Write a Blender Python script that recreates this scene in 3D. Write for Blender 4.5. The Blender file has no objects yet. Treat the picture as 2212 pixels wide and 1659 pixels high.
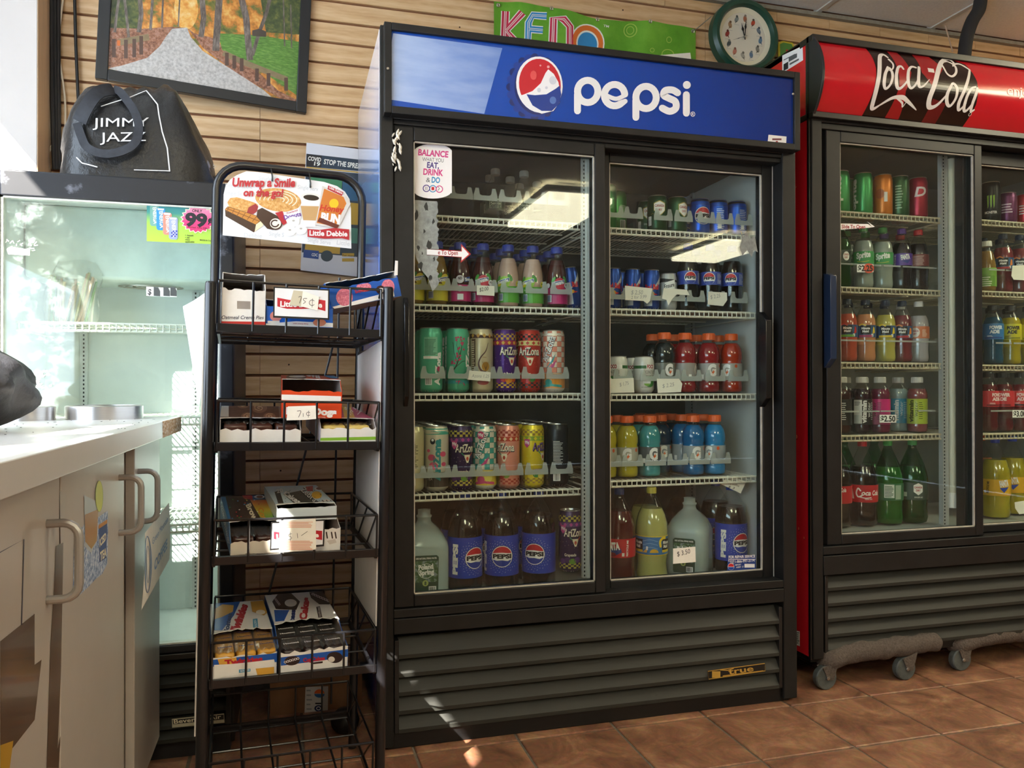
import bpy, bmesh, math, random
from mathutils import Vector, Matrix
from mathutils.geometry import tessellate_polygon
random.seed(7)
SC = bpy.context.scene
COL = SC.collection
# ------------------------------------------------------------------ camera
FPX = 1710.2
CAM = Vector((-.238195, -2.182874, .992961))
_yaw, _pit, _rol = .273258, .0054383, -.0014719
_fw = Vector((math.sin(_yaw)*math.cos(_pit), math.cos(_yaw)*math.cos(_pit), math.sin(_pit)))
_r0 = Vector((math.cos(_yaw), -math.sin(_yaw), 0)); _u0 = _r0.cross(_fw)
_rt = _r0*math.cos(_rol) + _u0*math.sin(_rol); _up = -_r0*math.sin(_rol) + _u0*math.cos(_rol)
cd = bpy.data.cameras.new('camera'); cam = bpy.data.objects.new('camera', cd); COL.objects.link(cam)
cd.sensor_width = 36; cd.sensor_fit = 'HORIZONTAL'; cd.lens = FPX*36/2212; cd.clip_start = .02
cam.matrix_world = Matrix(((_rt.x, _up.x, -_fw.x, CAM.x), (_rt.y, _up.y, -_fw.y, CAM.y), (_rt.z, _up.z, -_fw.z, CAM.z), (0, 0, 0, 1)))
SC.camera = cam
# ------------------------------------------------------------------ world, sun, exposure
wd = bpy.data.worlds.new('sky'); SC.world = wd; wd.use_nodes = True
bg = wd.node_tree.nodes['Background']; bg.inputs[0].default_value = (.72, .85, 1, 1); bg.inputs[1].default_value = 6.0
sl = bpy.data.lights.new('sun', 'SUN'); sl.energy = 34; sl.angle = .009; sl.color = (1, .93, .82)
so = bpy.data.objects.new('sun', sl); COL.objects.link(so)
so.rotation_euler = Vector((1, 1.2, -1.25)).to_track_quat('-Z', 'Y').to_euler(); so.location = (-6, -6, 7)
SC.view_settings.view_transform = 'Standard'; SC.view_settings.look = 'None'
SC.view_settings.exposure = 0.55; SC.view_settings.gamma = 1; SC.view_settings.use_curve_mapping = False
TROFFER_POWER = 15.0
try:
    SC.cycles.max_bounces = 8; SC.cycles.diffuse_bounces = 4; SC.cycles.glossy_bounces = 4
    SC.cycles.transparent_max_bounces = 24; SC.cycles.transmission_bounces = 4
    SC.cycles.caustics_reflective = False; SC.cycles.caustics_refractive = False
    SC.cycles.sample_clamp_indirect = 6
except Exception: pass
# ------------------------------------------------------------------ photo helpers (pixel of the photo -> point at a known depth)
def ray(px, py): return _fw + _rt*((px-1106)/FPX) - _up*((py-829.5)/FPX)
def at(px, py, ax, v):
    d = ray(px, py); i = 'xyz'.index(ax); return CAM + d*((v-CAM[i])/d[i])
def hit(px, py, p0, n):
    d = ray(px, py); return CAM + d*((Vector(p0)-CAM).dot(n)/d.dot(n))
# ------------------------------------------------------------------ materials
_M = {}
def lin(h):
    if isinstance(h, str):
        h = h.lstrip('#'); c = [int(h[i:i+2], 16)/255 for i in (0, 2, 4)]
    else: c = h
    return tuple(x/12.92 if x <= .04045 else ((x+.055)/1.055)**2.4 for x in c)
def nodes_mat(name):
    m = bpy.data.materials.new(name); m.use_nodes = True
    return m, m.node_tree.nodes, m.node_tree.links, m.node_tree.nodes['Principled BSDF']
def M(h, rough=.5, metal=0., spec=.5, coat=0., var=0., vs=30., bump=0., emit=0., bs=None, name=None, stretch=None):
    k = (h, rough, metal, spec, coat, var, vs, bump, emit, bs, stretch)
    if k in _M: return _M[k]
    m, N, L, p = nodes_mat(name or 'm_'+str(h).strip('#')+'_%d' % len(_M)); c = lin(h)
    p.inputs['Base Color'].default_value = (*c, 1); p.inputs['Roughness'].default_value = rough
    p.inputs['Metallic'].default_value = metal; p.inputs['Specular IOR Level'].default_value = spec
    p.inputs['Coat Weight'].default_value = coat; p.inputs['Coat Roughness'].default_value = .08
    if emit: p.inputs['Emission Color'].default_value = (*c, 1); p.inputs['Emission Strength'].default_value = emit
    if var or bump:
        tc = N.new('ShaderNodeTexCoord'); mp = N.new('ShaderNodeMapping'); nz = N.new('ShaderNodeTexNoise')
        if stretch: mp.inputs['Scale'].default_value = stretch
        nz.inputs['Scale'].default_value = vs; nz.inputs['Detail'].default_value = 5; nz.inputs['Roughness'].default_value = .65
        L.new(tc.outputs['Object'], mp.inputs[0]); L.new(mp.outputs[0], nz.inputs['Vector'])
        if var:
            r = N.new('ShaderNodeValToRGB'); r.color_ramp.elements[0].position = .3; r.color_ramp.elements[1].position = .7
            r.color_ramp.elements[0].color = (*[x*(1-var) for x in c], 1); r.color_ramp.elements[1].color = (*[min(1, x*(1+var)+.02*var) for x in c], 1)
            L.new(nz.outputs[0], r.inputs[0]); L.new(r.outputs[0], p.inputs['Base Color'])
        if bump:
            b = N.new('ShaderNodeBump'); b.inputs['Strength'].default_value = bump; b.inputs['Distance'].default_value = bs or .002
            L.new(nz.outputs[0], b.inputs['Height']); L.new(b.outputs[0], p.inputs['Normal'])
    _M[k] = m; return m
def clear(name, tint=(1, 1, 1), rough=.03, ior=1.45, haze=0., hazecol=(.8, .85, .85), dirt=0., edge=None):
    """thin clear plastic or pane: tinted see-through with real mirror reflection, haze = share of diffuse film"""
    if name in _M: return _M[name]
    m, N, L, p = nodes_mat(name); N.remove(p); out = N['Material Output']
    t = N.new('ShaderNodeBsdfTransparent'); t.inputs[0].default_value = (*tint, 1)
    g = N.new('ShaderNodeBsdfGlossy'); g.inputs['Roughness'].default_value = rough
    lw = N.new('ShaderNodeLayerWeight'); lw.inputs[0].default_value = .5; f0 = ((ior-1)/(ior+1))**2   # Schlick reflectance of a thin sheet
    pw = N.new('ShaderNodeMath'); pw.operation = 'POWER'; pw.inputs[1].default_value = 5; L.new(lw.outputs['Facing'], pw.inputs[0])
    ma = N.new('ShaderNodeMath'); ma.operation = 'MULTIPLY_ADD'; ma.inputs[1].default_value = 1-f0; ma.inputs[2].default_value = f0; L.new(pw.outputs[0], ma.inputs[0])
    mx = N.new('ShaderNodeMixShader'); L.new(ma.outputs[0], mx.inputs[0]); L.new(g.outputs[0], mx.inputs[2])
    base = t
    if haze or dirt:
        d = N.new('ShaderNodeBsdfDiffuse'); d.inputs[0].default_value = (*hazecol, 1)
        h = N.new('ShaderNodeMixShader'); h.inputs[0].default_value = haze
        if dirt:
            tc = N.new('ShaderNodeTexCoord'); nz = N.new('ShaderNodeTexNoise'); nz.inputs['Scale'].default_value = 9 if not edge else 22; nz.inputs['Detail'].default_value = 12; nz.inputs['Roughness'].default_value = .75
            L.new(tc.outputs['Object'], nz.inputs['Vector'])
            r = N.new('ShaderNodeMapRange'); r.inputs[1].default_value = .5; r.inputs[2].default_value = .8; r.inputs[3].default_value = haze; r.inputs[4].default_value = haze+dirt
            L.new(nz.outputs[0], r.inputs[0]); src = r.outputs[0]
            if edge:      # real grime made denser at one side, painting in its sunlit part
                sx = N.new('ShaderNodeSeparateXYZ'); L.new(tc.outputs['Generated'], sx.inputs[0]); e_ = N.new('ShaderNodeMapRange'); e_.inputs[1].default_value = .2; e_.inputs[2].default_value = .34; e_.inputs[3].default_value = 1; e_.inputs[4].default_value = .12
                L.new(sx.outputs[0], e_.inputs[0]); mu = N.new('ShaderNodeMath'); mu.operation = 'MULTIPLY'; L.new(src, mu.inputs[0]); L.new(e_.outputs[0], mu.inputs[1]); src = mu.outputs[0]
            L.new(src, h.inputs[0])
        L.new(t.outputs[0], h.inputs[1]); L.new(d.outputs[0], h.inputs[2]); base = h
    L.new(base.outputs[0], mx.inputs[1]); L.new(mx.outputs[0], out.inputs[0])
    _M[name] = m; return m
def mix_mat(name, stops, scale=(1, 1, 1), ns=8., rough=.5, spec=.4, coord='Object', detail=6, nr=.65, bump=0.):
    """noise through a colour ramp: mottled prints, tiles, cloth"""
    if name in _M: return _M[name]
    m, N, L, p = nodes_mat(name); tc = N.new('ShaderNodeTexCoord'); mp = N.new('ShaderNodeMapping'); nz = N.new('ShaderNodeTexNoise'); r = N.new('ShaderNodeValToRGB')
    mp.inputs['Scale'].default_value = scale; nz.inputs['Scale'].default_value = ns; nz.inputs['Detail'].default_value = detail; nz.inputs['Roughness'].default_value = nr
    L.new(tc.outputs[coord], mp.inputs[0]); L.new(mp.outputs[0], nz.inputs['Vector']); L.new(nz.outputs[0], r.inputs[0]); L.new(r.outputs[0], p.inputs['Base Color'])
    e = r.color_ramp.elements
    for i, (pos, h) in enumerate(stops):
        x = e[i] if i < 2 else e.new(pos)
        x.position = pos; x.color = (*lin(h), 1)
    p.inputs['Roughness'].default_value = rough; p.inputs['Specular IOR Level'].default_value = spec
    if bump:
        b = N.new('ShaderNodeBump'); b.inputs['Strength'].default_value = bump; b.inputs['Distance'].default_value = .003
        L.new(nz.outputs[0], b.inputs['Height']); L.new(b.outputs[0], p.inputs['Normal'])
    _M[name] = m; return m
def ramp_mat(name, axis, stops, rough=.3, spec=.5, mottled=0.):
    """colour gradient along one generated axis"""
    if name in _M: return _M[name]
    m, N, L, p = nodes_mat(name); tc = N.new('ShaderNodeTexCoord'); s = N.new('ShaderNodeSeparateXYZ'); r = N.new('ShaderNodeValToRGB')
    L.new(tc.outputs['Generated'], s.inputs[0])
    src = s.outputs['XYZ'.index(axis)]
    if mottled:
        nz = N.new('ShaderNodeTexNoise'); nz.inputs['Scale'].default_value = 6; nz.inputs['Detail'].default_value = 6
        L.new(tc.outputs['Generated'], nz.inputs['Vector'])
        a = N.new('ShaderNodeMath'); a.operation = 'MULTIPLY_ADD'; a.inputs[1].default_value = mottled; a.inputs[2].default_value = -mottled/2
        L.new(nz.outputs[0], a.inputs[0]); b = N.new('ShaderNodeMath'); L.new(a.outputs[0], b.inputs[0]); L.new(src, b.inputs[1]); src = b.outputs[0]
    L.new(src, r.inputs[0]); L.new(r.outputs[0], p.inputs['Base Color']); e = r.color_ramp.elements
    for i, (pos, h) in enumerate(stops):
        x = e[i] if i < 2 else e.new(pos)
        x.position = pos; x.color = (*lin(h), 1)
    p.inputs['Roughness'].default_value = rough; p.inputs['Specular IOR Level'].default_value = spec
    _M[name] = m; return m
# ------------------------------------------------------------------ objects
def link(name, data, parent=None, mat=None):
    o = bpy.data.objects.new(name, data); COL.objects.link(o)
    if parent is not None: o.parent = parent
    return o
def tag(o, label=None, cat=None, group=None, kind=None):
    if label: o['label'] = label
    if cat: o['category'] = cat
    if group: o['group'] = group
    if kind: o['kind'] = kind
    return o
def thing(name, label, cat, loc=(0, 0, 0), rz=0, group=None, mw=None):
    o = bpy.data.objects.new(name, None); COL.objects.link(o); o.empty_display_size = .05
    if mw is not None: o.matrix_world = mw
    else: o.location = loc; o.rotation_euler = (0, 0, rz)
    return tag(o, label, cat, group)
def dup(root, loc=None, rz=None, label=None, group=None):
    r = root.copy(); COL.objects.link(r)
    if loc is not None: r.location = loc
    if rz is not None: r.rotation_euler = (0, 0, rz)
    if label: r['label'] = label
    if group: r['group'] = group
    for ch in list(root.children):
        c = ch.copy(); COL.objects.link(c); c.parent = r
        for g in list(ch.children):
            d = g.copy(); COL.objects.link(d); d.parent = c
    return r
class MB:
    def __init__(s): s.v = []; s.f = []; s.m = []; s.mats = []; s.cur = 0
    def use(s, mat):
        if mat not in s.mats: s.mats.append(mat)
        s.cur = s.mats.index(mat); return s
    def add(s, vs, fs, T=None):
        b = len(s.v); s.v += [tuple(T @ Vector(v)) if T else tuple(v) for v in vs]
        for f in fs: s.f.append(tuple(b+i for i in f)); s.m.append(s.cur)
        return s
    def box(s, x0, x1, y0, y1, z0, z1, T=None):
        return s.add([(x0, y0, z0), (x1, y0, z0), (x1, y1, z0), (x0, y1, z0), (x0, y0, z1), (x1, y0, z1), (x1, y1, z1), (x0, y1, z1)],
                     [(0, 3, 2, 1), (4, 5, 6, 7), (0, 1, 5, 4), (1, 2, 6, 5), (2, 3, 7, 6), (3, 0, 4, 7)], T)
    def prism(s, pts, h0, h1, T=None, axis='y'):
        """polygon pts (u,v) extruded; axis y: u->x v->z ; x: u->y v->z ; z: u->x v->y"""
        n = len(pts); e = {'y': lambda u, v, h: (u, h, v), 'x': lambda u, v, h: (h, u, v), 'z': lambda u, v, h: (u, v, h)}[axis]
        tr = tessellate_polygon([[Vector((u, v, 0)) for u, v in pts]])
        vs = [e(u, v, h0) for u, v in pts] + [e(u, v, h1) for u, v in pts]
        fs = [tuple(t) for t in tr] + [tuple(n+i for i in reversed(t)) for t in tr] + [(i, (i+1) % n, n+(i+1) % n, n+i) for i in range(n)]
        return s.add(vs, fs, T)
    def lathe(s, prof, seg=28, T=None, caps=True):
        vs = []; fs = []; n = len(prof)
        for r, z in prof:
            for i in range(seg):
                a = 2*math.pi*i/seg; vs.append((r*math.sin(a), -r*math.cos(a), z))
        for j in range(n-1):
            for i in range(seg):
                k = (i+1) % seg; fs.append((j*seg+i, j*seg+k, (j+1)*seg+k, (j+1)*seg+i))
        if caps:
            if prof[0][0] > 1e-5: fs.append(tuple(reversed(range(seg))))
            if prof[-1][0] > 1e-5: fs.append(tuple((n-1)*seg+i for i in range(seg)))
        return s.add(vs, fs, T)
    def tube(s, pts, r, seg=8, T=None, closed=False):
        pts = [Vector(p) for p in pts]; n = len(pts); vs = []; fs = []; rr = r if isinstance(r, (list, tuple)) else [r]*n
        up = None
        for i, p in enumerate(pts):
            a = pts[(i-1) % n] if (closed or i > 0) else p; b = pts[(i+1) % n] if (closed or i < n-1) else p
            t = (b-a); t = t.normalized() if t.length > 1e-9 else Vector((0, 0, 1))
            if up is None: up = t.orthogonal().normalized()
            else: up = (up - t*up.dot(t)); up = up.normalized() if up.length > 1e-6 else t.orthogonal().normalized()
            w = t.cross(up)
            for k in range(seg):
                an = 2*math.pi*(k+.5)/seg; vs.append(p + (up*math.cos(an) + w*math.sin(an))*rr[i])
        for j in range(n if closed else n-1):
            q = (j+1) % n
            for k in range(seg):
                l = (k+1) % seg; fs.append((j*seg+k, j*seg+l, q*seg+l, q*seg+k))
        if not closed: fs.append(tuple(reversed(range(seg)))); fs.append(tuple((n-1)*seg+k for k in range(seg)))
        return s.add(vs, fs, T)
    def grid(s, fn, nu, nv, closed_u=False):
        vs = [fn(i/(nu if closed_u else nu-1), j/(nv-1)) for j in range(nv) for i in range(nu)]
        fs = [(j*nu+i, j*nu+(i+1) % nu, (j+1)*nu+(i+1) % nu, (j+1)*nu+i) for j in range(nv-1) for i in range(nu if closed_u else nu-1)]
        return s.add(vs, fs)
    def mesh(s, name, smooth=True, ang=35):
        me = bpy.data.meshes.new(name); me.from_pydata(s.v, [], s.f)
        for m in s.mats: me.materials.append(m)
        if len(s.mats) > 1: me.polygons.foreach_set('material_index', s.m)
        bm = bmesh.new(); bm.from_mesh(me); bmesh.ops.recalc_face_normals(bm, faces=bm.faces); bm.to_mesh(me); bm.free()
        if smooth:
            me.polygons.foreach_set('use_smooth', [True]*len(me.polygons)); me.set_sharp_from_angle(angle=math.radians(ang))
        me.update(); return me
    def obj(s, name, parent=None, mat=None, bevel=0., smooth=True, ang=35):
        if mat is not None and not s.mats: s.mats.append(mat)
        o = link(name, s.mesh(name, smooth, ang), parent)
        if bevel:
            b = o.modifiers.new('edge', 'BEVEL'); b.width = bevel; b.segments = 2; b.limit_method = 'ANGLE'; b.angle_limit = math.radians(50)
        return o
def box(name, x0, x1, y0, y1, z0, z1, mat, parent=None, bevel=0.):
    return MB().box(x0, x1, y0, y1, z0, z1).obj(name, parent, mat, bevel, smooth=bevel > 0)
def struct(o, label=None): o['kind'] = 'structure'; return o
# ------------------------------------------------------------------ flat print: coloured shapes on a plane, a can or a bottle
_T = {}
def glyphs(s, bold):
    k = (s, bold)
    if k not in _T:
        c = bpy.data.curves.new('t', 'FONT'); c.body = s; c.resolution_u = 3; c.offset = bold; c.size = 1
        o = bpy.data.objects.new('t', c); me = bpy.data.meshes.new_from_object(o)
        v = [(x.co.x, x.co.y) for x in me.vertices]; f = [tuple(p.vertices) for p in me.polygons]
        bpy.data.objects.remove(o); bpy.data.curves.remove(c); bpy.data.meshes.remove(me)
        if not v: v = [(0, 0)]
        xs = [a for a, b in v]; ys = [b for a, b in v]
        _T[k] = (v, f, min(xs), max(xs), min(ys), max(ys))
    return _T[k]
STEP = .00016
class Art:
    """P maps photo pixels to (u,v) when given"""
    def __init__(s, P=None): s.sh = []; s.lay = 1; s.P = P or (lambda x, y: (x, y))
    def up(s, n=1): s.lay += n; return s
    def _a(s, vs, fs, mat): s.sh.append((vs, fs, mat, s.lay+.11*(len(s.sh) % 8)))
    def poly(s, pts, mat):
        pts = [s.P(*p) for p in pts]; tr = tessellate_polygon([[Vector((u, v, 0)) for u, v in pts]]); s._a(pts, [tuple(t) for t in tr], mat); return s
    def rect(s, x0, y0, x1, y1, mat): return s.poly([(x0, y0), (x1, y0), (x1, y1), (x0, y1)], mat)
    def ell(s, cx, cy, rx, ry, mat, n=28, a0=0, a1=360, rot=0):
        c, q = math.cos(math.radians(rot)), math.sin(math.radians(rot)); pts = []
        full = abs(a1-a0) >= 360
        for i in range(n if full else n+1):
            a = math.radians(a0+(a1-a0)*i/n); x, y = rx*math.cos(a), ry*math.sin(a); pts.append((cx+x*c-y*q, cy+x*q+y*c))
        return s.poly(pts, mat)
    def ring(s, cx, cy, rx, ry, t, mat, n=28, rot=0):
        c, q = math.cos(math.radians(rot)), math.sin(math.radians(rot)); vs = []
        for k in (1, 0):
            for i in range(n):
                a = 2*math.pi*i/n; x, y = (rx-t*(1-k))*math.cos(a), (ry-t*(1-k))*math.sin(a); vs.append(s.P(cx+x*c-y*q, cy+x*q+y*c))
        s._a(vs, [(i, (i+1) % n, n+(i+1) % n, n+i) for i in range(n)], mat); return s
    def stroke(s, pts, w, mat, closed=False, sm=0, cap=True):
        """ribbon along pts; w number or list, in the units of pts"""
        if sm: pts, w = smooth_path(pts, w, sm, closed)
        n = len(pts); W = w if isinstance(w, (list, tuple)) else [w]*n; vs = []
        for i in range(n):
            a = pts[i-1] if (i > 0 or closed) else pts[i]; b = pts[(i+1) % n] if (i < n-1 or closed) else pts[i]
            dx, dy = b[0]-a[0], b[1]-a[1]; l = math.hypot(dx, dy) or 1; nx, ny = -dy/l*W[i]/2, dx/l*W[i]/2
            vs += [s.P(pts[i][0]+nx, pts[i][1]+ny), s.P(pts[i][0]-nx, pts[i][1]-ny)]
        fs = [(2*i, 2*i+1, (2*i+3) % (2*n), (2*i+2) % (2*n)) for i in range(n if closed else n-1)]
        s._a(vs, fs, mat)
        if cap and not closed:
            for i in (0, n-1): s.ell(pts[i][0], pts[i][1], W[i]/2, W[i]/2, mat, n=10)
        return s
    def text(s, t, x0, y0, x1, y1, h, mat, bold=.0, shear=0., keep=False, vert=False):
        """baseline from (x0,y0) to (x1,y1), capital height h (same units); glyphs stretched to fit unless keep"""
        v, f, a, b, c, d = glyphs(t, bold); H = .7
        A = Vector(s.P(x0, y0)); B = Vector(s.P(x1, y1))
        ex, ey = x1-x0, y1-y0; l = math.hypot(ex, ey) or 1
        up = (ey/l*h, -ex/l*h) if s.P(0, 0)[1] > s.P(0, 10)[1] else (-ey/l*h, ex/l*h)
        if vert: up = (0, -h)
        C = Vector(s.P(x0+up[0], y0+up[1])); U = (B-A)/max(b-a, 1e-6); V = (C-A)/H
        if keep: U = (B-A).normalized()*V.length
        s._a([tuple(A + U*((x-a)+shear*y) + V*y) for x, y in v], f, mat); return s
    def lines(s, x0, y0, x1, y1, n, mat, fill=.5, rag=.35):
        """rows of unreadable small print"""
        hh = (y1-y0)/n
        for i in range(n): s.rect(x0, y0+hh*i, x0+(x1-x0)*(1-rag*random.random()), y0+hh*(i+fill), mat)
        return s
    def checker(s, x0, y0, x1, y1, nx, ny, mat):
        w, h = (x1-x0)/nx, (y1-y0)/ny; vs = []; fs = []
        for i in range(nx):
            for j in range(ny):
                if (i+j) % 2:
                    b = len(vs); vs += [s.P(x0+w*(i+q), y0+h*(j+p)) for q, p in ((0, 0), (1, 0), (1, 1), (0, 1))]; fs.append((b, b+1, b+2, b+3))
        s._a(vs, fs, mat); return s
    def bars(s, x0, y0, x1, y1, n, mat):
        w = (x1-x0)/n
        for i in range(n): s.rect(x0+w*i, y0, x0+w*(i+random.uniform(.3, .75)), y1, mat)
        return s
    def shift(s, du=0, dv=0):
        s.sh = [([(u+du, v+dv) for u, v in vs], fs, m, l) for vs, fs, m, l in s.sh]; return s
    def build(s, name, parent, fn, cut=None, clip=None, cutv=None):
        """fn(u,v,h)->xyz ; cut = step in u for bending ; clip=(u0,u1,v0,v1)"""
        bm = bmesh.new(); mats = []; lay = bm.verts.layers.float.new('h')
        for vs, fs, m, l in s.sh:
            if m not in mats: mats.append(m)
            k = mats.index(m); bv = [bm.verts.new((u, v, 0)) for u, v in vs]
            for b in bv: b[lay] = l*STEP
            for f in fs:
                if len(set(f)) < 3: continue
                try: bm.faces.new([bv[i] for i in f]).material_index = k
                except ValueError: pass
        geo = lambda: bm.verts[:]+bm.edges[:]+bm.faces[:]
        if clip:
            for co, no in (((clip[0], 0, 0), (-1, 0, 0)), ((clip[1], 0, 0), (1, 0, 0)), ((0, clip[2], 0), (0, -1, 0)), ((0, clip[3], 0), (0, 1, 0))):
                bmesh.ops.bisect_plane(bm, geom=geo(), plane_co=co, plane_no=no, clear_outer=True, dist=1e-7)
        if cut and bm.verts:
            us = [v.co.x for v in bm.verts]; a = math.floor(min(us)/cut)+1
            while a*cut < max(us): bmesh.ops.bisect_plane(bm, geom=geo(), plane_co=(a*cut, 0, 0), plane_no=(1, 0, 0), dist=1e-7); a += 1
        if cutv and bm.verts:
            us = [v.co.y for v in bm.verts]; a = math.floor(min(us)/cutv)+1
            while a*cutv < max(us): bmesh.ops.bisect_plane(bm, geom=geo(), plane_co=(0, a*cutv, 0), plane_no=(0, 1, 0), dist=1e-7); a += 1
        for v in bm.verts: v.co = Vector(fn(v.co.x, v.co.y, v[lay]))
        me = bpy.data.meshes.new(name); bm.to_mesh(me); bm.free()
        for m in mats: me.materials.append(m)
        return link(name, me, parent)
def smooth_path(pts, w, k, closed=False):
    n = len(pts); W = list(w) if isinstance(w, (list, tuple)) else [w]*n; o = []; ow = []
    g = lambda i: pts[i % n] if closed else pts[max(0, min(n-1, i))]
    for i in range(n if closed else n-1):
        p0, p1, p2, p3 = g(i-1), g(i), g(i+1), g(i+2)
        for j in range(k):
            t = j/k; f = lambda a, b, c, d: .5*((2*b)+(-a+c)*t+(2*a-5*b+4*c-d)*t*t+(-a+3*b-3*c+d)*t**3)
            o.append((f(p0[0], p1[0], p2[0], p3[0]), f(p0[1], p1[1], p2[1], p3[1]))); ow.append(W[i]*(1-t)+W[(i+1) % n]*t)
    if not closed: o.append(tuple(pts[-1])); ow.append(W[-1])
    return o, ow
def plane_y(Y, off=0.):            # print on a plane y = Y facing the shop
    P = lambda px, py: (lambda q: (q.x, q.z))(at(px, py, 'y', Y)); return P, (lambda u, v, h: (u, Y-off-h, v))
def on_cyl(R, r0=None):            # print wrapped round a body with radius R(v)
    r0 = r0 or R(0)
    return lambda u, v, h: ((R(v)+h)*math.sin(u/r0), -(R(v)+h)*math.cos(u/r0), v)
# common colours
BLACK = M('#1b1a19', .38, spec=.45, var=.25, vs=14); BLACKG = M('#121213', .25); BLACKM = M('#17161a', .55)
WHITE = M('#f2f1ee', .5); PAPER = M('#efece2', .8, var=.04, vs=40); INK = M('#1d1d22', .6); GREYTX = M('#9a9fa3', .6)
CHROME = M('#c9c9c6', .25, metal=1.); ALU = M('#c4c5c6', .28, metal=1.); STEEL = M('#a9a59c', .35, metal=1., bump=.05, vs=200)
RED = M('#c8202c', .4); DRED = M('#9c1b2a', .45); PBLUE = M('#0b3f9c', .3); ORANGE = M('#e8662a', .4)
# ================================================================== room shell
RX0, RX1, RY0, RY1, RZ = -1.65, 6.2, -7.6, .75, 2.61
def settle(root, loc):
    loc = Vector(loc); root.location = loc
    for c in root.children: c.location = c.location - loc
    return root
def wood_mat():
    m, N, L, p = nodes_mat('maple_slat'); tc = N.new('ShaderNodeTexCoord'); mp = N.new('ShaderNodeMapping'); mp.inputs['Scale'].default_value = (1.1, 1, 9)
    oi = N.new('ShaderNodeObjectInfo'); ad = N.new('ShaderNodeVectorMath'); sc = N.new('ShaderNodeVectorMath'); sc.operation = 'SCALE'; sc.inputs['Scale'].default_value = 37
    cx = N.new('ShaderNodeCombineXYZ'); L.new(oi.outputs['Random'], cx.inputs[0]); L.new(oi.outputs['Random'], cx.inputs[2]); L.new(cx.outputs[0], sc.inputs[0])
    L.new(tc.outputs['Object'], mp.inputs[0]); L.new(mp.outputs[0], ad.inputs[0]); L.new(sc.outputs[0], ad.inputs[1])
    wv = N.new('ShaderNodeTexWave'); wv.wave_type = 'BANDS'; wv.bands_direction = 'Z'; wv.inputs['Scale'].default_value = .9; wv.inputs['Distortion'].default_value = 14; wv.inputs['Detail'].default_value = 3; wv.inputs['Detail Scale'].default_value = .7
    L.new(ad.outputs[0], wv.inputs['Vector']); nz = N.new('ShaderNodeTexNoise'); nz.inputs['Scale'].default_value = 14; nz.inputs['Detail'].default_value = 5; L.new(ad.outputs[0], nz.inputs['Vector'])
    mx = N.new('ShaderNodeMath'); mx.operation = 'MULTIPLY_ADD'; mx.inputs[1].default_value = .35; L.new(wv.outputs[0], mx.inputs[0]); L.new(nz.outputs[0], mx.inputs[2])
    r = N.new('ShaderNodeValToRGB'); e = r.color_ramp.elements
    e[0].position = .35; e[0].color = (*lin('#c49c70'), 1); e[1].position = .95; e[1].color = (*lin('#dabb90'), 1); x = e.new(.62); x.color = (*lin('#d0ac80'), 1)
    L.new(mx.outputs[0], r.inputs[0]); L.new(r.outputs[0], p.inputs['Base Color']); p.inputs['Roughness'].default_value = .38
    return m
MAPLE = wood_mat(); GROOVE = M('#8a5a3c', .7, var=.15)
wb = struct(box('wall_back', RX0-.1, RX1, RY1+.012, RY1+.1, 0, RZ+.15, GROOVE))
PITCH = .0754; seams = [-1.65, -.34+.0, 1.418, 3.1, 6.2]; HOLE = M('#3a2416', .9)
slat_cache = {}
z = 2.2465-PITCH*30+.0045
row = 0
while z < RZ:
    z1 = min(z+PITCH-.0095, RZ)
    top = z1 > RZ-.06
    xs = seams if not top else [-1.65]+[-.6+.262*i for i in range(17)]+[6.2]
    for a, b in zip(xs[:-1], xs[1:]):
        key = (round(b-a, 3), round(z1-z, 4))
        if key not in slat_cache:
            w, h = b-a-.0016, z1-z
            slat_cache[key] = MB().use(MAPLE).prism([(0, 0), (.004, -.0), (.012, 0), (.012, h), (.0, h), (-.0004, h-.002), (-.0004, .002)], 0, w, axis='x').mesh('slat', False)
        o = link('slat', slat_cache[key], wb); o.location = (a, RY1, z)
    z += PITCH; row += 1
sc_ = MB().use(HOLE)
for _ in range(46):
    zz = 2.2465-PITCH*random.randint(-4, 22)+.0045+PITCH*.45; xx = random.uniform(-.9, 2.6)
    sc_.lathe([(.0032, 0), (.0032, .0006)], 8, Matrix.Translation((xx, RY1-.0003, zz)) @ Matrix.Rotation(math.pi/2, 4, 'X'))
so_ = sc_.obj('screw_hole', wb); so_['kind'] = 'stuff'
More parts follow.
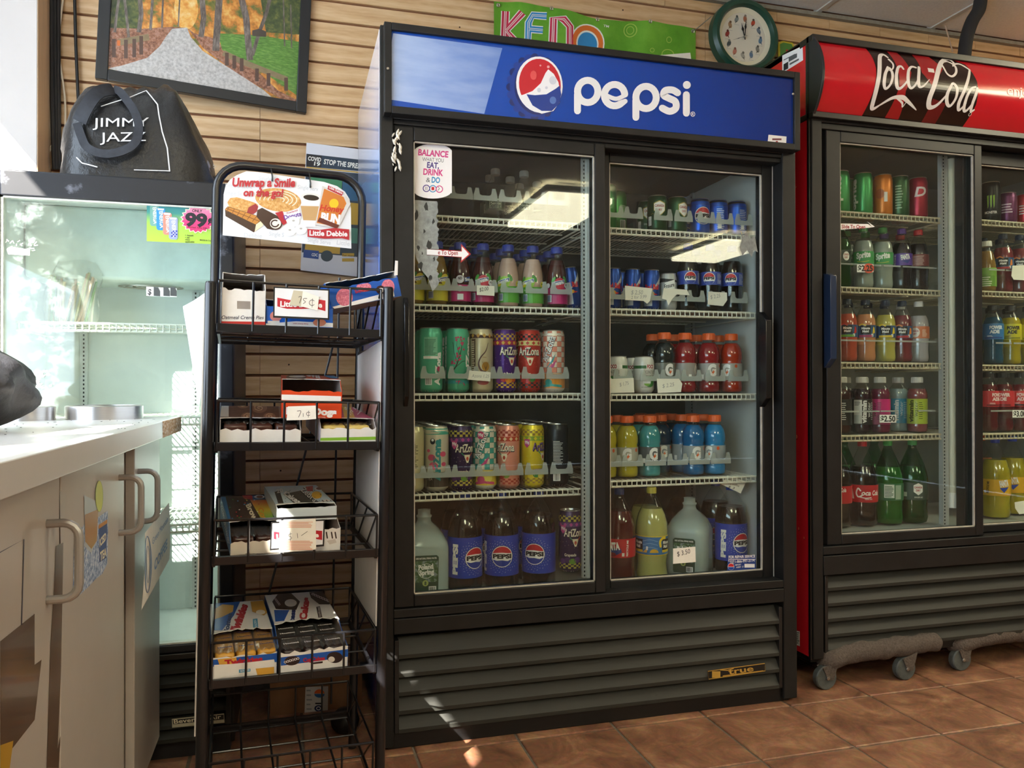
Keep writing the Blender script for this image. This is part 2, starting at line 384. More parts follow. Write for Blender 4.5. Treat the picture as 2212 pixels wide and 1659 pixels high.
# floor: tiles with recessed grout
GROUT = M('#6b6256', .9, var=.3, vs=60)
fl = struct(box('floor', RX0-.1, RX1, RY0, RY1+.1, -.1, -.004, GROUT))
def tile_mat():
    m, N, L, p = nodes_mat('terracotta_tile'); tc = N.new('ShaderNodeTexCoord'); oi = N.new('ShaderNodeObjectInfo')
    cx = N.new('ShaderNodeCombineXYZ'); L.new(oi.outputs['Random'], cx.inputs[0]); L.new(oi.outputs['Random'], cx.inputs[1])
    sc = N.new('ShaderNodeVectorMath'); sc.operation = 'SCALE'; sc.inputs['Scale'].default_value = 53; L.new(cx.outputs[0], sc.inputs[0])
    ad = N.new('ShaderNodeVectorMath'); L.new(tc.outputs['Object'], ad.inputs[0]); L.new(sc.outputs[0], ad.inputs[1])
    n1 = N.new('ShaderNodeTexNoise'); n1.inputs['Scale'].default_value = 7; n1.inputs['Detail'].default_value = 7; n1.inputs['Roughness'].default_value = .7; n1.inputs['Distortion'].default_value = .8
    L.new(ad.outputs[0], n1.inputs['Vector']); r = N.new('ShaderNodeValToRGB'); e = r.color_ramp.elements
    e[0].position = .28; e[0].color = (*lin('#55382a'), 1); e[1].position = .72; e[1].color = (*lin('#b58a68'), 1); x = e.new(.5); x.color = (*lin('#8a6048'), 1)
    L.new(n1.outputs[0], r.inputs[0])
    n2 = N.new('ShaderNodeTexNoise'); n2.inputs['Scale'].default_value = 60; n2.inputs['Detail'].default_value = 4; L.new(ad.outputs[0], n2.inputs['Vector'])
    mm = N.new('ShaderNodeMix'); mm.data_type = 'RGBA'; mm.blend_type = 'OVERLAY'; mm.inputs['Factor'].default_value = .35
    L.new(r.outputs[0], mm.inputs['A']); L.new(n2.outputs['Color'], mm.inputs['B']); L.new(mm.outputs['Result'], p.inputs['Base Color'])
    hs = N.new('ShaderNodeBump'); hs.inputs['Strength'].default_value = .25; hs.inputs['Distance'].default_value = .002; L.new(n1.outputs[0], hs.inputs['Height']); L.new(hs.outputs[0], p.inputs['Normal'])
    p.inputs['Roughness'].default_value = .5; return m
TILE = tile_mat(); TP = .2945
tm = MB().use(TILE); w = TP-.0075; b = .003
tm.add([(0, 0, -.006), (w, 0, -.006), (w, w, -.006), (0, w, -.006), (0, 0, -.002), (w, 0, -.002), (w, w, -.002), (0, w, -.002), (b, b, 0), (w-b, b, 0), (w-b, w-b, 0), (b, w-b, 0)],
       [(0, 1, 5, 4), (1, 2, 6, 5), (2, 3, 7, 6), (3, 0, 4, 7), (4, 5, 9, 8), (5, 6, 10, 9), (6, 7, 11, 10), (7, 4, 8, 11), (8, 9, 10, 11)])
tmesh = tm.mesh('floor_tile', False); far = MB().use(TILE)
for i in range(-8, 19):
    for j in range(-25, 4):
        x, y = .679+TP*i+.004, -.326+TP*j+.004
        if x < RX0 or x+w > RX1 or y < RY0 or y+w > RY1: continue
        if -.7 < x < 3.4 and y > -1.85: o = link('floor_tile', tmesh, fl); o.location = (x, y, random.uniform(-.0005, .0005))
        else: far.add([(x, y, 0), (x+w, y, 0), (x+w, y+w, 0), (x, y+w, 0)], [(0, 1, 2, 3)])
o = far.obj('floor_tiling', fl, smooth=False); o['kind'] = 'stuff'
# ceiling
CT = M('#f1efe8', .9, var=.06, vs=90, bump=.35, bs=.004); TB = M('#cfccc2', .5)
cl = struct(box('ceiling', RX0-.1, RX1, RY0, RY1, RZ+.06, RZ+.15, M('#55524c', .9)))
ctile = MB().use(CT).box(0, .577, 0, 1.172, 0, .012).mesh('ceiling_tile', False)
tb = MB().use(TB)
xs = [1.95-.595*i for i in range(6, -8, -1)]
for x in xs:
    if RX0 < x < RX1: tb.box(x-.011, x+.011, RY0, RY1, RZ-.002, RZ+.03)
for j in range(8):
    y = RY1-.012-1.19*j
    if j: tb.box(RX0, RX1, y-.011, y+.011, RZ-.002, RZ+.03)
    for x in xs[:-1]:
        if x > RX0 and y-1.19 > RY0: o = link('ceiling_tile', ctile, cl); o.location = (x+.009, y-1.181, RZ+.004)
tb.obj('ceiling_grid', cl, smooth=False)
MOLD = M('#8d887c', .6, var=.2)
struct(box('trim_1', RX0, RX1, RY1-.022, RY1, RZ-.018, RZ-.002, MOLD))
# far walls
DWALL = M('#4f453c', .8, var=.2, vs=3)
struct(box('wall_front', RX0-.1, RX1, RY0-.1, RY0, 0, RZ+.15, DWALL)); struct(box('wall_right', RX1, RX1+.1, RY0-.1, RY1+.1, 0, RZ+.15, DWALL))
# left wall, its unseen openings shaped to throw the sun patches
op = [(-.97, .02, 1.74, 2.5), (-3.6, .1, .95, 1.66), (-2.05, -1.72, 2.21, 2.295), (-2.60, -2.30, 2.25, 2.31), (-2.39, -2.13, 2.315, 2.37), (-2.075, -2.0, 2.35, 2.47)]
ys = sorted({RY0, RY1+.1}|{v for o in op for v in o[:2]}); zs = sorted({0, RZ+.15}|{v for o in op for v in o[2:]})
lw = MB()
for a, b in zip(ys[:-1], ys[1:]):
    run = None
    for c, d in zip(zs[:-1], zs[1:]):
        hole = any(o[0] <= (a+b)/2 <= o[1] and o[2] <= (c+d)/2 <= o[3] for o in op)
        if not hole: lw.box(RX0-.004, RX0, a, b, c, d)
struct(lw.obj('wall_left', None, M('#d8d2c4', .8, var=.05), smooth=False))
# pillar by the back wall
struct(box('pillar', -1.6, -1.001, .6, .748, 0, RZ, M('#c2bcb8', .5, var=.03, vs=5), bevel=.002))
box('pillar_side', -1.0012, -.9995, .602, .748, 0, RZ, M('#c9a987', .6, var=.12, vs=20, stretch=(1, 1, .1)), bpy.data.objects['pillar'])
# ceiling lamps
LAMP = M('#fff4d2', .5, emit=TROFFER_POWER, name='lamp_diffuser')
def troffer(x, y, lab):
    t = thing('ceiling_lamp', lab, 'lamp', (x, y, RZ-.085))
    f = MB()
    for a in ((-.31, -.285, -.62, .62), (.285, .31, -.62, .62), (-.285, .285, -.62, -.595), (-.285, .285, .595, .62)): f.box(*a, 0, .048)
    f.obj('frame', t, WHITE, smooth=False); box('diffuser', -.285, .285, -.595, .595, -.045, .012, LAMP, t); box('mounting_plate', -.2, .2, -.55, .55, .048, .083, WHITE, t)
for x, y, lb in ((1.98, -4.2, 'rectangular fluorescent ceiling lamp mirrored in the left door of the blue-sign cooler'), (4.35, -5.5, 'rectangular fluorescent ceiling lamp mirrored in the right door of the blue-sign cooler'), (3.4, -1.0, 'rectangular fluorescent ceiling lamp added out of view to brighten the red cooler and ceiling'), (-.35, -3.3, 'rectangular fluorescent ceiling lamp added out of view to brighten the rack and left side')): troffer(x, y, lb)  # third and fourth lamps are unseen additions that brighten the scene
# ================================================================== coolers
GLASS = clear('door_glass', (.93, .97, .95), .012, 1.4, haze=.004)
GLASS2 = clear('warped_door_glass', (.93, .97, .95), .02, 1.4, haze=.008)
LINER = M('#c9cdcc', .45, var=.05, vs=6); SHELFW = M('#e6e4d8', .4, var=.06, vs=60); STDM = M('#c9cccb', .35, metal=.3); SLOT = M('#26282a', .8)
FRAME = M('#191919', .46, spec=.32, var=.2, vs=9); GASK = M('#b9b6aa', .5, var=.2)
def shelf(parent, x0, x1, y0, y1, z, n=None, mat=None, lip=.017):
    mat = mat or SHELFW
    r = MB().use(mat)
    for zz in (z-.0035, z-.0035-lip): r.tube([(x0, y0, zz), (x1, y0, zz)], .0035, 8)
    r.tube([(x0, y1, z-.0035), (x1, y1, z-.0035)], .003, 6)
    for x in (x0+.004, x1-.004): r.tube([(x, y0, z-.0035-lip), (x, y1, z-.0035-lip)], .003, 6)
    for q in (.35, .7): yy = y0+(y1-y0)*q; r.tube([(x0, yy, z-.0065), (x1, yy, z-.0065)], .0025, 6)
    s = r.obj('shelf', parent)
    wd = MB().use(mat); n = n or int((x1-x0)/.0168)
    for i in range(n):
        x = x0+(x1-x0)*(i+.5)/n; wd.tube([(x, y1, z-.0018), (x, y0+.001, z-.0018), (x, y0-.0045, z-.006), (x, y0-.0045, z-lip-.004)], .0017, 5)
    w = wd.obj('wire_deck', s); w['kind'] = 'stuff'
    return s
def standard(parent, x0, x1, y, z0, z1, face='y', side=1):
    """slotted shelf upright"""
    o = box('shelf_upright', x0, x1, y, y+.012, z0, z1, STDM, parent) if face == 'y' else box('shelf_upright', x0, x0+.008, y, y+.024, z0, z1, STDM, parent)
    m = MB().use(SLOT); n = int((z1-z0)/.0125)
    for i in range(n):
        zz = z0+.0125*(i+.3)
        if face == 'y': m.box((x0+x1)/2-.0022, (x0+x1)/2+.0022, y-.0004, y, zz, zz+.006)
        else: m.box(x0-.0004, x0, y+.009, y+.0135, zz, zz+.006)
    s = m.obj('slot', o, smooth=False); s['kind'] = 'stuff'
    return o
def sliding_door(parent, name, x0, x1, gx0, gx1, gz0, gz1, z0, z1, y0, y1, glass, yg):
    d = MB().use(FRAME)
    d.box(x0, gx0, y0, y1, z0, z1).box(gx1, x1, y0, y1, z0, z1).box(gx0, gx1, y0, y1, gz1, z1).box(gx0, gx1, y0, y1, z0, gz0)
    o = d.obj(name, parent, bevel=.003)
    g = MB().use(GASK)
    for a in ((gx0, gx0+.003, gz0, gz1), (gx1-.003, gx1, gz0, gz1), (gx0, gx1, gz0, gz0+.003), (gx0, gx1, gz1-.003, gz1)): g.box(a[0], a[1], y0+.004, y0+.012, a[2], a[3])
    g.obj('seal', o, smooth=False)
    MB().use(glass).box(gx0+.001, gx1-.001, yg, yg+.005, gz0+.001, gz1-.001).obj('glass_pane', o, smooth=False)
    return o
def louvers(parent, x0, x1, z0, z1, n, y):
    h = (z1-z0)/n; SL = M('#21221d', .6, var=.25, vs=5, stretch=(.3, 1, 3))
    me = MB().use(SL).prism([(.028, h*1.02), (.03, h*1.02), (.002, .009), (.002, 0), (-.002, 0), (-.002, .0105)], x0, x1, axis='x').mesh('louver_slat', False)
    for i in range(n):
        o = link('louver_slat', me, parent); o.location = (0, y-.002, z0+h*i)
    box('louver_back', x0, x1, y+.04, y+.046, z0, z1, BLACKM, parent)
    for a, b in ((x0-.012, x0), (x1, x1+.012)): box('louver_end', a, b, y-.004, y+.04, z0, z1, BLACK, parent, .001)
# ---------------------------------------------------------------- pepsi cooler
PC = thing('beverage_cooler', 'black two-door sliding glass cooler with blue bottle-cap header sign', 'cooler')
SIDEP = ramp_mat('cooler_side_gradient', 'Z', [(0, '#0d3c8e'), (.62, '#1d5fc0'), (.80, '#7f9fd6'), (.95, '#dcd6dc')], .12, .7)  # off-white towards the top, blue towards the bottom
box('side_panel', -.002, .022, .012, .715, .03, 1.985, SIDEP, PC, .002)
box('side_panel', 1.288, 1.312, .012, .715, .03, 1.985, BLACK, PC, .002)
box('jamb', -.001, .0354, -.004, .05, .01, 1.99, FRAME, PC, .003); box('jamb', 1.2628, 1.311, -.004, .05, .01, 1.985, FRAME, PC, .003)
box('top_panel', .0, 1.31, 0, .715, 1.96, 1.985, BLACK, PC, .002)
box('back_panel', .02, 1.29, .64, .715, .03, 1.97, M('#4f5350', .5, var=.1), PC)  # back panel's dark grey paints in the unlit depth of the cabinet
box('liner_wall', .022, .046, .052, .64, .34, 1.76, LINER, PC); box('liner_wall', 1.262, 1.288, .052, .64, .34, 1.76, LINER, PC)
box('liner_ceiling', .03, 1.28, .06, .64, 1.745, 1.96, M('#4a4d4b', .5), PC); box('liner_floor', .03, 1.28, .09, .64, .335, .36, M('#b9bcb9', .4), PC)  # liner ceiling darkened in colour for the shade under the cabinet top
m = MB().use(FRAME)
m.box(.0354, 1.2628, 0, .05, 1.722, 1.735); m.box(.0354, 1.2628, .006, .05, 1.708, 1.722); m.box(.0354, 1.2628, -.004, .09, 1.735, 1.76)
m.obj('door_head', PC, bevel=.002)
m = MB().use(FRAME); m.box(.0354, 1.2628, -.003, .1, .362, .386); m.box(.0354, 1.2628, -.006, .1, .318, .360)
m.obj('door_sill', PC, bevel=.002)
sliding_door(PC, 'door', .0375, .664, .0925, .630, .4215, 1.681, .388, 1.72, .004, .045, GLASS, .026)
sliding_door(PC, 'door', .645, 1.262, .697, 1.225, .408, 1.680, .375, 1.72, .05, .09, GLASS, .068)
d = [c for c in PC.children if c.name.startswith('door.') or c.name == 'door']
# handles
q0, q1 = at(1650, 672, 'y', .03), at(1650, 880, 'y', .03)
MB().use(BLACKG).prism([(q0.z+.0, .05), (q0.z-.03, .012), (q1.z+.03, .012), (q1.z, .05)], q0.x-.004, q0.x+.016, axis='z', T=Matrix(((0, 0, 1, 0), (0, 1, 0, 0), (1, 0, 0, 0), (0, 0, 0, 1)))).obj('handle', d[1], bevel=.002)
q0, q1 = at(877, 640, 'y', -.01), at(877, 880, 'y', -.01)
MB().use(BLACKG).prism([(q0.z+.0, .006), (q0.z-.03, -.022), (q1.z+.03, -.022), (q1.z, .006)], q0.x-.006, q0.x+.007, axis='z', T=Matrix(((0, 0, 1, 0), (0, 1, 0, 0), (1, 0, 0, 0), (0, 0, 0, 1)))).obj('handle', d[0], bevel=.002)
standard(PC, .628, .640, .105, .41, 1.745); box('mullion', .640, .652, .1, .14, .41, 1.745, LINER, PC)
standard(PC, 1.254, 1.26, .118, .41, 1.745, 'x'); standard(PC, 1.254, 1.26, .56, .41, 1.745, 'x')
PSL = [1.5058, 1.2414, .9788, .6844]; PSR = [1.4988, 1.2444, .9754, .7038]
SHF = {}
for z in PSL: SHF[z] = shelf(PC, .05, .628, .125, .6, z)
for z in PSR: SHF[z] = shelf(PC, .655, 1.25, .125, .6, z)
# louvred front and base
louvers(PC, .05, 1.248, .045, .300, 5, .004)
box('base', .02, 1.29, .01, .7, 0, .045, M('#0f0f10', .4), PC, .002)
# header
hm = MB().use(FRAME)
X0, X1, Z0, Z1 = .006, 1.302, 1.737, 1.983
P, F = plane_y(-.032)
hm.box(X0, X0+.02, -.042, 0, Z0, Z1).box(X1-.02, X1, -.042, 0, Z0, Z1).box(X0+.02, X1-.02, -.042, 0, Z1-.02, Z1).box(X0+.02, X1-.02, -.042, 0, Z0, Z0+.02)
H = hm.obj('header_frame', PC, bevel=.002)
PSIGN = ramp_mat('pepsi_sign_print', 'X', [(0, '#1a50b4'), (.35, '#1048ae'), (.7, '#063a9b'), (1, '#042a78')], .1, .6)
hs = box('sign_panel', X0+.02, X1-.02, -.032, -.004, Z0+.02, Z1-.02, PSIGN, PC)
A = Art(P)
PALE = ramp_mat('pepsi_sign_pale', 'X', [(0, '#a9bfe6'), (.35, '#6f8fd0'), (.7, '#93abdc'), (1, '#c5d2ec')], .25, .5, .5)
A.poly([(849, 72), (1085, 104), (1046, 246), (836, 214), (836, 150)], PALE)
A.up(); CAPB = M('#1f3f98', .25); CAPD = M('#14296e', .3); W_ = M('#f4f6fa', .3)
cx, cy = 1155, 188
for i in range(24):   # crimped cap rim
    a = 2*math.pi*i/24; A.ell(cx+53*math.cos(a), cy+64*math.sin(a), 9, 9, CAPB if i % 2 else CAPD, n=10)
A.up().ell(cx, cy, 54, 65, CAPB, n=32).up().ell(cx+7, cy-2, 51, 62, CAPD, n=32).up().ell(cx+10, cy-5, 50, 61, W_, n=32, rot=-8)
A.up().ell(cx+11, cy-5, 45, 56, M('#c9202f', .3), n=32, rot=-8)
A.up().poly([(1120, 207), (1130, 205), (1150, 197), (1168, 180), (1178, 158), (1184, 150), (1196, 160), (1206, 178), (1210, 200), (1208, 222), (1195, 240), (1170, 246), (1150, 238), (1132, 222)], W_)
A.up().poly([(1137, 204), (1155, 206), (1180, 204), (1200, 192), (1209, 185), (1212, 205), (1207, 225), (1192, 240), (1170, 240), (1150, 228)], M('#173a93', .3))
A.up(2); DROP = M('#e9a7a8', .15); DROP2 = M('#d6dbe6', .15)
A.ell(1152, 163, 7, 10, M('#e25a5a', .1)).ell(1152, 165, 4, 6, DROP).ell(1194, 174, 8, 9, DROP2).ell(1194, 217, 7, 8, M('#5b7cc0', .1)).ell(1164, 195, 4, 5, DROP2).ell(1180, 190, 3, 3, DROP2).ell(1167, 142, 2, 2, DROP).ell(1184, 145, 3, 3, DROP)
# wordmark: round strokes
LW = M('#eef0f4', .3); sw = 15
def arc(cx, cy, rx, ry, a0, a1, n=20): return [(cx+rx*math.cos(math.radians(a0+(a1-a0)*i/n)), cy+ry*math.sin(math.radians(a0+(a1-a0)*i/n))) for i in range(n+1)]
def loop(px, py, rx, ry): A.stroke(arc(px, py, rx, ry, 0, 360, 28)[:-1], sw, LW, closed=True)
A.up()
loop(1269, 198, 22, 24); A.stroke([(1247, 204), (1247, 240)], sw, LW)
A.stroke(arc(1327, 206, 22, 23, -5, -305, 22)+[(1350, 219)], [sw]*23+[sw*.7], LW); A.stroke([(1308, 206), (1330, 214), (1350, 206)], sw*.62, LW, sm=5)
loop(1395, 211, 22, 24); A.stroke([(1373, 217), (1373, 254)], sw, LW)
A.stroke([(1463, 201), (1452, 195), (1437, 196), (1433, 206), (1445, 213), (1458, 220), (1459, 234), (1446, 241), (1430, 234)], sw, LW, sm=5)
A.stroke([(1482, 205), (1482, 245)], sw, LW); A.ell(1483, 184, 8.5, 8.5, LW)
A.ring(1496, 247, 5, 5.5, 1.2, LW).text('R', 1493.5, 250, 1498.5, 250.5, 6, LW, .01)
A.build('sign_print', hs, F)
A = Art(P); A.poly([(1660, 291), (1699, 295), (1698, 312), (1658, 308)], M('#ecebe7', .4)).up().rect(1668, 299, 1688, 303, M('#6d2c35', .5)).ell(1678, 306.5, 2.6, 2.2, DRED)
A.build('asset_sticker', hs, F)
for px, py in ((838, 148), (1713, 203)): MB().use(STEEL).lathe([(.004, 0), (.003, .002)], 10, Matrix.Translation(at(px, py, 'y', -.043)) @ Matrix.Rotation(math.pi/2, 4, 'X')).obj('screw', H)
# maker badge on the louvres
P, F = plane_y(-.004); A = Art(P); GOLD = M('#d9b65a', .35, metal=.6)
A.poly([(1528, 1449), (1653, 1432), (1654, 1450), (1530, 1468)], M('#141311', .4)).up()
A.stroke([(1529, 1450), (1652, 1433), (1653, 1449), (1531, 1467)], 1.6, GOLD, closed=True).rect(1538, 1450, 1556, 1464, GOLD)
A.stroke([(1556, 1447), (1572, 1448), (1584, 1444)], 2, GOLD).stroke([(1562, 1460), (1648, 1449)], 2, GOLD)
A.text('true', 1574, 1457, 1628, 1449, 12, GOLD, .02)
A.build('maker_badge', PC, F)
# stickers on the doors
d0, d1 = d
P, F = plane_y(.0255); A = Art(P); SW = M('#f3f2f2', .4); PINK = M('#cf3f86', .4); PURP = M('#4b3a86', .4); CYAN = M('#2f8fc4', .4); GREYD = M('#55585c', .5)
def stk(cx, cy, sx=1, sy=1): return lambda x, y: (cx+x*sx, cy+y*sy)
A.poly([(894, 325)]+[(935+41*math.cos(t), 328-17*math.sin(t)) for t in [math.pi-i*math.pi/12 for i in range(1, 12)]]+[(976, 325), (976, 418)]+[(935+41*math.cos(t), 412+17*math.sin(t)) for t in [i*math.pi/12 for i in range(1, 12)]]+[(894, 418)], SW).up()
A.text('BALANCE', 903, 335, 968, 340, 13, PINK, .035).text('WHAT YOU', 912, 348, 958, 351, 8.5, GREYD).text('EAT,', 922, 362, 948, 364, 12, PURP, .035)
A.text('DRINK', 914, 377, 957, 380, 13, PINK, .035).text('&', 920, 393, 929, 394, 10, GREYD).text('DO', 932, 394, 950, 395.5, 12, CYAN, .035)
for i, c in enumerate((PURP, CYAN, PINK)): A.ring(921+14*i, 407+i*.8, 8, 8, 2, c, n=20)
A.up().rect(919, 403, 920, 411, GREYD).rect(922, 403, 923, 411, GREYD).rect(932, 404, 938, 411, RED).stroke([(947, 404), (949, 408), (946, 411)], 1.3, GREYD)
A.build('balance_sticker', d0, F)
A = Art(P); A.poly([(922, 537), (996, 542), (996, 527), (1017, 549), (995, 568), (996, 556), (922, 551)], M('#b8292c', .4)).up()
A.poly([(922, 538.5), (997.5, 543.5), (997.5, 532), (1013, 549), (997, 563), (997.5, 555), (922, 550)], SW).up().text('e To Open', 946, 549.5, 989, 551, 9.5, DRED, .02)
A.build('slide_arrow_sticker', d0, F)
# peeled glue strip on the left pane and on the right pane
GLUE = M('#8f948f', .8, var=.3, vs=60); A = Art(P)
random.seed(3); L_ = [(946+random.uniform(-4, 3), 435+6*i) for i in range(31)]; A.poly([(894, 432)]+L_+[(934, 630), (924, 600), (912, 585), (900, 560), (894, 540)], GLUE).up()
for x, y, r in ((903, 535, 4), (927, 528, 6), (916, 500, 3), (909, 576, 7), (936, 478, 4), (930, 600, 5), (899, 466, 7), (921, 448, 6), (938, 560, 3), (912, 548, 2)): A.poly([(x+r*random.uniform(.4, 1.1)*math.cos(i*.7), y+r*random.uniform(.6, 2.2)*math.sin(i*.7)) for i in range(9)], M('#2a2c29', .6))
A.build('glue_residue', d0, F)
P2, F2 = plane_y(.0675); A = Art(P2); A.poly([(1600, 498), (1606, 512), (1612, 500), (1620, 515), (1630, 510), (1637, 545), (1628, 540), (1624, 556), (1614, 540), (1604, 552), (1598, 535), (1602, 520)], GLUE).build('glue_residue', d1, F2)
A = Art(P2); A.poly([(1572, 1198), (1632, 1200), (1633, 1232), (1571, 1232)], M('#173a86', .4)).up().text('FOR REPAIR SERVICE', 1574, 1206, 1631, 1204, 5.5, SW, .03).rect(1573, 1207.5, 1632, 1208.7, SW)
A.text('PLEASE', 1573, 1213, 1586, 1213, 3, SW, .02).text('CALL', 1577, 1217, 1586, 1217, 3, SW, .02).text('1-866-997-3774', 1588, 1216, 1630, 1213, 6, SW, .02)
A.ell(1579, 1224, 7, 7.5, SW).up().ell(1579, 1224, 6.3, 6.8, RED, a0=180, a1=360).ell(1579, 1225, 6.3, 6, PBLUE, a0=0, a1=180).text('REPORT', 1588, 1222, 1601, 1221, 3, SW, .02).text('ASSET', 1590, 1227, 1601, 1226, 3, SW, .02).text('#', 1603, 1226, 1606, 1226, 5, SW).rect(1608, 1218, 1630, 1226, SW)
A.build('repair_sticker', d1, F2)
# torn tape at the door corner
random.seed(5); tp = MB().use(M('#cfc8b8', .7, var=.3, vs=80))
for i in range(26):
    p = at(857+random.uniform(-8, 8), 285+i*3.2, 'y', -.006); s_ = random.uniform(.002, .007)
    tp.lathe([(.0004, -s_*1.6), (s_*.7, -s_*.3), (s_*.5, s_), (.0004, s_*1.7)], 6, Matrix.Translation(p) @ Matrix.Rotation(random.uniform(-.6, .6), 4, 'Y'))
o = tp.obj('torn_tape', PC); o['label'] = 'torn white tape remnant'
settle(PC, (.655, .35, 0))
# ---------------------------------------------------------------- coke cooler
CC = thing('beverage_cooler', 'black sliding-door cooler with red side and curved red header on casters', 'cooler')
CR = M('#cf1f2b', .16, spec=.6, var=.05, vs=3)
KX0, KX1, KY = 1.41, 2.79, .058
sd = box('side_panel', KX0, KX0+.025, KY+.008, .72, .105, 2.15, CR, CC, .002); box('side_panel', KX1-.025, KX1, KY+.02, .72, .105, 2.15, CR, CC, .002)
box('edge_strip', KX0-.003, KX0+.004, KY+.002, KY+.012, .1, 2.152, BLACKG, CC)
box('jamb', KX0+.004, 1.4535, KY-.004, KY+.05, .1, 2.155, FRAME, CC, .003); box('jamb', KX1-.045, KX1-.004, KY-.004, KY+.05, .1, 2.155, FRAME, CC, .003)
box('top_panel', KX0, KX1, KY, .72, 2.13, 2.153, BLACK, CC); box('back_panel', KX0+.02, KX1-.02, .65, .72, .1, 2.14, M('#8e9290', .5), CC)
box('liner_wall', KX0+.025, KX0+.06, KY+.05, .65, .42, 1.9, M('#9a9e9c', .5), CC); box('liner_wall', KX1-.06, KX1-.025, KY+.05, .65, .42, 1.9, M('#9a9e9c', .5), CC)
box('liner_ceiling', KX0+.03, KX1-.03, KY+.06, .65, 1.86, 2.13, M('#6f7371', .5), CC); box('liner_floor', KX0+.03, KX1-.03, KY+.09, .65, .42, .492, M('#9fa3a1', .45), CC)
m = MB().use(FRAME); m.box(1.4535, KX1-.045, KY-.002, KY+.06, 1.872, 1.915); m.box(1.4535, KX1-.045, KY+.004, KY+.06, 1.852, 1.872); m.obj('door_head', CC, bevel=.002)
m = MB().use(FRAME); m.box(1.4535, KX1-.045, KY-.004, KY+.08, .442, .468); m.box(1.4535, KX1-.045, KY-.006, KY+.08, .375, .438); m.obj('door_sill', CC, bevel=.002)
k0 = sliding_door(CC, 'door', 1.478, 2.124, 1.5345, 2.090, .503, 1.815, .47, 1.852, KY+.008, KY+.046, GLASS2, KY+.03)
k1 = sliding_door(CC, 'door', 2.085, KX1-.045, 2.118, KX1-.09, .497, 1.80, .47, 1.85, KY+.052, KY+.09, GLASS2, KY+.07)
q0, q1 = at(1794, 588, 'y', KY-.01), at(1794, 795, 'y', KY-.01)
MB().use(M('#22304a', .25)).prism([(q0.z, KY+.01), (q0.z-.012, KY-.025), (q1.z+.03, KY-.025), (q1.z, KY+.01)], q0.x-.012, q0.x+.012, axis='z', T=Matrix(((0, 0, 1, 0), (0, 1, 0, 0), (1, 0, 0, 0), (0, 0, 0, 1)))).obj('handle', k0, bevel=.002)
KSL = [1.6141, 1.3486, 1.0834, .8268]; KSR = [1.6182, 1.3534, 1.0785, .8231]
CSH = M('#cfc7ae', .5, var=.15, vs=50)
for z in KSL: SHF[z] = shelf(CC, 1.475, 2.045, .175, .62, z, mat=CSH)
for z in KSR: SHF[z] = shelf(CC, 2.115, KX1-.06, .175, .62, z, mat=CSH)
standard(CC, 2.045, 2.059, .165, .492, 1.86); box('mullion', 2.060, 2.074, .168, .2, .492, 1.86, LINER, CC)
MB().use(M('#d8d6c4', .35)).tube([(2.092, .17, .6), (2.092, .17, 1.83)], .013, 12).obj('light_tube', CC)
MB().use(WHITE).tube([(2.092, .17, .555), (2.092, .17, .61)], .015, 12).obj('tube_socket', CC)
standard(CC, KX1-.068, KX1-.06, .168, .492, 1.86, 'x')
louvers(CC, 1.475, KX1-.06, .115, .372, 5, KY+.006)
box('base', KX0+.01, KX1-.01, KY+.02, .71, .085, .113, M('#0f0f10', .5), CC)
# bulging header
HZ0, HZ1 = 1.9, 2.13
def hy(zv): t = (zv-(HZ0+HZ1)/2)/((HZ1-HZ0)/2); return KY-.012-.05*(1-t*t)
hb = MB().use(CR); HX0 = 1.417
hb.grid(lambda u, v: (HX0+(KX1-.03-HX0)*u, hy(HZ0+(HZ1-HZ0)*v), HZ0+(HZ1-HZ0)*v), 3, 15)
hd = hb.obj('header_panel', CC, ang=60)
for xx in (KX0-.002, KX1-.03):
    MB().use(M('#23252a', .35)).prism([(KY+.02, HZ0-.012)]+[(hy(HZ0+(HZ1-HZ0)*i/12)-.007, HZ0-.012+(HZ1-HZ0+.026)*i/12) for i in range(13)]+[(KY+.02, HZ1+.018)], xx, xx+.009 if xx < 2 else xx+.03, axis='x').obj('header_cap', CC, bevel=.0015)
box('header_top_strip', HX0-.01, KX1-.03, KY-.02, KY+.05, HZ1, HZ1+.022, BLACK, CC, .002); box('header_bottom_strip', HX0-.01, KX1-.03, KY-.02, KY+.05, HZ0-.02, HZ0, BLACK, CC, .002)
P = lambda px, py: (lambda q: (q.x, q.z))(at(px, py, 'y', KY-.045)); F = lambda u, v, h: (u, hy(v)-h-.0004, v)
A = Art(P)
BOTD = M('#20110f', .2); BOTR = M('#a51d22', .25)
A.poly([(1885, 92), (1960, 100), (2060, 112), (2095, 135), (2103, 180), (2104, 228), (2095, 268), (1990, 256), (1876, 244), (1882, 200), (1886, 150)], BOTD).up()
A.poly([(1930, 99), (1952, 102), (1962, 160), (1950, 200), (1955, 252), (1925, 248), (1935, 190)], BOTR).poly([(1985, 105), (2020, 108), (2035, 150), (2005, 190), (1985, 160)], BOTR).poly([(2010, 215), (2040, 225), (2035, 262), (2005, 258)], M('#6a1517', .3)).up(2)
WS = M('#f1eeea', .35)
def sk(pts, w): A.stroke(pts, w, WS, sm=6)
sk([(1921, 122), (1915, 114), (1905, 119), (1896, 140), (1890, 170), (1887, 200), (1888, 226), (1893, 232), (1903, 226)], [4, 6, 8, 9, 9, 9, 8, 6, 3])          # C
sk([(1903, 226), (1925, 213), (1945, 212), (1958, 219), (1983, 236)], [3, 6, 9, 7, 1.5]); sk([(1932, 212), (1948, 222), (1952, 230), (1956, 222)], [3, 4, 2, 1])
sk([(1912, 148), (1904, 165), (1902, 185), (1907, 195), (1916, 185), (1920, 165), (1915, 150), (1909, 158)], [5, 7, 7, 5, 5, 6, 5, 3])                          # o
sk([(1921, 128), (1926, 140), (1922, 152), (1914, 156)], [5, 4, 3, 2])
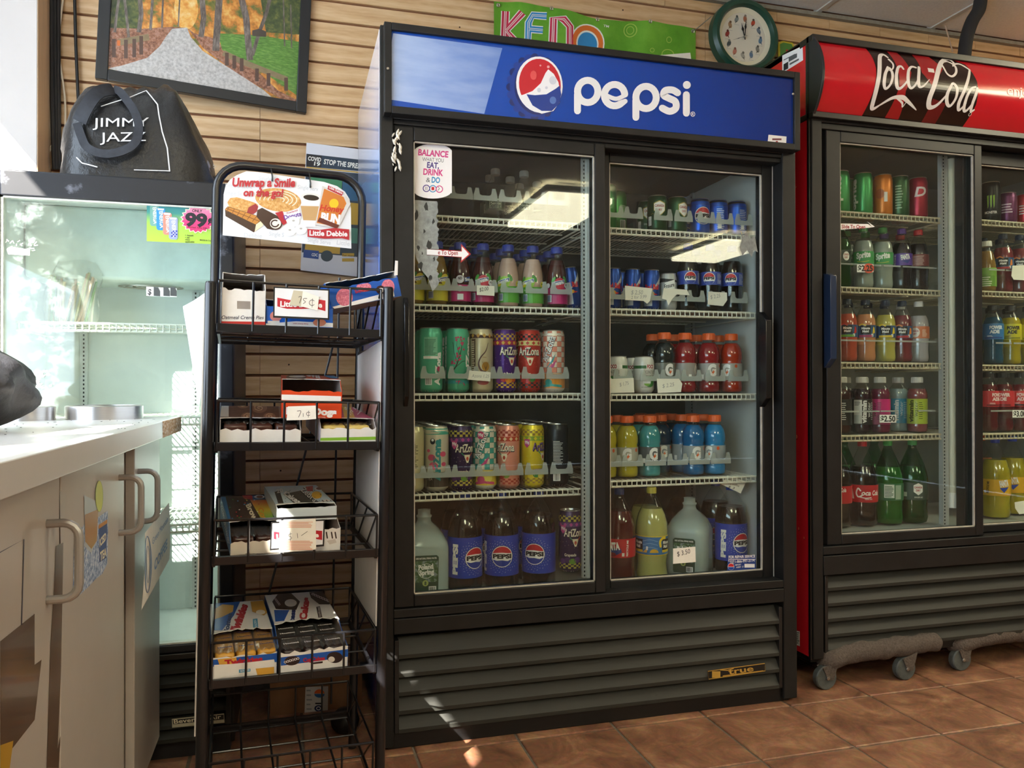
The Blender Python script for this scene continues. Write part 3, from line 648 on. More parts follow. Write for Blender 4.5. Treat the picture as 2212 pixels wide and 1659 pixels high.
sk([(1946, 152), (1942, 145), (1934, 150), (1928, 168), (1929, 188), (1936, 195), (1947, 185), (1955, 172)], [4, 5, 6, 7, 7, 6, 4, 2])                             # c
sk([(1975, 148), (1966, 146), (1957, 155), (1953, 172), (1955, 188), (1962, 194), (1972, 182), (1979, 160), (1982, 147)], [4, 5, 6, 7, 6, 5, 4, 5, 5])                # a
sk([(1982, 147), (1976, 172), (1977, 190), (1986, 190), (1999, 176)], [6, 7, 6, 4, 1.5])
A.poly([(2001, 148), (2014, 150), (2013, 160), (2000, 158)], WS)                                                                                                # dash
sk([(2062, 141), (2070, 130), (2066, 120), (2052, 123), (2035, 137), (2020, 160), (2009, 190), (2003, 215), (2008, 231), (2022, 228), (2038, 208)], [3, 5, 6, 8, 9, 10, 10, 10, 9, 6, 3])   # second C
sk([(2038, 138), (2040, 160), (2050, 168), (2062, 158), (2067, 140), (2058, 128), (2046, 130)], [4, 4, 5, 5, 5, 4, 3])
sk([(2066, 136), (2082, 134), (2096, 150)], [4, 5, 4])
sk([(2048, 185), (2039, 205), (2041, 222), (2050, 230), (2058, 215), (2058, 195), (2050, 184), (2045, 192)], [5, 7, 7, 5, 5, 6, 5, 3])                                # o
sk([(2096, 150), (2084, 175), (2072, 205), (2067, 225), (2072, 238), (2082, 225)], [4, 6, 7, 7, 5, 2])                                                              # l
sk([(2098, 192), (2089, 196), (2081, 212), (2080, 232), (2086, 240), (2096, 225), (2102, 195)], [4, 5, 6, 6, 5, 4, 5]); sk([(2102, 195), (2096, 222), (2097, 240), (2103, 238)], [5, 6, 5, 3])  # a
A.text('enjoy', 2166, 208, 2226, 214, 20, WS, .0)
A.ring(2098, 246, 3, 3.4, .8, WS)
A.build('header_print', hd, F, cutv=.008)
# droplets and stickers on the red side
Pq = lambda px, py: (lambda q: (q.y, q.z))(at(px, py, 'x', KX0)); Fq = lambda u, v, h: (KX0-h-.0003, u, v)
A = Art(Pq); A.poly([(1690, 120), (1734, 99), (1735, 130), (1690, 158)], SW).up()
A.poly([(1693, 139), (1703, 133), (1703, 148), (1693, 153)], INK).poly([(1704, 124), (1722, 115), (1722, 124), (1704, 134)], GREYD).poly([(1693, 129), (1718, 116), (1718, 118), (1693, 131)], GREYD).poly([(1706, 137), (1726, 126), (1726, 130), (1706, 141)], GREYD)
A.build('barcode_sticker', sd, Fq)
A = Art(Pq); A.poly([(1720, 1362), (1728, 1364), (1728, 1396), (1720, 1393)], SW).up().lines(1721, 1366, 1727, 1392, 6, GREYD); A.build('barcode_sticker', sd, Fq)
A = Art(Pq); DR1 = M('#e46a55', .1); DR2 = M('#8e1119', .15); random.seed(9)
for i in range(70):
    y, z_, s_ = random.uniform(KY+.03, .6), random.uniform(.15, 2.1), random.uniform(.002, .007); A.P = lambda a, b: (a, b)
    A.ell(y, z_, s_, s_*1.5, DR2, n=10); A.up().ell(y+s_*.15, z_+s_*.2, s_*.75, s_*1.1, DR1, n=10); A.up(-1)
A.build('droplet_print', sd, Fq)['kind'] = 'stuff'
# castors wrapped in dusty carpet
CARP = M('#5a5049', .95, var=.35, vs=160, bump=.8, bs=.006); RUB = M('#4b5150', .6, var=.3, vs=40)
def castor_bar(xa, xb, y, fwd):
    n = 26; b = MB().use(CARP); random.seed(11)
    pts = [(xa+(xb-xa)*i/n, y+.003*math.sin(i*1.7), .102+.002*math.sin(i*.9)+.012*i/n-.022*max(0, 1-i/5)) for i in range(n+1)]
    b.tube(pts, [(.033+random.uniform(-.002, .003))*(.55 if i in (0, n) else 1) for i in range(n+1)], 12); o = b.obj('castor_bar', CC, ang=80)
    for x in fwd:
        w_ = MB().use(RUB).lathe([(.012, -.013), (.036, -.013), (.039, -.009), (.039, .009), (.036, .013), (.012, .013)], 24, Matrix.Translation((x, y-.01, .039)) @ Matrix.Rotation(math.pi/2, 4, 'X')).obj('castor_wheel', CC)
        MB().use(CARP).prism([(-.03, .03), (.03, .05), (.012, -.012), (-.01, -.012)], -.018, -.014, T=Matrix.Translation((x+.012, y-.01, .045))).prism([(-.03, .03), (.03, .05), (.012, -.012), (-.01, -.012)], .014, .018, T=Matrix.Translation((x+.012, y-.01, .045))).obj('castor_fork', CC)
        MB().use(STEEL).lathe([(.0002, .003), (.005, .002), (.006, 0)], 10, Matrix.Translation((x, y-.029, .04)) @ Matrix.Rotation(math.pi/2, 4, 'X')).obj('axle_bolt', CC)
castor_bar(1.452, 1.93, .07, (1.46, 1.775)); castor_bar(2.0, 2.6, .09, (2.03, 2.42)); castor_bar(1.46, 2.72, .62, (1.5, 2.68))
settle(CC, (2.1, .39, 0))
# ---------------------------------------------------------------- old single-door cooler on the left
BC = thing('beverage_cooler', 'worn black single-door cooler with pale empty interior under the duffel bag', 'cooler')
BX0, BX1, BY, BZ = -.985, -.386, .09, 1.55
PALEL = M('#e3eae8', .4, var=.05, vs=8); WORN = mix_mat('worn_black_frame', [(.0, '#17181c'), (.58, '#1d1f25'), (.70, '#6a6c76'), (.8, '#b9bac2')], (1, 1, 1), 13, .45)
box('side_panel', BX1-.02, BX1, BY+.045, .70, .02, BZ, BLACK, BC, .002); box('side_panel', BX0, BX0+.02, BY+.045, .70, .02, BZ, BLACK, BC, .002)
box('top_panel', BX0, BX1, BY+.045, .70, BZ-.025, BZ, BLACK, BC, .002); box('back_panel', BX0+.02, BX1-.02, .51, .70, .1, BZ-.025, PALEL, BC)
box('liner_wall', BX0+.02, BX0+.032, BY+.05, .58, .29, BZ-.03, PALEL, BC); box('liner_wall', BX1-.032, BX1-.02, BY+.05, .58, .29, BZ-.03, PALEL, BC)
box('liner_floor', BX0+.03, BX1-.03, BY+.05, .58, .22, .3, PALEL, BC); box('liner_ceiling', BX0+.03, BX1-.03, BY+.05, .58, BZ-.04, BZ-.026, PALEL, BC)
dr = MB().use(WORN); g = (BX0+.04, BX1-.036, .312, BZ-.066)
dr.box(BX0, g[0], BY, BY+.04, .29, BZ).box(g[1], BX1, BY, BY+.04, .29, BZ).box(g[0], g[1], BY, BY+.04, g[3], BZ).box(g[0], g[1], BY, BY+.04, .29, g[2])
bd = dr.obj('door', BC, bevel=.004)
gm = MB().use(M('#dfe3da', .5, var=.2))
for a in ((g[0], g[0]+.006, g[2], g[3]), (g[1]-.005, g[1], g[2], g[3]), (g[0], g[1], g[2], g[2]+.004), (g[0], g[1], g[3]-.004, g[3])): gm.box(a[0], a[1], BY+.006, BY+.03, a[2], a[3])
gm.obj('seal', bd, smooth=False)
DIRTY = clear('dirty_glass', (.93, .975, .965), .02, 1.45, haze=.012, hazecol=(.75, .88, .86), dirt=.2, edge=(-.30, -.12))
MB().use(DIRTY).box(g[0]+.002, g[1]-.002, BY+.014, BY+.019, g[2]+.002, g[3]-.002).obj('glass_pane', bd, smooth=False)
for z in (1.172, .918, .622): shelf(BC, BX0+.055, BX1-.045, BY+.075, .50, z, n=30, lip=.02)
standard(BC, BX0+.13, BX0+.15, .497, .3, 1.3); standard(BC, BX1-.15, BX1-.13, .497, .3, 1.3); 
# evaporator housing with fan guard
ev = box('evaporator_housing', BX0+.035, BX1-.035, .30, .51, 1.305, BZ-.04, M('#cfdcd6', .45, var=.12, vs=7), BC, .01)
fg = MB().use(STEEL)
for r in (.03, .05, .07, .09): fg.tube([(-.64+r*math.cos(a*.2618), .40+.55*r*math.sin(a*.2618), 1.298-.0) for a in range(24)], .0016, 5, closed=True)
for a in range(6): fg.tube([(-.64, .40, 1.292), (-.64+.09*math.cos(a*1.047), .40+.05*math.sin(a*1.047), 1.298)], .0016, 5)
fg.obj('fan_guard', ev)
louvers(BC, BX0+.02, BX1-.02, .05, .27, 6, BY+.01); box('base', BX0+.01, BX1-.01, BY+.03, .69, 0, .05, BLACKM, BC)
box('kick_strip', BX0, BX1, BY, BY+.04, .272, .288, BLACK, BC, .002)
P, F = plane_y(BY+.004); A = Art(P)
A.poly([(371, 1553), (484, 1541), (485, 1561), (372, 1572)], M('#b9b49c', .4)).up().poly([(373, 1555), (483, 1543.5), (483.5, 1554), (374, 1564.5)], M('#1a1a1a', .4)).up()
A.text('Beverage-Air', 376, 1563, 478, 1552, 8.5, M('#e8e2c8', .4), .015); A.build('maker_badge', BC, F)
# energy drink sticker, price holder, glue
P, F = plane_y(BY+.0135); A = Art(P)
EN = ramp_mat('energy_poster_print', 'Z', [(0, '#b4d84a'), (.4, '#9fcf52'), (.62, '#2f8a86'), (1, '#1b6f8f')], .35)
A.poly([(317, 419), (470, 430), (470, 528), (317, 521)], EN).up()
YL = M('#f3ef9a', .4); A.text('Energa Maxx Power Energy Drink', 331, 431, 468, 439, 6.5, YL, .03)
for i, (x, y, c) in enumerate(((333, 465, '#6fa79d'), (347, 474, '#2f8fd0'), (361, 484, '#d08a78'), (374, 494, '#9aa7d8'))):
    A.up(); A.poly([(x-9, y-22), (x-6, y-25), (x+7, y-24), (x+10, y-21), (x+10, y+20), (x+7, y+24), (x-6, y+23), (x-9, y+19)], M(c, .35)).up().poly([(x-7, y-24), (x+8, y-23), (x+6, y-19), (x-6, y-20)], M('#dfe6ee', .3))
    A.text('ENERGA', x-3, y-17, x-1, y+19, 8, SW, .02)
A.checker(370, 498, 383, 512, 4, 4, M('#2b3aa8', .4))
A.up(); st_ = []
for i in range(40):
    a = 2*math.pi*i/40; r = 1.0 if i % 2 else .86; st_.append((428+39*r*math.cos(a), 474+31*r*math.sin(a)))
A.poly(st_, M('#f6e9c8', .4)).up().poly([(428+(x-428)*.93, 474+(y-474)*.93) for x, y in st_], ramp_mat('burst_print', 'Z', [(0, '#d81f62'), (.45, '#e2337a'), (1, '#f0b8d4')], .4)).up()
A.text('ONLY', 415, 458, 437, 459.5, 6, INK, .03).text('99', 399, 487, 447, 490, 27, INK, .05).text('¢', 449, 481, 458, 482, 14, INK, .04).text('Limited Time Offer!', 406, 492, 452, 496, 3.6, M('#7a1030', .4), .02)
for i, t in enumerate(('+ deposit', '+ tax', 'where', 'applicable')): A.text(t, 400, 510+4.6*i, 400+len(t)*2, 510.4+4.6*i, 3.2, INK, .02)
A.text('MADE IN THE USA', 432, 520, 466, 523, 3, INK, .01)
A.build('energy_drink_sticker', bd, F)
A = Art(P); A.poly([(316, 619), (382, 623), (382, 642), (316, 639)], M('#d9e2de', .5)).up().poly([(316, 619), (330, 620), (330, 639.5), (316, 639)], SW).up().text('$', 319, 636, 327, 636.5, 12, INK, .02)
for x in (332, 353, 368): A.poly([(x, 620), (x+10, 621), (x+14, 629), (x+14, 640), (x, 639)], M('#454a4b', .5))
A.build('price_sticker', bd, F)
A = Art(P); random.seed(21); GL2 = M('#efe9e4', .7, var=.2, vs=90)
A.poly([(14, 538), (30, 534), (44, 536), (64, 540), (64, 552), (18, 549)], GL2)
for i in range(26): x, y = random.uniform(12, 76), random.uniform(514, 542); A.stroke([(x, y), (x+random.uniform(-6, 10), y+random.uniform(-7, 5))], random.uniform(.8, 2.4), GL2, cap=False)
for i in range(34): x, y = random.uniform(45, 110), random.uniform(800, 845); A.poly([(x, y), (x+random.uniform(3, 9), y-1), (x+random.uniform(2, 8), y+random.uniform(2, 5)), (x-1, y+3)], GL2)
A.build('glue_residue', bd, F)['kind'] = 'stuff'
settle(BC, (-.685, .4, 0))
# ================================================================== wire snack rack
RM = Matrix.Translation((-.401, -.386, 0)) @ Matrix.Rotation(math.radians(4.06), 4, 'Z') @ Matrix.Translation((0, 0, 1.2)) @ Matrix.Rotation(math.radians(1.07), 4, 'Y') @ Matrix.Translation((0, 0, -1.2))
RW, RD = .38, .406; RMI = RM.inverted()
def rk(px, py, yl):
    n = (RM.to_3x3() @ Vector((0, 1, 0))); return RMI @ hit(px, py, RM @ Vector((0, yl, 0)), n)
def planeP(Mw, ax, v):
    """photo pixel -> two local coordinates on the local plane ax = v"""
    Mi = Mw.inverted(); i = 'xyz'.index(ax); e = Vector([1 if k == i else 0 for k in range(3)]); n = Mw.to_3x3() @ e; p0 = Mw @ (e*v)
    def P(px, py):
        q = Mi @ hit(px, py, p0, n); return tuple(q[k] for k in range(3) if k != i)
    return P
RK = thing('snack_rack', 'black metal five-basket snack rack with hooped top sign frame', 'rack', mw=RM)
RB = M('#131316', .28, spec=.6)
TOPZ = rk(620, 368, RD).z
for x, zt, zb in ((0, rk(455, 612, 0).z, .0), (RW, rk(838, 624, 0).z, .008)):
    MB().use(RB).tube([(x, 0, zb), (x, 0, zt)], .0118, 14).obj('front_post', RK); MB().use(RB).lathe([(.0118, 0), (.010, .004), (.0001, .005)], 14, Matrix.Translation((x, 0, zt))).obj('post_cap', RK)
hp = [(0, RD, .004), (0, RD, TOPZ-.07)]+[(.07-.07*math.cos(math.radians(a)), RD, TOPZ-.07+.07*math.sin(math.radians(a))) for a in (15, 30, 45, 60, 75)]+[(.07, RD, TOPZ)]
hp += [(RW-x, y, z) for x, y, z in reversed(hp)]; hp[-1] = (RW, RD, .01)
MB().use(RB).tube(hp, .0112, 14).obj('hoop_frame', RK)
RL = []   # (lip z, rail z)
for ly, ry in ((712, 616), (961, 868), (1200, 1118), (1457, 1373)): RL.append((rk(640, ly, 0).z, rk(640, ry, 0).z))
RL.append((RL[-1][0]-.255, RL[-1][1]-.255))
bx0, bx1 = .017, RW-.017
for i, (lz, rz) in enumerate(RL):
    b = MB().use(RB); y1 = RD-.012
    b.tube([(bx0, -.004, rz), (bx1, -.004, rz), (bx1, y1, rz), (bx0, y1, rz)], .0032, 8, closed=True)
    o = b.obj('basket', RK)
    box('basket_lip', .012, RW-.012, -.006, .003, lz-.012, lz+.007, RB, o, .0015)
    w_ = MB().use(RB)
    for k in range(6): x = bx0+(bx1-bx0)*k/5; w_.tube([(x, -.005, rz), (x, -.005, lz-.008)], .0026, 7)
    w_.obj('front_wire', o)['kind'] = 'stuff'
    w_ = MB().use(RB)
    for k in range(6): x = bx0+(bx1-bx0)*k/5; w_.tube([(x, 0, lz-.004), (x, y1, lz-.004), (x, y1, rz)], .0026, 7)
    for q in (.04, .36, .68, .97): w_.tube([(bx0, y1*q, lz-.0085), (bx1, y1*q, lz-.0085)], .0026, 7)
    w_.obj('bottom_wire', o)['kind'] = 'stuff'
    w_ = MB().use(RB)
    for x in (bx0, bx1):
        for a, c in ((.0, .33), (.33, .66), (.66, 1)): w_.tube([(x, y1*a, rz), (x, y1*c, lz-.004)], .0024, 6)
        w_.box(x-.003, x+.003, 0, y1, lz-.016, lz-.002)
    w_.obj('side_wire', o)['kind'] = 'stuff'
    box('cross_bar', .01, RW-.01, RD-.012, RD-.004, lz-.016, lz+.004, RB, o)
a, b_ = rk(722, 735, RD), rk(540, 1440, RD)
MB().use(RB).tube([a, b_], .003, 7).obj('brace_rod', RK); a, b_ = rk(733, 600, RD), rk(715, 1520, RD); MB().use(RB).tube([a, b_], .003, 7).obj('brace_rod', RK)
SPM = M('#e9e6e2', .5, var=.03)
MB().use(SPM).prism([(.03, .45), (RD-.05, .45), (RD-.03, 1.09), (.03, 1.11)], RW-.010, RW-.007, axis='x').obj('side_board', RK)
MB().use(SPM).prism([(.02, .25), (RD-.05, .25), (RD-.05, 1.12), (.02, 1.19)], -.0155, -.0125, axis='x').obj('side_board', RK)
for zz in (.43, .74, 1.07): box('side_arm', RW-.006, RW-.002, 0, RD, zz, zz+.03, RB, RK)
# bent paper flap hanging off the left side
fp = MB().use(M('#eef0f2', .6)); q = [rk(395, 662, .12), rk(441, 632, .02), rk(446, 760, .02), rk(430, 880, .05)]
fp.grid(lambda u, v: tuple((q[0]*(1-u)+q[1]*u)*(1-v)+(q[3]*(1-u)+q[2]*u)*v + Vector((0, .02*math.sin(u*2.5), 0))), 6, 6); o = fp.obj('side_paper', RK, smooth=True)
o['label'] = 'curled white paper flap'
A = Art(planeP(RM, 'y', .06)); GP = M('#b4b8c8', .6)
# hanging header card
YS = RD-.022; P = planeP(RM, 'y', YS); F = lambda u, v, h: (u, YS-h, v)
HC = thing('hanging_sign', 'white hanging card reading Unwrap a Smile on the go with snack cakes', 'sign', mw=RM)
out = [(481, 508), (483, 420), (487, 402), (497, 388), (512, 378), (532, 370), (560, 372), (640, 384), (700, 393), (728, 402), (745, 414), (755, 430), (758, 450), (759, 537)]
MB().use(M('#eceef1', .4)).prism([P(*p) for p in out], YS, YS+.002).obj('card', HC, smooth=False)
for px, y0, y1 in ((586, 366, 392), (668, 376, 406)): t_ = rk(px, y0, YS); e_ = rk(px+2, y1, YS); MB().use(BLACKG).tube([(t_.x, RD, TOPZ+.002), (t_.x, YS-.004, t_.z), (e_.x, YS-.006, e_.z+.012), (e_.x, YS-.002, e_.z)], .0022, 7).obj('hook', HC)
A = Art(P); LG = M('#cfd3d8', .5); TXR = M('#b8202f', .4); CRUST = mix_mat('baked_crust', [(.3, '#b9793a'), (.5, '#d9a35c'), (.7, '#eccb94')], ns=120); CHOC = M('#3a1d14', .3)
for t, x0, y0, x1, y1 in (('Little Debbie', 487, 404, 545, 408), ('Single Serve', 558, 389, 618, 394), ('Single Se', 485, 420, 523, 423), ('Single Serv', 643, 408, 687, 413), ('Debbie', 527, 512, 566, 514), ('Single S', 581, 509, 613, 512), ('Single Serve', 664, 522, 714, 529), ('Little', 727, 528, 755, 531)): A.text(t, x0, y0, x1, y1, 9, LG, .01)
A.up()
A.ell(601, 432, 50, 25, CRUST, rot=8); A.up()
for k in range(4): A.stroke(arc(601, 432, 40-9*k, 19-4.4*k, 180, 400, 16), 2.2, M('#f3e6cc', .4))
A.poly([(491, 437), (497, 428), (512, 426), (548, 437), (558, 442), (552, 458), (540, 460), (496, 452)], CRUST).up().poly([(537, 448), (552, 440), (558, 446), (555, 457), (547, 463), (533, 460)], M('#9b1c2c', .3))
A.poly([(486, 452), (492, 446), (568, 470), (566, 488), (548, 502), (487, 467)], CHOC).up().poly([(492, 447), (569, 471), (552, 485), (486, 453)], M('#c9873a', .4)).up()
for k in range(6): A.stroke([(494+12*k, 448+4*k), (490+11*k, 458+4.2*k)], 1.6, M('#8a5424', .4), cap=False)
A.stroke([(489, 450), (560, 478)], 1.6, M('#8a5424', .4)); A.poly([(553, 485), (568, 474), (568, 488), (550, 501)], M('#efe0bd', .5))
A.up().poly([(556, 454), (566, 449), (606, 470), (610, 482), (603, 494), (590, 497), (577, 494), (554, 468)], CHOC).up().ell(595, 483, 14, 13, M('#f2ece2', .4)).up().stroke(arc(594, 483, 8, 7, 20, 300, 14), 3, CHOC).ring(595, 483, 15, 14, 3, CHOC)
A.poly([(594, 460), (610, 456), (622, 480), (612, 487), (600, 468)], TXR).poly([(612, 461), (646, 449), (650, 472), (620, 482)], M('#e8ecf3', .4)).up().text('Donuts', 614, 475, 651, 466, 9, M('#6a2f9a', .4), .03).text('Powdered', 620, 463, 643, 456, 4, TXR, .02)
for x, y in ((634, 479), (626, 499), (650, 496)): A.ell(x, y, 13, 11, M('#f7f6f4', .5)).up().ell(x, y-2, 3, 2, M('#b9b4ac', .5))
A.up().poly([(647, 416), (652, 432), (650, 446), (655, 446), (658, 474), (655, 490), (681, 491), (690, 446), (693, 445), (697, 428)], M('#f4f2f0', .5)).up().poly([(649, 445), (691, 446), (684, 477), (655, 476)], M('#c9a06a', .5)).ell(672, 426, 22, 8.5, M('#e9e6e2', .5), rot=6).up().ell(672, 427.5, 17, 6, M('#23130d', .3), rot=6)
A.up().poly([(696, 402), (746, 424), (757, 440), (730, 494), (680, 486), (690, 440)], M('#d9d5d0', .3)).up().poly([(700, 408), (742, 426), (748, 440), (724, 490), (684, 482), (692, 440)], M('#d07a2e', .35)).up().ell(721, 440, 10, 10, M('#f4c51d', .4))
A.text('Honey', 690, 455, 741, 460, 13, M('#c9341d', .4), .03, shear=.2).text('BUN', 692, 478, 733, 483, 18, SW, .06).poly([(690, 470), (733, 487), (728, 495), (685, 479)], M('#6a2a1d', .4)).poly([(709, 401), (741, 416), (738, 424), (707, 409)], TXR).up().text('Little Debbie', 710, 407, 738, 420, 5, SW, .02)
A.up().poly([(664, 495), (690, 497), (720, 493), (754, 496), (754, 519), (738, 515), (700, 516), (664, 512)], TXR).up().text('Little Debbie', 668, 509, 750, 511, 11, SW, .03)
A.text('Unwrap a Smile', 501, 403, 637, 404, 18, TXR, .04, shear=.12).text('on the go!', 525, 424, 611, 425, 16, TXR, .04, shear=.12)
A.build('card_print', HC, F)
# ---------------------------------------------------------------- cartons
CBRD = M('#9a9088', .7, var=.1); CWHT = M('#eceae6', .6, var=.03, vs=50)
def rag(x0, x1, y, amp, n, seed): random.seed(seed); return [(x0+(x1-x0)*i/n, y+random.uniform(-amp, amp)) for i in range(n+1)]
def carton(label, x0, x1, y0, y1, z, h, hf, yt, outm, frontm, cat='snack box', rx=0., rz=0., ry=0., amp=.006, seed=1, topm=None):
    w, d = x1-x0, y1-y0
    Mw = RM @ Matrix.Translation((x0, y0, z)) @ Matrix.Rotation(rz, 4, 'Z') @ Matrix.Rotation(ry, 4, 'Y') @ Matrix.Rotation(rx, 4, 'X')
    t = thing('snack_carton', label, cat, mw=Mw, group='cartons in the snack rack'); e = .0012
    m_ = MB().use(outm); m_.box(0, w, d-e, d, 0, h)
    sp = [(0, 0), (d, 0), (d, h), (yt, h), (yt*.5, hf+(h-hf)*.35), (0, hf)]
    m_.prism(sp, 0, e, axis='x').prism(sp, w-e, w, axis='x')
    m_.use(CBRD).box(0, w, 0, d, 0, e); sp2 = [(y+(.0005 if y < d/2 else -e), v-.0004) for y, v in sp]; m_.prism(sp2, e, e+.0006, axis='x').prism(sp2, w-e-.0006, w-e, axis='x').box(e, w-e, d-e-.0006, d-e, e, h-.001)
    m_.obj('carton_body', t, smooth=False)
    f_ = MB().use(frontm).prism([(0, 0), (w, 0)]+list(reversed(rag(0, w, hf, amp*.5, 14, seed))), -.0, e).obj('front_panel', t, smooth=False)
    ed = rag(0, w, yt, amp, 16, seed+9); ed = [(x, y+.02*(1-(2*x/w-1)**2)) for x, y in ed]
    T = MB().use(topm or outm).prism(ed+[(w, d), (0, d)], h-e, h, axis='z').obj('top_panel', t, smooth=False)
    rim = MB().use(CWHT); rim.prism([(x, y-.004-.003*(i % 3)) for i, (x, y) in enumerate(ed)]+list(reversed([(x, y+.003) for x, y in ed])), h-e*.9, h+.0003, axis='z'); rim.obj('torn_edge', t, smooth=False)
    global CL_T, CL_F; CL_T = (0, w, yt+.012, d); CL_F = (0, w, 0, hf-.001)
    return t, Mw, w, d, h
def faceart(Mw, ax, v):
    P = planeP(Mw, ax, v)
    if ax == 'z': return Art(P), (lambda u, q, h: (u, q, v+h+.0004))
    if ax == 'y': return Art(P), (lambda u, q, h: (u, v-h-.0003, q))
    return Art(P), (lambda u, q, h: (v-h-.0003, u, q))
def lx(px, py, y): return rk(px, py, y).x
z1, z2, z3, z4 = [r[0]+.001 for r in RL[:4]]
NAVY = M('#1c2f6e', .4); SKYB = M('#1f6fc0', .35); KRED = M('#c62a22', .4); ORG = M('#d9481f', .35)
# basket 1
t, Mw, w, d, h = carton('white snack carton with red stripe reading Creme Pies in the top basket', lx(478, 700, .01), lx(573, 700, .01), .012, .30, z1, .125, .082, .06, CWHT, CWHT, seed=2)
A, F = faceart(Mw, 'y', 0); A.poly([(474, 694), (573, 695), (573, 704), (474, 703)], KRED); A.text('Oatmeal Creme Pies', 478, 689, 569, 689.5, 7.5, M('#20263f', .5), .01, shear=.2)
A.poly([(512, 650), (541, 651), (541, 668), (512, 667)], CBRD); A.build('front_print', t, F, clip=CL_F)
A, F = faceart(Mw, 'z', h); A.poly([(469, 600), (476, 600), (480, 622), (474, 622)], TXR).poly([(483, 603), (550, 603), (551, 611), (486, 612)], M('#8d9ccc', .4)).poly([(512, 612), (556, 606), (558, 620), (520, 621)], CRUST); A.build('top_print', t, F, clip=CL_T)
t, Mw, w, d, h = carton('blue snack carton with pink cake picture behind the price card, top basket', lx(574, 700, .02), lx(719, 700, .02), .02, .32, z1, .07, .052, .05, M('#2a62b8', .4), M('#1463cf', .4), seed=4)
A, F = faceart(Mw, 'y', 0); A.poly([(574, 703), (719, 707), (719, 698), (640, 694), (574, 699)], CWHT).up().ell(596, 683, 13, 11, M('#d98a86', .5)).ell(690, 697, 14, 8, M('#d98a6a', .5)).up().rect(578, 693, 604, 698, CWHT).text('with creme filling', 633, 700, 666, 701, 3, TXR); A.build('front_print', t, F, clip=CL_F)
A, F = faceart(Mw, 'z', h); A.ell(575, 630, 22, 8, M('#e8b9a2', .5)).ell(580, 642, 16, 5, TXR).ell(640, 640, 26, 6, M('#e6c2b0', .5)); A.build('top_print', t, F, clip=CL_T)
t, Mw, w, d, h = carton('blue carton of pink snowball cakes tipped up on the rack corner', lx(716, 665, .02), lx(716, 665, .02)+.165, .02, .20, rk(716, 668, .02).z, .062, .045, .02, M('#1556b0', .35), M('#1556b0', .35), ry=math.radians(-13.5), seed=6, topm=M('#2f74c4', .35))
SNOW = mix_mat('pink_coconut', [(.3, '#b8506a'), (.55, '#d9798c'), (.75, '#efb3bc')], ns=260)
A, F = faceart(Mw, 'y', 0); A.poly([(718, 663), (850, 628), (852, 640), (724, 668)], CWHT).up().ell(744, 642, 18, 19, SNOW).ell(838, 620, 14, 17, SNOW).ell(786, 620, 16, 10, SNOW).up().ell(822, 626, 10, 9, M('#3a1815', .3)).up().ell(823, 627, 6.5, 5, CWHT).text('Snowballs', 767, 634, 803, 627, 7, TXR, .03); A.build('front_print', t, F, clip=CL_F)
A, F = faceart(Mw, 'z', h); A.ell(725, 609, 26, 3.4, SNOW, rot=-6).ell(785, 604, 26, 4, SNOW, rot=-6).up().text('Sno', 742, 613, 765, 611, 4, TXR, .03).poly([(690, 611), (740, 612), (738, 615), (690, 613)], M('#2f6cc4', .4)); A.build('top_print', t, F, clip=CL_T)
MB().use(CWHT).prism([(.158, .05), (.166, .05), (.174, .082), (.168, .084)], .0, .002, T=Matrix.Identity(4)).obj('torn_flap', t, smooth=False)
# basket 2
t, Mw, w, d, h = carton('brown swiss roll cake carton torn open along its front, second basket', lx(474, 950, .02), lx(650, 950, .02), .02, .38, z2+.002, .052, .030, .036, M('#c9c2bd', .4), CWHT, rx=math.radians(3.4), seed=8, topm=M('#8d7b72', .4))
SWIS = mix_mat('chocolate_print', [(.35, '#4a2c22'), (.6, '#6e4a3a'), (.75, '#8c6a58')], ns=60)
A, F = faceart(Mw, 'z', h); A.poly([(474, 848), (500, 848), (500, 900), (476, 900)], M('#e3ded9', .4)).poly([(494, 862), (600, 858), (604, 905), (494, 905)], SWIS).up()
for x, y, r in ((555, 857, 16), (560, 882, 17), (525, 874, 14), (582, 900, 13), (535, 900, 14)): A.ell(x, y, r, r*.62, M('#8a5a3c', .4)).up(); A.stroke([(x+k*.06*r*math.cos(k*.9), y+k*.037*r*math.sin(k*.9)) for k in range(14)], 1.6, M('#e8c9a0', .4)); A.up(-1)
A.up(2).text('SWISS', 590, 857, 634, 895, 12, TXR, .04).ell(602, 852, 13, 4.5, M('#f1e6e2', .4)).up().poly([(560, 848), (588, 847), (588, 855), (560, 856)], TXR); A.build('top_print', t, F, clip=CL_T)
WRAP = clear('cello_wrap', (.95, .93, .9), .12, 1.5, haze=.08)
def cakes(t, lst, mat, wrap=True):
    for (x0, x1, y0, y1, z0, z1) in lst:
        m_ = MB().use(mat); m_.box(x0, x1, y0, y1, z0, z1); c = m_.obj('wrapped_cake', t, bevel=.006)
        if wrap: MB().use(WRAP).grid(lambda u, v: (x0-.003+(x1-x0+.006)*u, y0-.003+(y1-y0+.006)*v, z1+.003+.003*math.sin(u*19+v*7)*math.cos(v*13)), 14, 10).obj('wrapper', c)
cakes(t, [(.008+.054*i, .056+.054*i, .012, .1, .004, .04) for i in range(3)], M('#4a2a1f', .3))
t, Mw, w, d, h = carton('pink and white cake carton with torn front in the second basket', lx(692, 950, .02), lx(812, 950, .02), .02, .38, z2+.002, .052, .032, .036, M('#d9cfd3', .4), CWHT, rx=math.radians(3.4), seed=10, topm=M('#c04a78', .35))
A, F = faceart(Mw, 'y', 0); A.poly([(690, 946), (812, 943), (812, 950), (690, 952)], M('#8cbf3a', .4)); A.build('front_print', t, F, clip=CL_F)
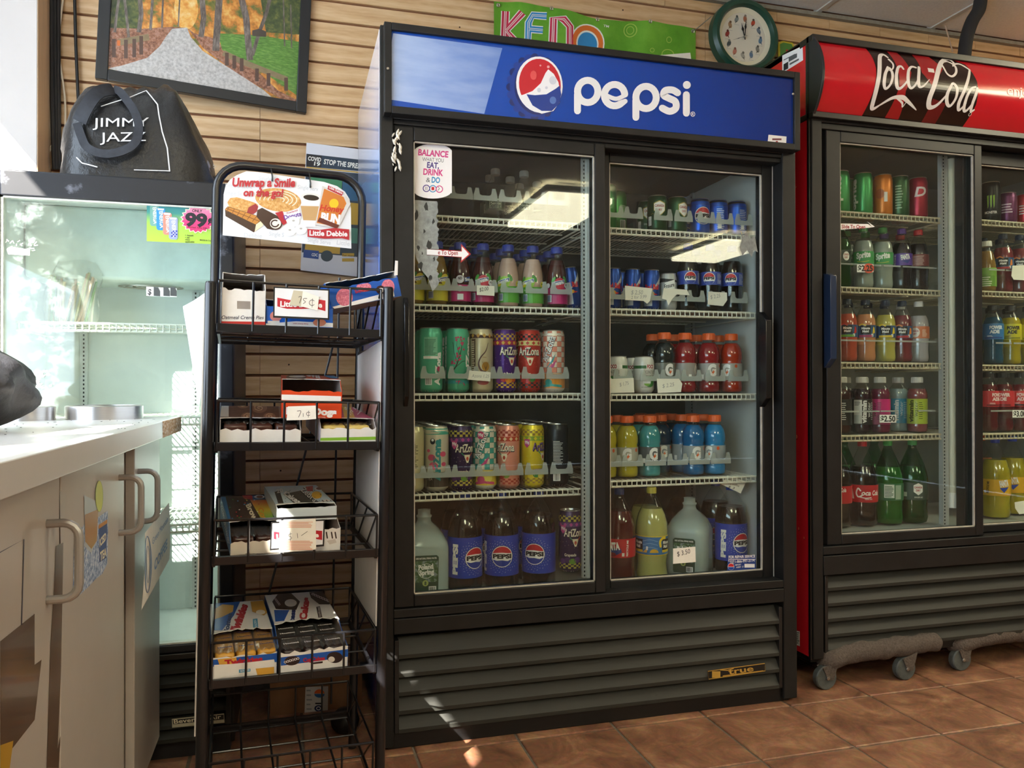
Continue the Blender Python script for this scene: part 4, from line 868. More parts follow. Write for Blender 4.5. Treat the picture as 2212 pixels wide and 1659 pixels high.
A, F = faceart(Mw, 'z', h); A.poly([(735, 865), (750, 862), (768, 905), (745, 905)], M('#d9b44a', .4)).up().text('Strawberry', 742, 862, 778, 896, 9, SW, .02).text('CAKE', 733, 872, 758, 898, 8, SW, .02).ell(757, 852, 11, 4, M('#f4dfe2', .4)); A.build('top_print', t, F, clip=CL_T)
cakes(t, [(.008+.055*i, .058+.055*i, .014, .1, .004, .038) for i in range(2)], M('#d9bd6a', .35))
zt = z2+.066
t, Mw, w, d, h = carton('orange red snack carton with torn-open top lying across two boxes', lx(607, 916, .03), lx(737, 916, .03), .03, .30, z2+.0565, .085, .062, .06, M('#d8431d', .35), ORG, rx=math.radians(3.5), rz=math.radians(-3), seed=12)
A, F = faceart(Mw, 'y', 0); A.poly([(607, 852), (737, 856), (736, 868), (608, 864)], CWHT).up().text('Devil Dogs', 618, 894, 727, 897, 14, SW, .06).text('CREME FILLED DEVILS FOOD CAKES', 652, 901, 703, 903, 3, SW, .01); A.build('front_print', t, F, clip=CL_F)
A, F = faceart(Mw, 'z', h); A.ell(640, 815, 22, 6, M('#3d1f16', .35)).up().ell(642, 814, 18, 2.2, SW).text('Devil', 645, 809, 692, 818, 10, SW, .05).up().ell(717, 811, 19, 7, M('#2f86c4', .4), rot=8).up().text("Drake's", 703, 811, 731, 813, 5, SW, .03).poly([(700, 819), (722, 822), (732, 834), (724, 834)], M('#2f86c4', .4)); A.build('top_print', t, F, clip=CL_T)
# basket 3
t, Mw, w, d, h = carton('blue chocolate brownie carton with colourful sprinkles, torn open, third basket', lx(497, 1205, .02), lx(606, 1203, .02), .02, .37, z3+.002, .06, .028, .06, M('#1d5c93', .35), M('#d7cdbd', .5), rx=math.radians(4), rz=math.radians(4), seed=14, topm=M('#2a6ea6', .35))
A, F = faceart(Mw, 'z', h); A.poly([(486, 1068), (540, 1072), (585, 1150), (505, 1150)], M('#3b2219', .35)).poly([(540, 1080), (575, 1080), (600, 1140), (575, 1140)], ramp_mat('rainbow_print', 'Y', [(0, '#3fae4a'), (.35, '#e8d23a'), (.65, '#e8862a'), (1, '#c8342a')], .35)).up()
random.seed(4)
for _ in range(30): A.ell(random.uniform(495, 575), random.uniform(1075, 1150), 2, 1.2, M(random.choice(['#e8d23a', '#3fae4a', '#d8342a', '#3a8fd0', '#f0f0f0']), .4), n=6)
A.up().text('Brownies', 531, 1092, 561, 1155, 11, M('#f3e6c8', .4), .04).text('Cosmic', 556, 1100, 580, 1152, 11, M('#f0a02a', .4), .04).ell(560, 1074, 11, 4, SW).up().ell(561, 1074, 7, 3, M('#7a3a22', .4)).poly([(522, 1070), (545, 1071), (546, 1080), (527, 1078)], TXR); A.build('top_print', t, F, clip=CL_T)
A, F = faceart(Mw, 'x', 0); A.text('COSMIC BROWNIES', 481, 1092, 497, 1175, 4, SW, .01); A.build('side_print', t, F)
cakes(t, [(.006, .05, .012, .11, .003, .036), (.054, .098, .012, .11, .003, .036)], M('#3a1e15', .3))
A, F = faceart(Mw, 'y', 0); A.bars(530, 1195, 575, 1199, 24, GREYD); A.build('front_print', t, F, clip=CL_F)
t, Mw, w, d, h = carton('plain white carton of striped cakes under the pale blue striped-cake box, third basket', lx(606, 1190, .02), lx(735, 1183, .02), .02, .34, z3+.002, .062, .05, .06, CWHT, CWHT, rx=math.radians(2), seed=16)
A, F = faceart(Mw, 'y', 0)
for x in (705, 716, 724): A.stroke([(x, 1150), (x+2, 1162)], 3, M('#3a2a22', .4))
A.poly([(706, 1168), (724, 1164), (727, 1172), (712, 1176)], M('#d4ccc4', .5)); A.build('front_print', t, F, clip=CL_F)
t, Mw, w, d, h = carton('pale blue carton picturing zebra-striped cakes lying on a white carton', lx(598, 1118, .04), lx(728, 1108, .04), .04, .36, z3+.068, .034, .03, .03, M('#dfe6ea', .35), M('#cfd9df', .4), rx=math.radians(1.5), rz=math.radians(2.5), seed=18, amp=.003, topm=M('#c4d9e4', .35))
A, F = faceart(Mw, 'z', h); A.poly([(593, 1063), (604, 1060), (622, 1116), (610, 1117)], M('#1c1c1e', .4)).poly([(612, 1068), (650, 1060), (690, 1085), (640, 1092)], M('#1d2420', .4)).up()
A.text('20', 598, 1066, 612, 1063, 8, SW, .02).text('Zebra', 648, 1060, 678, 1087, 11, INK, .07).text('Cakes', 612, 1068, 646, 1091, 9.5, SW, .04).up().text('Zebra', 649, 1060, 679, 1087, 11, SW, .01)
A.ell(684, 1070, 11, 8, M('#e8b21d', .4)).poly([(660, 1052), (676, 1050), (676, 1062), (664, 1062)], TXR).ell(690, 1056, 11, 4, SW).up().ell(690, 1056, 7, 3, M('#8a4a2a', .4))
A.poly([(624, 1102), (640, 1090), (665, 1090), (672, 1104), (655, 1113), (636, 1113)], M('#e9e1d8', .4)).poly([(690, 1086), (705, 1079), (722, 1084), (727, 1096), (708, 1100)], M('#e9e1d8', .4)).up()
for k in range(4): A.stroke([(634+9*k, 1092), (644+8*k, 1100), (648+7*k, 1110)], 2.2, M('#33221c', .4), sm=3)
for k in range(3): A.stroke([(696+9*k, 1082), (706+7*k, 1090), (710+6*k, 1098)], 2.2, M('#33221c', .4), sm=3)
for _ in range(30): A.ell(random.uniform(615, 715), random.uniform(1052, 1085), .9, .8, INK, n=5)
A.build('top_print', t, F, clip=CL_T)
# basket 4
t, Mw, w, d, h = carton('white and blue snack carton torn open showing wrapped golden cakes', lx(458, 1465, .01), lx(598, 1448, .01), .008, .37, z4+.001, .066, .046, .115, M('#0f56ae', .35), M('#e9e8e6', .4), rx=math.radians(1), rz=math.radians(2.5), seed=20, topm=M('#eceae8', .4))
GLD = M('#dba543', .4)
A, F = faceart(Mw, 'z', h); A.poly([(463, 1303), (500, 1300), (520, 1297), (505, 1330), (480, 1362), (462, 1362)], M('#1556b0', .35)).up().poly([(466, 1315), (480, 1306), (505, 1308), (503, 1322), (478, 1334), (464, 1338)], GLD).poly([(541, 1300), (578, 1297), (582, 1320), (570, 1330), (545, 1322)], GLD).up()
A.ell(563, 1323, 10, 5, M('#f2ead8', .5)).text('Twinkies', 512, 1372, 535, 1308, 17, TXR, .07).text('Hostess', 492, 1372, 501, 1326, 10, NAVY, .05).poly([(546, 1338), (556, 1337), (558, 1358), (547, 1360)], M('#3f9ac4', .4)).up().text('GOLDEN', 556, 1358, 553, 1340, 5, SW, .02); A.build('top_print', t, F, clip=CL_T)
A, F = faceart(Mw, 'y', 0); A.poly([(460, 1418), (598, 1402), (598, 1430), (460, 1440)], M('#1556b0', .35)).poly([(470, 1424), (510, 1418), (512, 1432), (475, 1440)], GLD).up(2).text('Twinkies', 486, 1437, 568, 1428, 11, TXR, .06).up().poly([(462, 1436), (500, 1434), (530, 1431), (592, 1424), (597, 1448), (462, 1466)], CWHT).up().poly([(552, 1444), (592, 1440), (592, 1454), (556, 1458)], GLD).poly([(516, 1446), (541, 1444), (541, 1450), (516, 1453)], M('#3f9ac4', .4)).up().text('GOLDEN', 519, 1451, 539, 1448.5, 4, SW, .02); A.build('front_print', t, F, clip=CL_F)
cakes(t, [(.006+.044*i, .046+.044*i, .014, .17, .006, .05) for i in range(3)], M('#d8a13c', .4))
for i in range(3):
    A = Art(); A.P = lambda a, b: (a, b)
    for k in range(4): A.text('Hostess', .012+.044*i, .03+.032*k, .042+.044*i, .034+.032*k, .008, NAVY, .04)
    A.build('wrapper_print', t, lambda u, v, hh: (u, v, .0578+hh))['kind'] = 'stuff'
t, Mw, w, d, h = carton('white and blue chocolate cupcake carton torn open showing dark wrapped cakes', lx(603, 1448, .01), lx(752, 1432, .01), .008, .385, z4+.001, .072, .045, .13, M('#0f56ae', .35), M('#e9e8e6', .4), rx=math.radians(1.5), rz=math.radians(2.5), seed=22, topm=M('#eceae8', .4))
DC = M('#2c1e1e', .35)
A, F = faceart(Mw, 'z', h); A.poly([(588, 1300), (600, 1284), (628, 1281), (648, 1300), (640, 1318), (596, 1316)], DC).poly([(668, 1280), (700, 1276), (716, 1292), (712, 1306), (690, 1306), (672, 1292)], DC).poly([(592, 1318), (625, 1318), (612, 1345), (610, 1372), (598, 1372)], M('#1556b0', .35)).up()
A.ell(628, 1303, 13, 8, M('#cfc8c4', .5))
for k in range(7): A.ring(676+5.5*k, 1284+2.4*k, 3.4, 2.4, 1.2, SW, n=10).ring(590+2.2*k, 1288+3*k, 2.6, 2, .9, SW, n=9)
A.text('CupCakes', 656, 1380, 668, 1292, 16, TXR, .06).text('Hostess', 632, 1372, 638, 1318, 11, NAVY, .05).poly([(683, 1312), (691, 1310), (698, 1342), (690, 1346)], M('#3a2326', .4)).up().text('CHOCOLATE CAKE', 695, 1344, 690, 1312, 4, SW, .01); A.build('top_print', t, F, clip=CL_T)
A, F = faceart(Mw, 'y', 0); A.poly([(606, 1420), (752, 1402), (752, 1418), (700, 1426), (607, 1438)], M('#1556b0', .35)).up().ell(631, 1427, 17, 10, DC, rot=-8).ell(723, 1420, 17, 12, DC).up()
for k in range(6): A.ring(616+5.5*k, 1430-1.6*k, 3, 2.6, 1, SW, n=9)
A.ell(716, 1424, 7, 6, M('#d9d2cc', .5)).text('CupCakes', 655, 1430, 702, 1425, 8, TXR, .05).poly([(672, 1431), (697, 1428), (697, 1432), (672, 1435)], DC); A.build('front_print', t, F, clip=CL_F)
cakes(t, [(.008+.046*i, .05+.046*i, .012, .19, .006, .046) for i in range(3)], M('#2a1a17', .35))
for i in range(3):
    A = Art(); A.P = lambda a, b: (a, b)
    for k in range(4): A.text('Hostess', .012+.046*i, .03+.036*k, .046+.046*i, .034+.036*k, .008, SW, .03)
    A.build('wrapper_print', t, lambda u, v, hh: (u, v, .0538+hh))['kind'] = 'stuff'
# price cards hung on the baskets
def card(label, pts, border, yl=-.012, ctr=None):
    P = planeP(RM, 'y', yl); t = thing('price_card', label, 'price card', mw=RM)
    MB().use(M('#131314', .4) if border else PAPER).prism([P(*p) for p in pts], yl, yl+.002).obj('card', t, smooth=False)
    return t, Art(P), (lambda u, v, h: (u, yl-h, v))
def debbie(A, x0, y0, x1, y1, sl):
    w = x1-x0; f = lambda u, v: (x0+w*u, y0+(y1-y0)*v+sl*w*u)
    A.poly([f(0, -.1), f(.25, .1), f(.5, .12), f(.8, -.08), f(1, .05), f(1, 1.15), f(.8, .9), f(.5, 1), f(.2, 1.02), f(0, .8)], TXR).up(); a = f(.06, .8); b = f(.93, .78); A.text('Little Debbie', a[0], a[1], b[0], b[1], (y1-y0)*.55, SW, .035)
t, A, F = card('white snack brand card with taped 75 cent note in the top basket', [(591, 619), (712, 625), (711, 691), (590, 686)], True); A.poly([(594, 622), (709, 628), (708, 687), (593, 682)], M('#e4e6ea', .35)).up(); debbie(A, 599, 645, 703, 666, .03); A.build('card_print', t, F)
n_, A, F = card('tan and white paper note with handwritten 75 cents on the top card', [(634, 627), (656, 629), (689, 641), (686, 671), (652, 662), (625, 659)], False, -.0155); A.poly([(634, 627), (654, 629), (650, 662), (625, 659)], M('#c9c2aa', .8)).up().stroke([(645, 642), (651, 641), (647, 655)], 1.1, INK, sm=4).stroke([(663, 645), (656, 645), (656, 649), (660, 652), (655, 656)], 1, INK, sm=4).stroke(arc(674, 654, 6, 6, -40, -320, 12), 1, INK).stroke([(675, 645), (674, 664)], .9, INK); A.build('handwriting', n_, F)
n_, A, F = card('white paper note with handwritten 75 cents on the second basket', [(622, 878), (682, 876), (683, 905), (658, 907), (619, 908)], False, -.011); A.stroke([(642, 888), (650, 888), (645, 901)], 1.1, INK, sm=4).stroke([(655, 893), (655, 900)], 1, INK).stroke(arc(666, 894, 4, 4, -30, -330, 10), 1, INK).stroke([(667, 887), (666, 902)], .8, INK); A.build('handwriting', n_, F)
t, A, F = card('white snack brand card with pink receipt note in the third basket', [(586, 1128), (702, 1122), (700, 1180), (583, 1189)], True); A.poly([(589, 1131), (699, 1125), (697, 1176), (586, 1185)], M('#e4e6ea', .35)).up(); debbie(A, 591, 1150, 696, 1168, -.04); A.build('card_print', t, F)
n_, A, F = card('pink printed receipt with handwritten one dollar price on third basket', [(604, 1125), (682, 1120), (683, 1187), (603, 1194)], False, -.0155); RP = M('#e0a58e', .8)
A.lines(609, 1127, 676, 1141, 6, RP, .55, .15).lines(609, 1168, 677, 1189, 9, RP, .6, .12).up().stroke([(630, 1153), (625, 1154), (624, 1158), (629, 1160), (629, 1164), (622, 1166)], .9, INK, sm=4).stroke([(627, 1149), (627, 1169)], .8, INK).stroke([(642, 1152), (643, 1162)], .9, INK).stroke([(651, 1157), (664, 1148)], .9, INK); A.build('handwriting', n_, F)
# ================================================================== counter on the left
LAM = M('#cfcdc9', .3, var=.03, vs=5); LAMF = M('#bcb5ac', .38, var=.04, vs=4)
CT_ = thing('countertop', 'grey white laminate countertop with chipped bare end', 'countertop')
box('top_slab', -1.115, -.515, -2.7, .06, .882, .92, LAM, CT_, .0015)
box('bare_edge', -.5152, -.5142, -.25, .0605, .8825, .9195, mix_mat('chipboard', [(.35, '#6a4a2a'), (.5, '#a87a44'), (.62, '#d9cfc0')], (1, 1, 1), 160, .9), CT_)
random.seed(8); cm = MB().use(M('#3a3630', .8))
for _ in range(70):
    x, y = random.uniform(-.95, -.53), random.uniform(-.75, -.02); s_ = random.uniform(.0008, .0028); cm.box(x, x+s_, y, y+s_*2, .92, .9206)
cm.obj('crumbs', CT_)['kind'] = 'stuff'
settle(CT_, (-.8, -1.3, .88))
XF = -.56
def cabinet(label, y0, y1, doors):
    t = thing('base_cabinet', label, 'cabinet')
    c = MB().use(LAMF); c.box(-1.09, -.58, y0, y1, .1, .882); c.use(M('#4a4540', .7)).box(-1.07, -.62, y0, y1, 0, .1); c.obj('carcass', t, smooth=False)
    ds = []
    for a, b in doors:
        d_ = box('cabinet_door', -.579, XF, a, b, .103, .868, LAMF, t, .0015); ds.append(d_)
    settle(t, (-.83, (y0+y1)/2, 0)); return t, ds
HND = M('#a9a8a5', .36, metal=.45)
def pull(d_, y, z0, z1):
    r = .02; o_ = .04; X = XF+o_
    p = [(XF, y, z1), (X-r, y, z1)]+[(X-r+r*math.sin(math.radians(a)), y, z1-r+r*math.cos(math.radians(a))) for a in (22, 45, 68)]+[(X, y, z1-r), (X, y, z0+r)]+[(X-r+r*math.cos(math.radians(a)), y, z0+r-r*math.sin(math.radians(a))) for a in (22, 45, 68)]+[(X-r, y, z0), (XF, y, z0)]
    MB().use(HND).tube(p, .0062, 10).obj('handle', d_)
c1, ds = cabinet('white laminate base cabinet with iced tea sticker and brown tape', -1.8, -.33, [(-1.36, -.9), (-.892, -.437)])
pull(ds[0], -.962, .703, .808); pull(ds[1], -.487, .712, .82)
c2, ds2 = cabinet('white laminate base cabinet end unit with coffee paper beside the cooler', -.328, .02, [(-.322, .016)])
pull(ds2[0], -.288, .702, .812)
def xart(): return Art(lambda px, py: (lambda q: (q.y, q.z))(at(px, py, 'x', XF))), (lambda u, v, h: (XF+h+.0003, u, v))
def rel(o, par):
    o.location = o.location-par.location; return o
# iced tea sticker
A, F = xart(); ICE = mix_mat('ice_cubes_print', [(.3, '#4a6aa0'), (.5, '#9fb6d6'), (.65, '#e3ebf4'), (.8, '#6f8fc0')], ns=140, detail=2); BL_ = M('#2d4f8f', .4)
A.poly([(160, 1150), (178, 1138), (184, 1128), (210, 1118), (232, 1103), (233, 1145), (231, 1218), (220, 1240), (205, 1252), (190, 1268), (172, 1285), (156, 1295)], ICE).up()
A.poly([(213, 1142), (231, 1130), (229, 1205), (214, 1215)], BL_).poly([(160, 1175), (172, 1168), (170, 1258), (160, 1262)], BL_).poly([(212, 1134), (231, 1122), (231, 1130), (212, 1143)], M('#c98a3a', .5)).up()
A.text('ICED', 214, 1182, 228, 1165, 16, M('#e9e2c6', .5), .05, vert=True).text('TEA', 215, 1212, 229, 1200, 18, M('#e9e2c6', .5), .05, vert=True).text('ED', 161, 1222, 169, 1210, 22, M('#e9e2c6', .5), .05, vert=True).text('EA', 160, 1258, 168, 1248, 20, M('#e9e2c6', .5), .05, vert=True)
TEA = ramp_mat('tea_glass_print', 'Z', [(0, '#c9b43a'), (.5, '#b8812f'), (1, '#8a5a2a')], .3)
A.poly([(181, 1070), (212, 1085), (208, 1168), (196, 1195), (182, 1180)], M('#b9c2c6', .35)).up().poly([(182, 1112), (211, 1100), (208, 1168), (196, 1186), (183, 1170)], TEA).up().ell(213, 1072, 8.5, 34, M('#c9cf3a', .4)).ring(213, 1072, 8.5, 34, 1.2, M('#9aa82a', .4))
A.build('iced_tea_sticker', ds[1], F)
TAPE = M('#6a5646', .25, var=.2, vs=12, coat=.3)
A, F = xart(); A.poly([(120, 1180), (136, 1172), (134, 1300), (131, 1450), (122, 1659), (100, 1659), (108, 1400), (117, 1250)], TAPE).poly([(128, 1060), (142, 1066), (136, 1170), (130, 1172)], M('#b9b4ac', .3)).poly([(127, 1600), (130, 1590), (126, 1659), (116, 1659)], TAPE); A.build('brown_tape', ds[1], F)
A, F = xart(); A.poly([(0, 1385), (74, 1326), (74, 1436), (89, 1425), (74, 1555), (0, 1650)], TAPE).poly([(0, 1660), (0, 1610), (28, 1600), (20, 1659)], M('#b9902f', .5)).stroke([(-4, 1195), (51, 1165), (46, 1350)], 2.2, M('#4a4a58', .5), cap=False); A.build('brown_tape', ds[0], F)
# coffee paper on the end unit
cp = thing('paper_sign', 'curled white coffee paper sign hanging on the end cabinet handle', 'paper sign', (-.54, -.2, .62)); XP = -.535
Pp = lambda px, py: (lambda q: (q.y, q.z))(at(px, py, 'x', XP)); bend = lambda u, v: XP+.012*math.sin((v-.45)*9)
pc = MB().use(PAPER); c_ = [Pp(302, 1152), Pp(357, 1086), Pp(356, 1208), Pp(294, 1320)]
def cpt(u, v): a = [(c_[0][k]*(1-u)+c_[1][k]*u)*(1-v)+(c_[3][k]*(1-u)+c_[2][k]*u)*v for k in (0, 1)]; return (bend(*a), a[0], a[1])
pc.grid(cpt, 6, 10); rel(pc.obj('sheet', cp), cp)
A = Art(Pp); CB = M('#7d9cc4', .6); A.ring(306, 1220, 8, 62, 2.4, CB).ring(306, 1220, 4.5, 40, 1.4, CB).text('COFFEE', 320, 1235, 349, 1183, 22, CB, .03, vert=True).text('Green Mountain', 316, 1178, 352, 1126, 14, CB, .0, vert=True)
rel(A.build('sheet_print', cp, lambda u, v, h: (bend(u, v)+h+.0006, u, v)), cp)
# aluminium rings sunk in the counter
def ring_(px, r, y, lab):
    c = at(px, 890, 'y', y); t = thing('cup_ring', lab, 'metal ring', (c.x, y, .92), group='aluminium cup rings')
    MB().use(M('#c9c6c4', .3, metal=1., var=.06, vs=90, stretch=(.2, .2, 6))).lathe([(r, 0), (r, .031), (r-.004, .033), (r-.008, .033), (r-.008, .002), (r-.012, .0015)], 48, caps=False).obj('ring_wall', t)
    MB().use(M('#3a3835', .6)).lathe([(.0001, .003), (r-.009, .003)], 32, caps=False).obj('ring_well', t)
ring_(226, .086, -.045, 'wide low aluminium cup ring near the chipped counter end'); ring_(55, .062, -.10, 'low aluminium cup ring beside the black jacket on the counter')
# black jacket lump on the counter
jk = MB().use(M('#24252a', .55, var=.35, vs=14, bump=.5, bs=.01))
ja = at(-40, 905, 'z', .925)
def jac(u, v):
    a = 2*math.pi*u; b = math.pi*v; f_ = 1+.10*math.sin(5*a+3*b)+.06*math.sin(9*a-4*b)
    z_ = max(0, .075+.078*math.cos(b)*(1+.15*math.sin(a*2)))
    return (-.812+.135*math.sin(b)*math.cos(a)*f_, -.62+.16*math.sin(b)*math.sin(a)*f_, .9205+z_)
jk.grid(jac, 40, 22, True); o = jk.obj('jacket', None, ang=80); tag(o, 'crumpled black jacket lying on the countertop', 'jacket')
# ================================================================== drinks
SHELL = clear('clear_bottle', (.97, .98, .97), .05, 1.5); GSHELL = clear('green_bottle', (.25, .62, .32), .05, 1.5)
MILKY = clear('milky_plastic', (.80, .86, .86), .2, 1.45, haze=.38, hazecol=(.62, .7, .7))
def ink(h): return M(h, .35)
def prof_r(prof):
    def R(v):
        for (r0, z0), (r1, z1) in zip(prof[:-1], prof[1:]):
            if z0 <= v <= z1: return r0+(r1-r0)*(v-z0)/max(z1-z0, 1e-6)
        return prof[-1][0] if v > prof[-1][1] else prof[0][0]
    return R
def make_can(name, r, h, base, art, metal=.35, topm=None):
    t = thing(name, '-', 'drink can'); n_ = r*.86
    MB().use(M(base, .32, metal=metal)).lathe([(r*.72, .0), (r*.78, .002), (r*.93, .007), (r, .013), (r, h-.02), (r*.97, h-.013), (n_+.0004, h-.004), (n_, h-.002)], 32, caps=False).obj('can_body', t, ang=50)
    MB().use(ALU).lathe([(n_, h-.003), (n_+.0016, h-.0008), (n_+.0012, h), (n_-.0008, h-.0004), (n_-.002, h-.005), (.0001, h-.0055)], 28, caps=False).lathe([(r*.7, .0002), (r*.78, .002), (r*.9, .006)], 24, caps=False).lathe([(.004, h-.0055), (.007, h-.0035), (.005, h-.003), (.0001, h-.003)], 10, Matrix.Translation((0, -.006, 0)) @ Matrix.Scale(1.5, 4, (0, 1, 0))).obj('can_lid', t)
    A = Art(); art(A, r, h); A.build('can_print', t, on_cyl(lambda v: r if v < h-.019 else r-(v-(h-.019))*.24, r), cut=r*.2, clip=(-math.pi*r, math.pi*r, .012, h-.004))
    return t
def make_bottle(name, prof, fill, liq, cap, capr, art=None, shell=None, lab=None, cat='drink bottle', capz=None, lrough=.12):
    t = thing(name, '-', cat); z1 = prof[-1][1]
    if liq:
        ip = [(max(r-.0014, .0005), max(z, .0018)) for r, z in prof if z < fill]; R = prof_r(prof); ip.append((R(fill)-.0014, fill))
        MB().use(liq if not isinstance(liq, str) else M(liq, lrough, spec=.4)).lathe(ip, 28).obj('liquid', t, ang=60)
    MB().use(shell or SHELL).lathe(prof, 32, caps=False).obj('bottle_shell', t, ang=60)
    if cap:
        c0, c1 = capz or (z1-.006, z1+.014); cm = MB().use(M(cap, .4)); sg = 36; vs = []
        cm.lathe([(capr, c0), (capr, c1-.003), (capr-.002, c1), (.0001, c1)], 30)
        for k in range(18): a = k*math.pi/9; cm.box(-.0006, .0006, capr-.0004, capr+.0005, c0+.001, c1-.004, Matrix.Rotation(a, 4, 'Z'))
        cm.obj('cap', t)
    if lab:
        z0, zt, lc = lab; R = prof_r(prof); n_ = 6
        MB().use(M(lc, .35, spec=.5)).lathe([(R(z0+(zt-z0)*i/n_)+.0004, z0+(zt-z0)*i/n_) for i in range(n_+1)], 32, caps=False).obj('label_band', t)
    if art:
        A = Art(); art(A, max(r for r, z in prof)); R = prof_r(prof); r0 = max(r for r, z in prof)
        A.build('label_print', t, on_cyl(lambda v: R(v)+.0006, r0), cut=r0*.2, clip=(-math.pi*r0, math.pi*r0, .002, z1))
    return t
KIND = {}; PLACED = {}
SHORT = dict(sn_yellow='yellow lemon tea bottle', sn_raspback='magenta tea bottle', sn_rasp='raspberry tea bottle', sn_kiwi='green kiwi tea bottle', az_back='mint nutrition-side tea can', az_green='mint blossom tea can', az_nutri='cream tall can', az_purple='purple punch can', az_red='red watermelon can', az_peach='peach checkered can', az_white='white tea can', az_grape='purple grape can', az_lemontea='turquoise checkered can', az_salmon='salmon can', az_yellow='yellow lemonade can', az_black='black tall can', cd_can='dark green ginger ale can', cd_can2='ginger ale can', pepsi_can='blue cola can', pepsi_can_back='blue cola can', ga_dark='dark sports drink', ga_red='red sports drink', ga_orange='orange red sports drink', ga_yellow='yellow sports drink', ga_frost='teal sports drink', ga_navy='dark blue sports drink', ga_blue='blue sports drink', sprite_can='green lemon lime can', orange_can='orange soda can', darkgreen_can='dark green soda can', cherry_can='cherry soda can', cd20='ginger ale bottle', sprite20='lemon lime bottle', grape20='grape soda bottle', drp20='maroon label soda bottle', fo20='orange soda bottle', mmw='watermelon juice bottle', mmp='pink lemonade bottle', mml='yellow lemonade bottle', mmf='fruit punch bottle', cdo20='orange label clear bottle', vw_black='black label flavoured water', vw_blackw='black and white label flavoured water', vw_mag='magenta label flavoured water', juice='white-capped juice bottle', pw_blue='blue sports drink', pw_yellow='yellow sports drink', pw_red='red sports drink', pw_redtag='red sports drink')
REAR = ('second row', 'third row', 'rear ')
def put(kind, px, z, Y, label, group=None, turn=0., py=None, name=None, tilt=None, yf=None, x=None):
    if x is None: x = at(px, py or 860, 'y', yf or Y).x
    z += .0022; rz = math.atan2(CAM.x-x, Y-CAM.y)+math.radians(turn)
    if kind not in PLACED: o = PLACED[kind] = KIND[kind](); o.location = (x, Y, z); o.rotation_euler = (0, 0, rz)
    else: o = dup(PLACED[kind], (x, Y, z), rz)
    if 'group' in o: del o['group']
    if group and group.startswith(REAR) and kind in SHORT: label = SHORT[kind]+' in the '+group.split(',')[0]+(', '+group.split(',')[1].strip() if ',' in group else '')
    tag(o, label, None, group)
    if tilt: o.rotation_euler = (tilt[0], tilt[1], rz)
    return o
# ---------------------------------------------------------------- can art
def chk(A, r, z0, z1, c, n=26): A.checker(-math.pi*r, z0, math.pi*r, z1, n, 3, ink(c))
def bandz(A, r, z0, z1, c1, c2):
    A.rect(-math.pi*r, z0, math.pi*r, z1, ink(c1)).up()
    for i in range(12): x = -math.pi*r+2*math.pi*r*(i+.5)/12; A.poly([(x-.006, (z0+z1)/2), (x, z0+.001), (x+.006, (z0+z1)/2), (x, z1-.001)], ink(c2))
    A.up(-1)
def az(base, chkc, b1, b2, txt, fruit, fl, tc='#f2ead8', price=False, off=0.):
    def art(A, r, h):
        chk(A, r, h-.034, h-.012, chkc); chk(A, r, .013, .03, chkc)
        if b1: bandz(A, r, h-.05, h-.036, b1, b2)
        A.up(2); A.text('AriZona', -.019+off, h-.081, .051+off, h-.081, .0235, ink('#1c1420'), .06); A.up().text('AriZona', -.020+off, h-.0795, .050+off, h-.0795, .0235, ink(tc), .025)
        A.poly([(.006+off, h-.088), (.03+off, h-.088), (.021+off, h-.112), (.015+off, h-.112)], ink('#e9dcc2')).ell(.018+off, h-.1, .004, .006, ink('#b8402a')).stroke([(.0+off, h-.083), (.008+off, h-.091)], .003, ink('#2a8a6a')).stroke([(.036+off, h-.083), (.028+off, h-.091)], .003, ink('#c8452a'))
        for k in range(26): a, b = (k*.618 % 1-.5)*5.6*r, .07+(k*.37 % 1)*.06; A.ell(a, b, .0007, .0007, ink('#e8dccc'), n=5)
        A.text(txt, -.018+off, .052, .02+off, .052, .009, ink(tc), .02).up()
        for i, c in enumerate(fruit): A.ell(-.024+.016*i+off, .036+.004*(i % 2), .011, .009, ink(c), n=14)
        if price: A.up().poly([(-.026, h-.045), (-.008, h-.045), (-.008, h-.062), (-.017, h-.072), (-.026, h-.062)], ink('#c8468c')).up().text('99¢', -.0245, h-.06, -.0095, h-.06, .01, SW, .03)
    return art
def az_green(A, r, h):
    br = ink('#2a2420'); pk = ink('#b83a66')
    A.stroke([(-.016, .062), (-.004, .078), (.004, .1), (.012, .128), (.014, .158)], [.004, .0035, .003, .002, .001], br, sm=4).stroke([(.0, .086), (-.01, .12), (-.013, .15)], .0014, br).stroke([(.008, .112), (-.002, .14), (.0, .16)], .0012, br).stroke([(-.004, .076), (.014, .092), (.024, .094)], .0016, br)
    A.up(); random.seed(2)
    for _ in range(22):
        x, y = random.uniform(-.018, .022), random.uniform(.085, .165)
        for k in range(4): A.ell(x+.002*math.cos(k*1.57), y+.002*math.sin(k*1.57), .0019, .0019, pk, n=6)
    A.text('with GINSENG', -.002, .05, .026, .05, .005, br, .0).text('and HONEY', .002, .042, .024, .042, .005, br, .0).rect(-.1, .026, .1, .036, ink('#2f9aa0'))
    for _ in range(8): x, y = random.uniform(-.016, .024), random.uniform(.02, .034); A.ell(x, y, .0025, .0025, pk, n=6)
    A.text('AriZona', -.046, .03, -.040, .17, .02, SW, .05).text('AriZona', .046, .03, .052, .17, .02, SW, .05)
def az_back(A, r, h):
    A.rect(-.02, .11, .022, .165, ink('#7fc4a8')).up().lines(-.018, .112, .02, .16, 12, ink('#2f6a5a'), .45).rect(-.022, .1, .024, .108, SW).rect(-.016, .022, .004, .052, SW).up().bars(-.014, .024, .002, .05, 9, INK)
    A.text('AriZona', .03, .02, .036, .12, .018, SW, .05).ell(.026, .07, .006, .008, ink('#b83a66'))
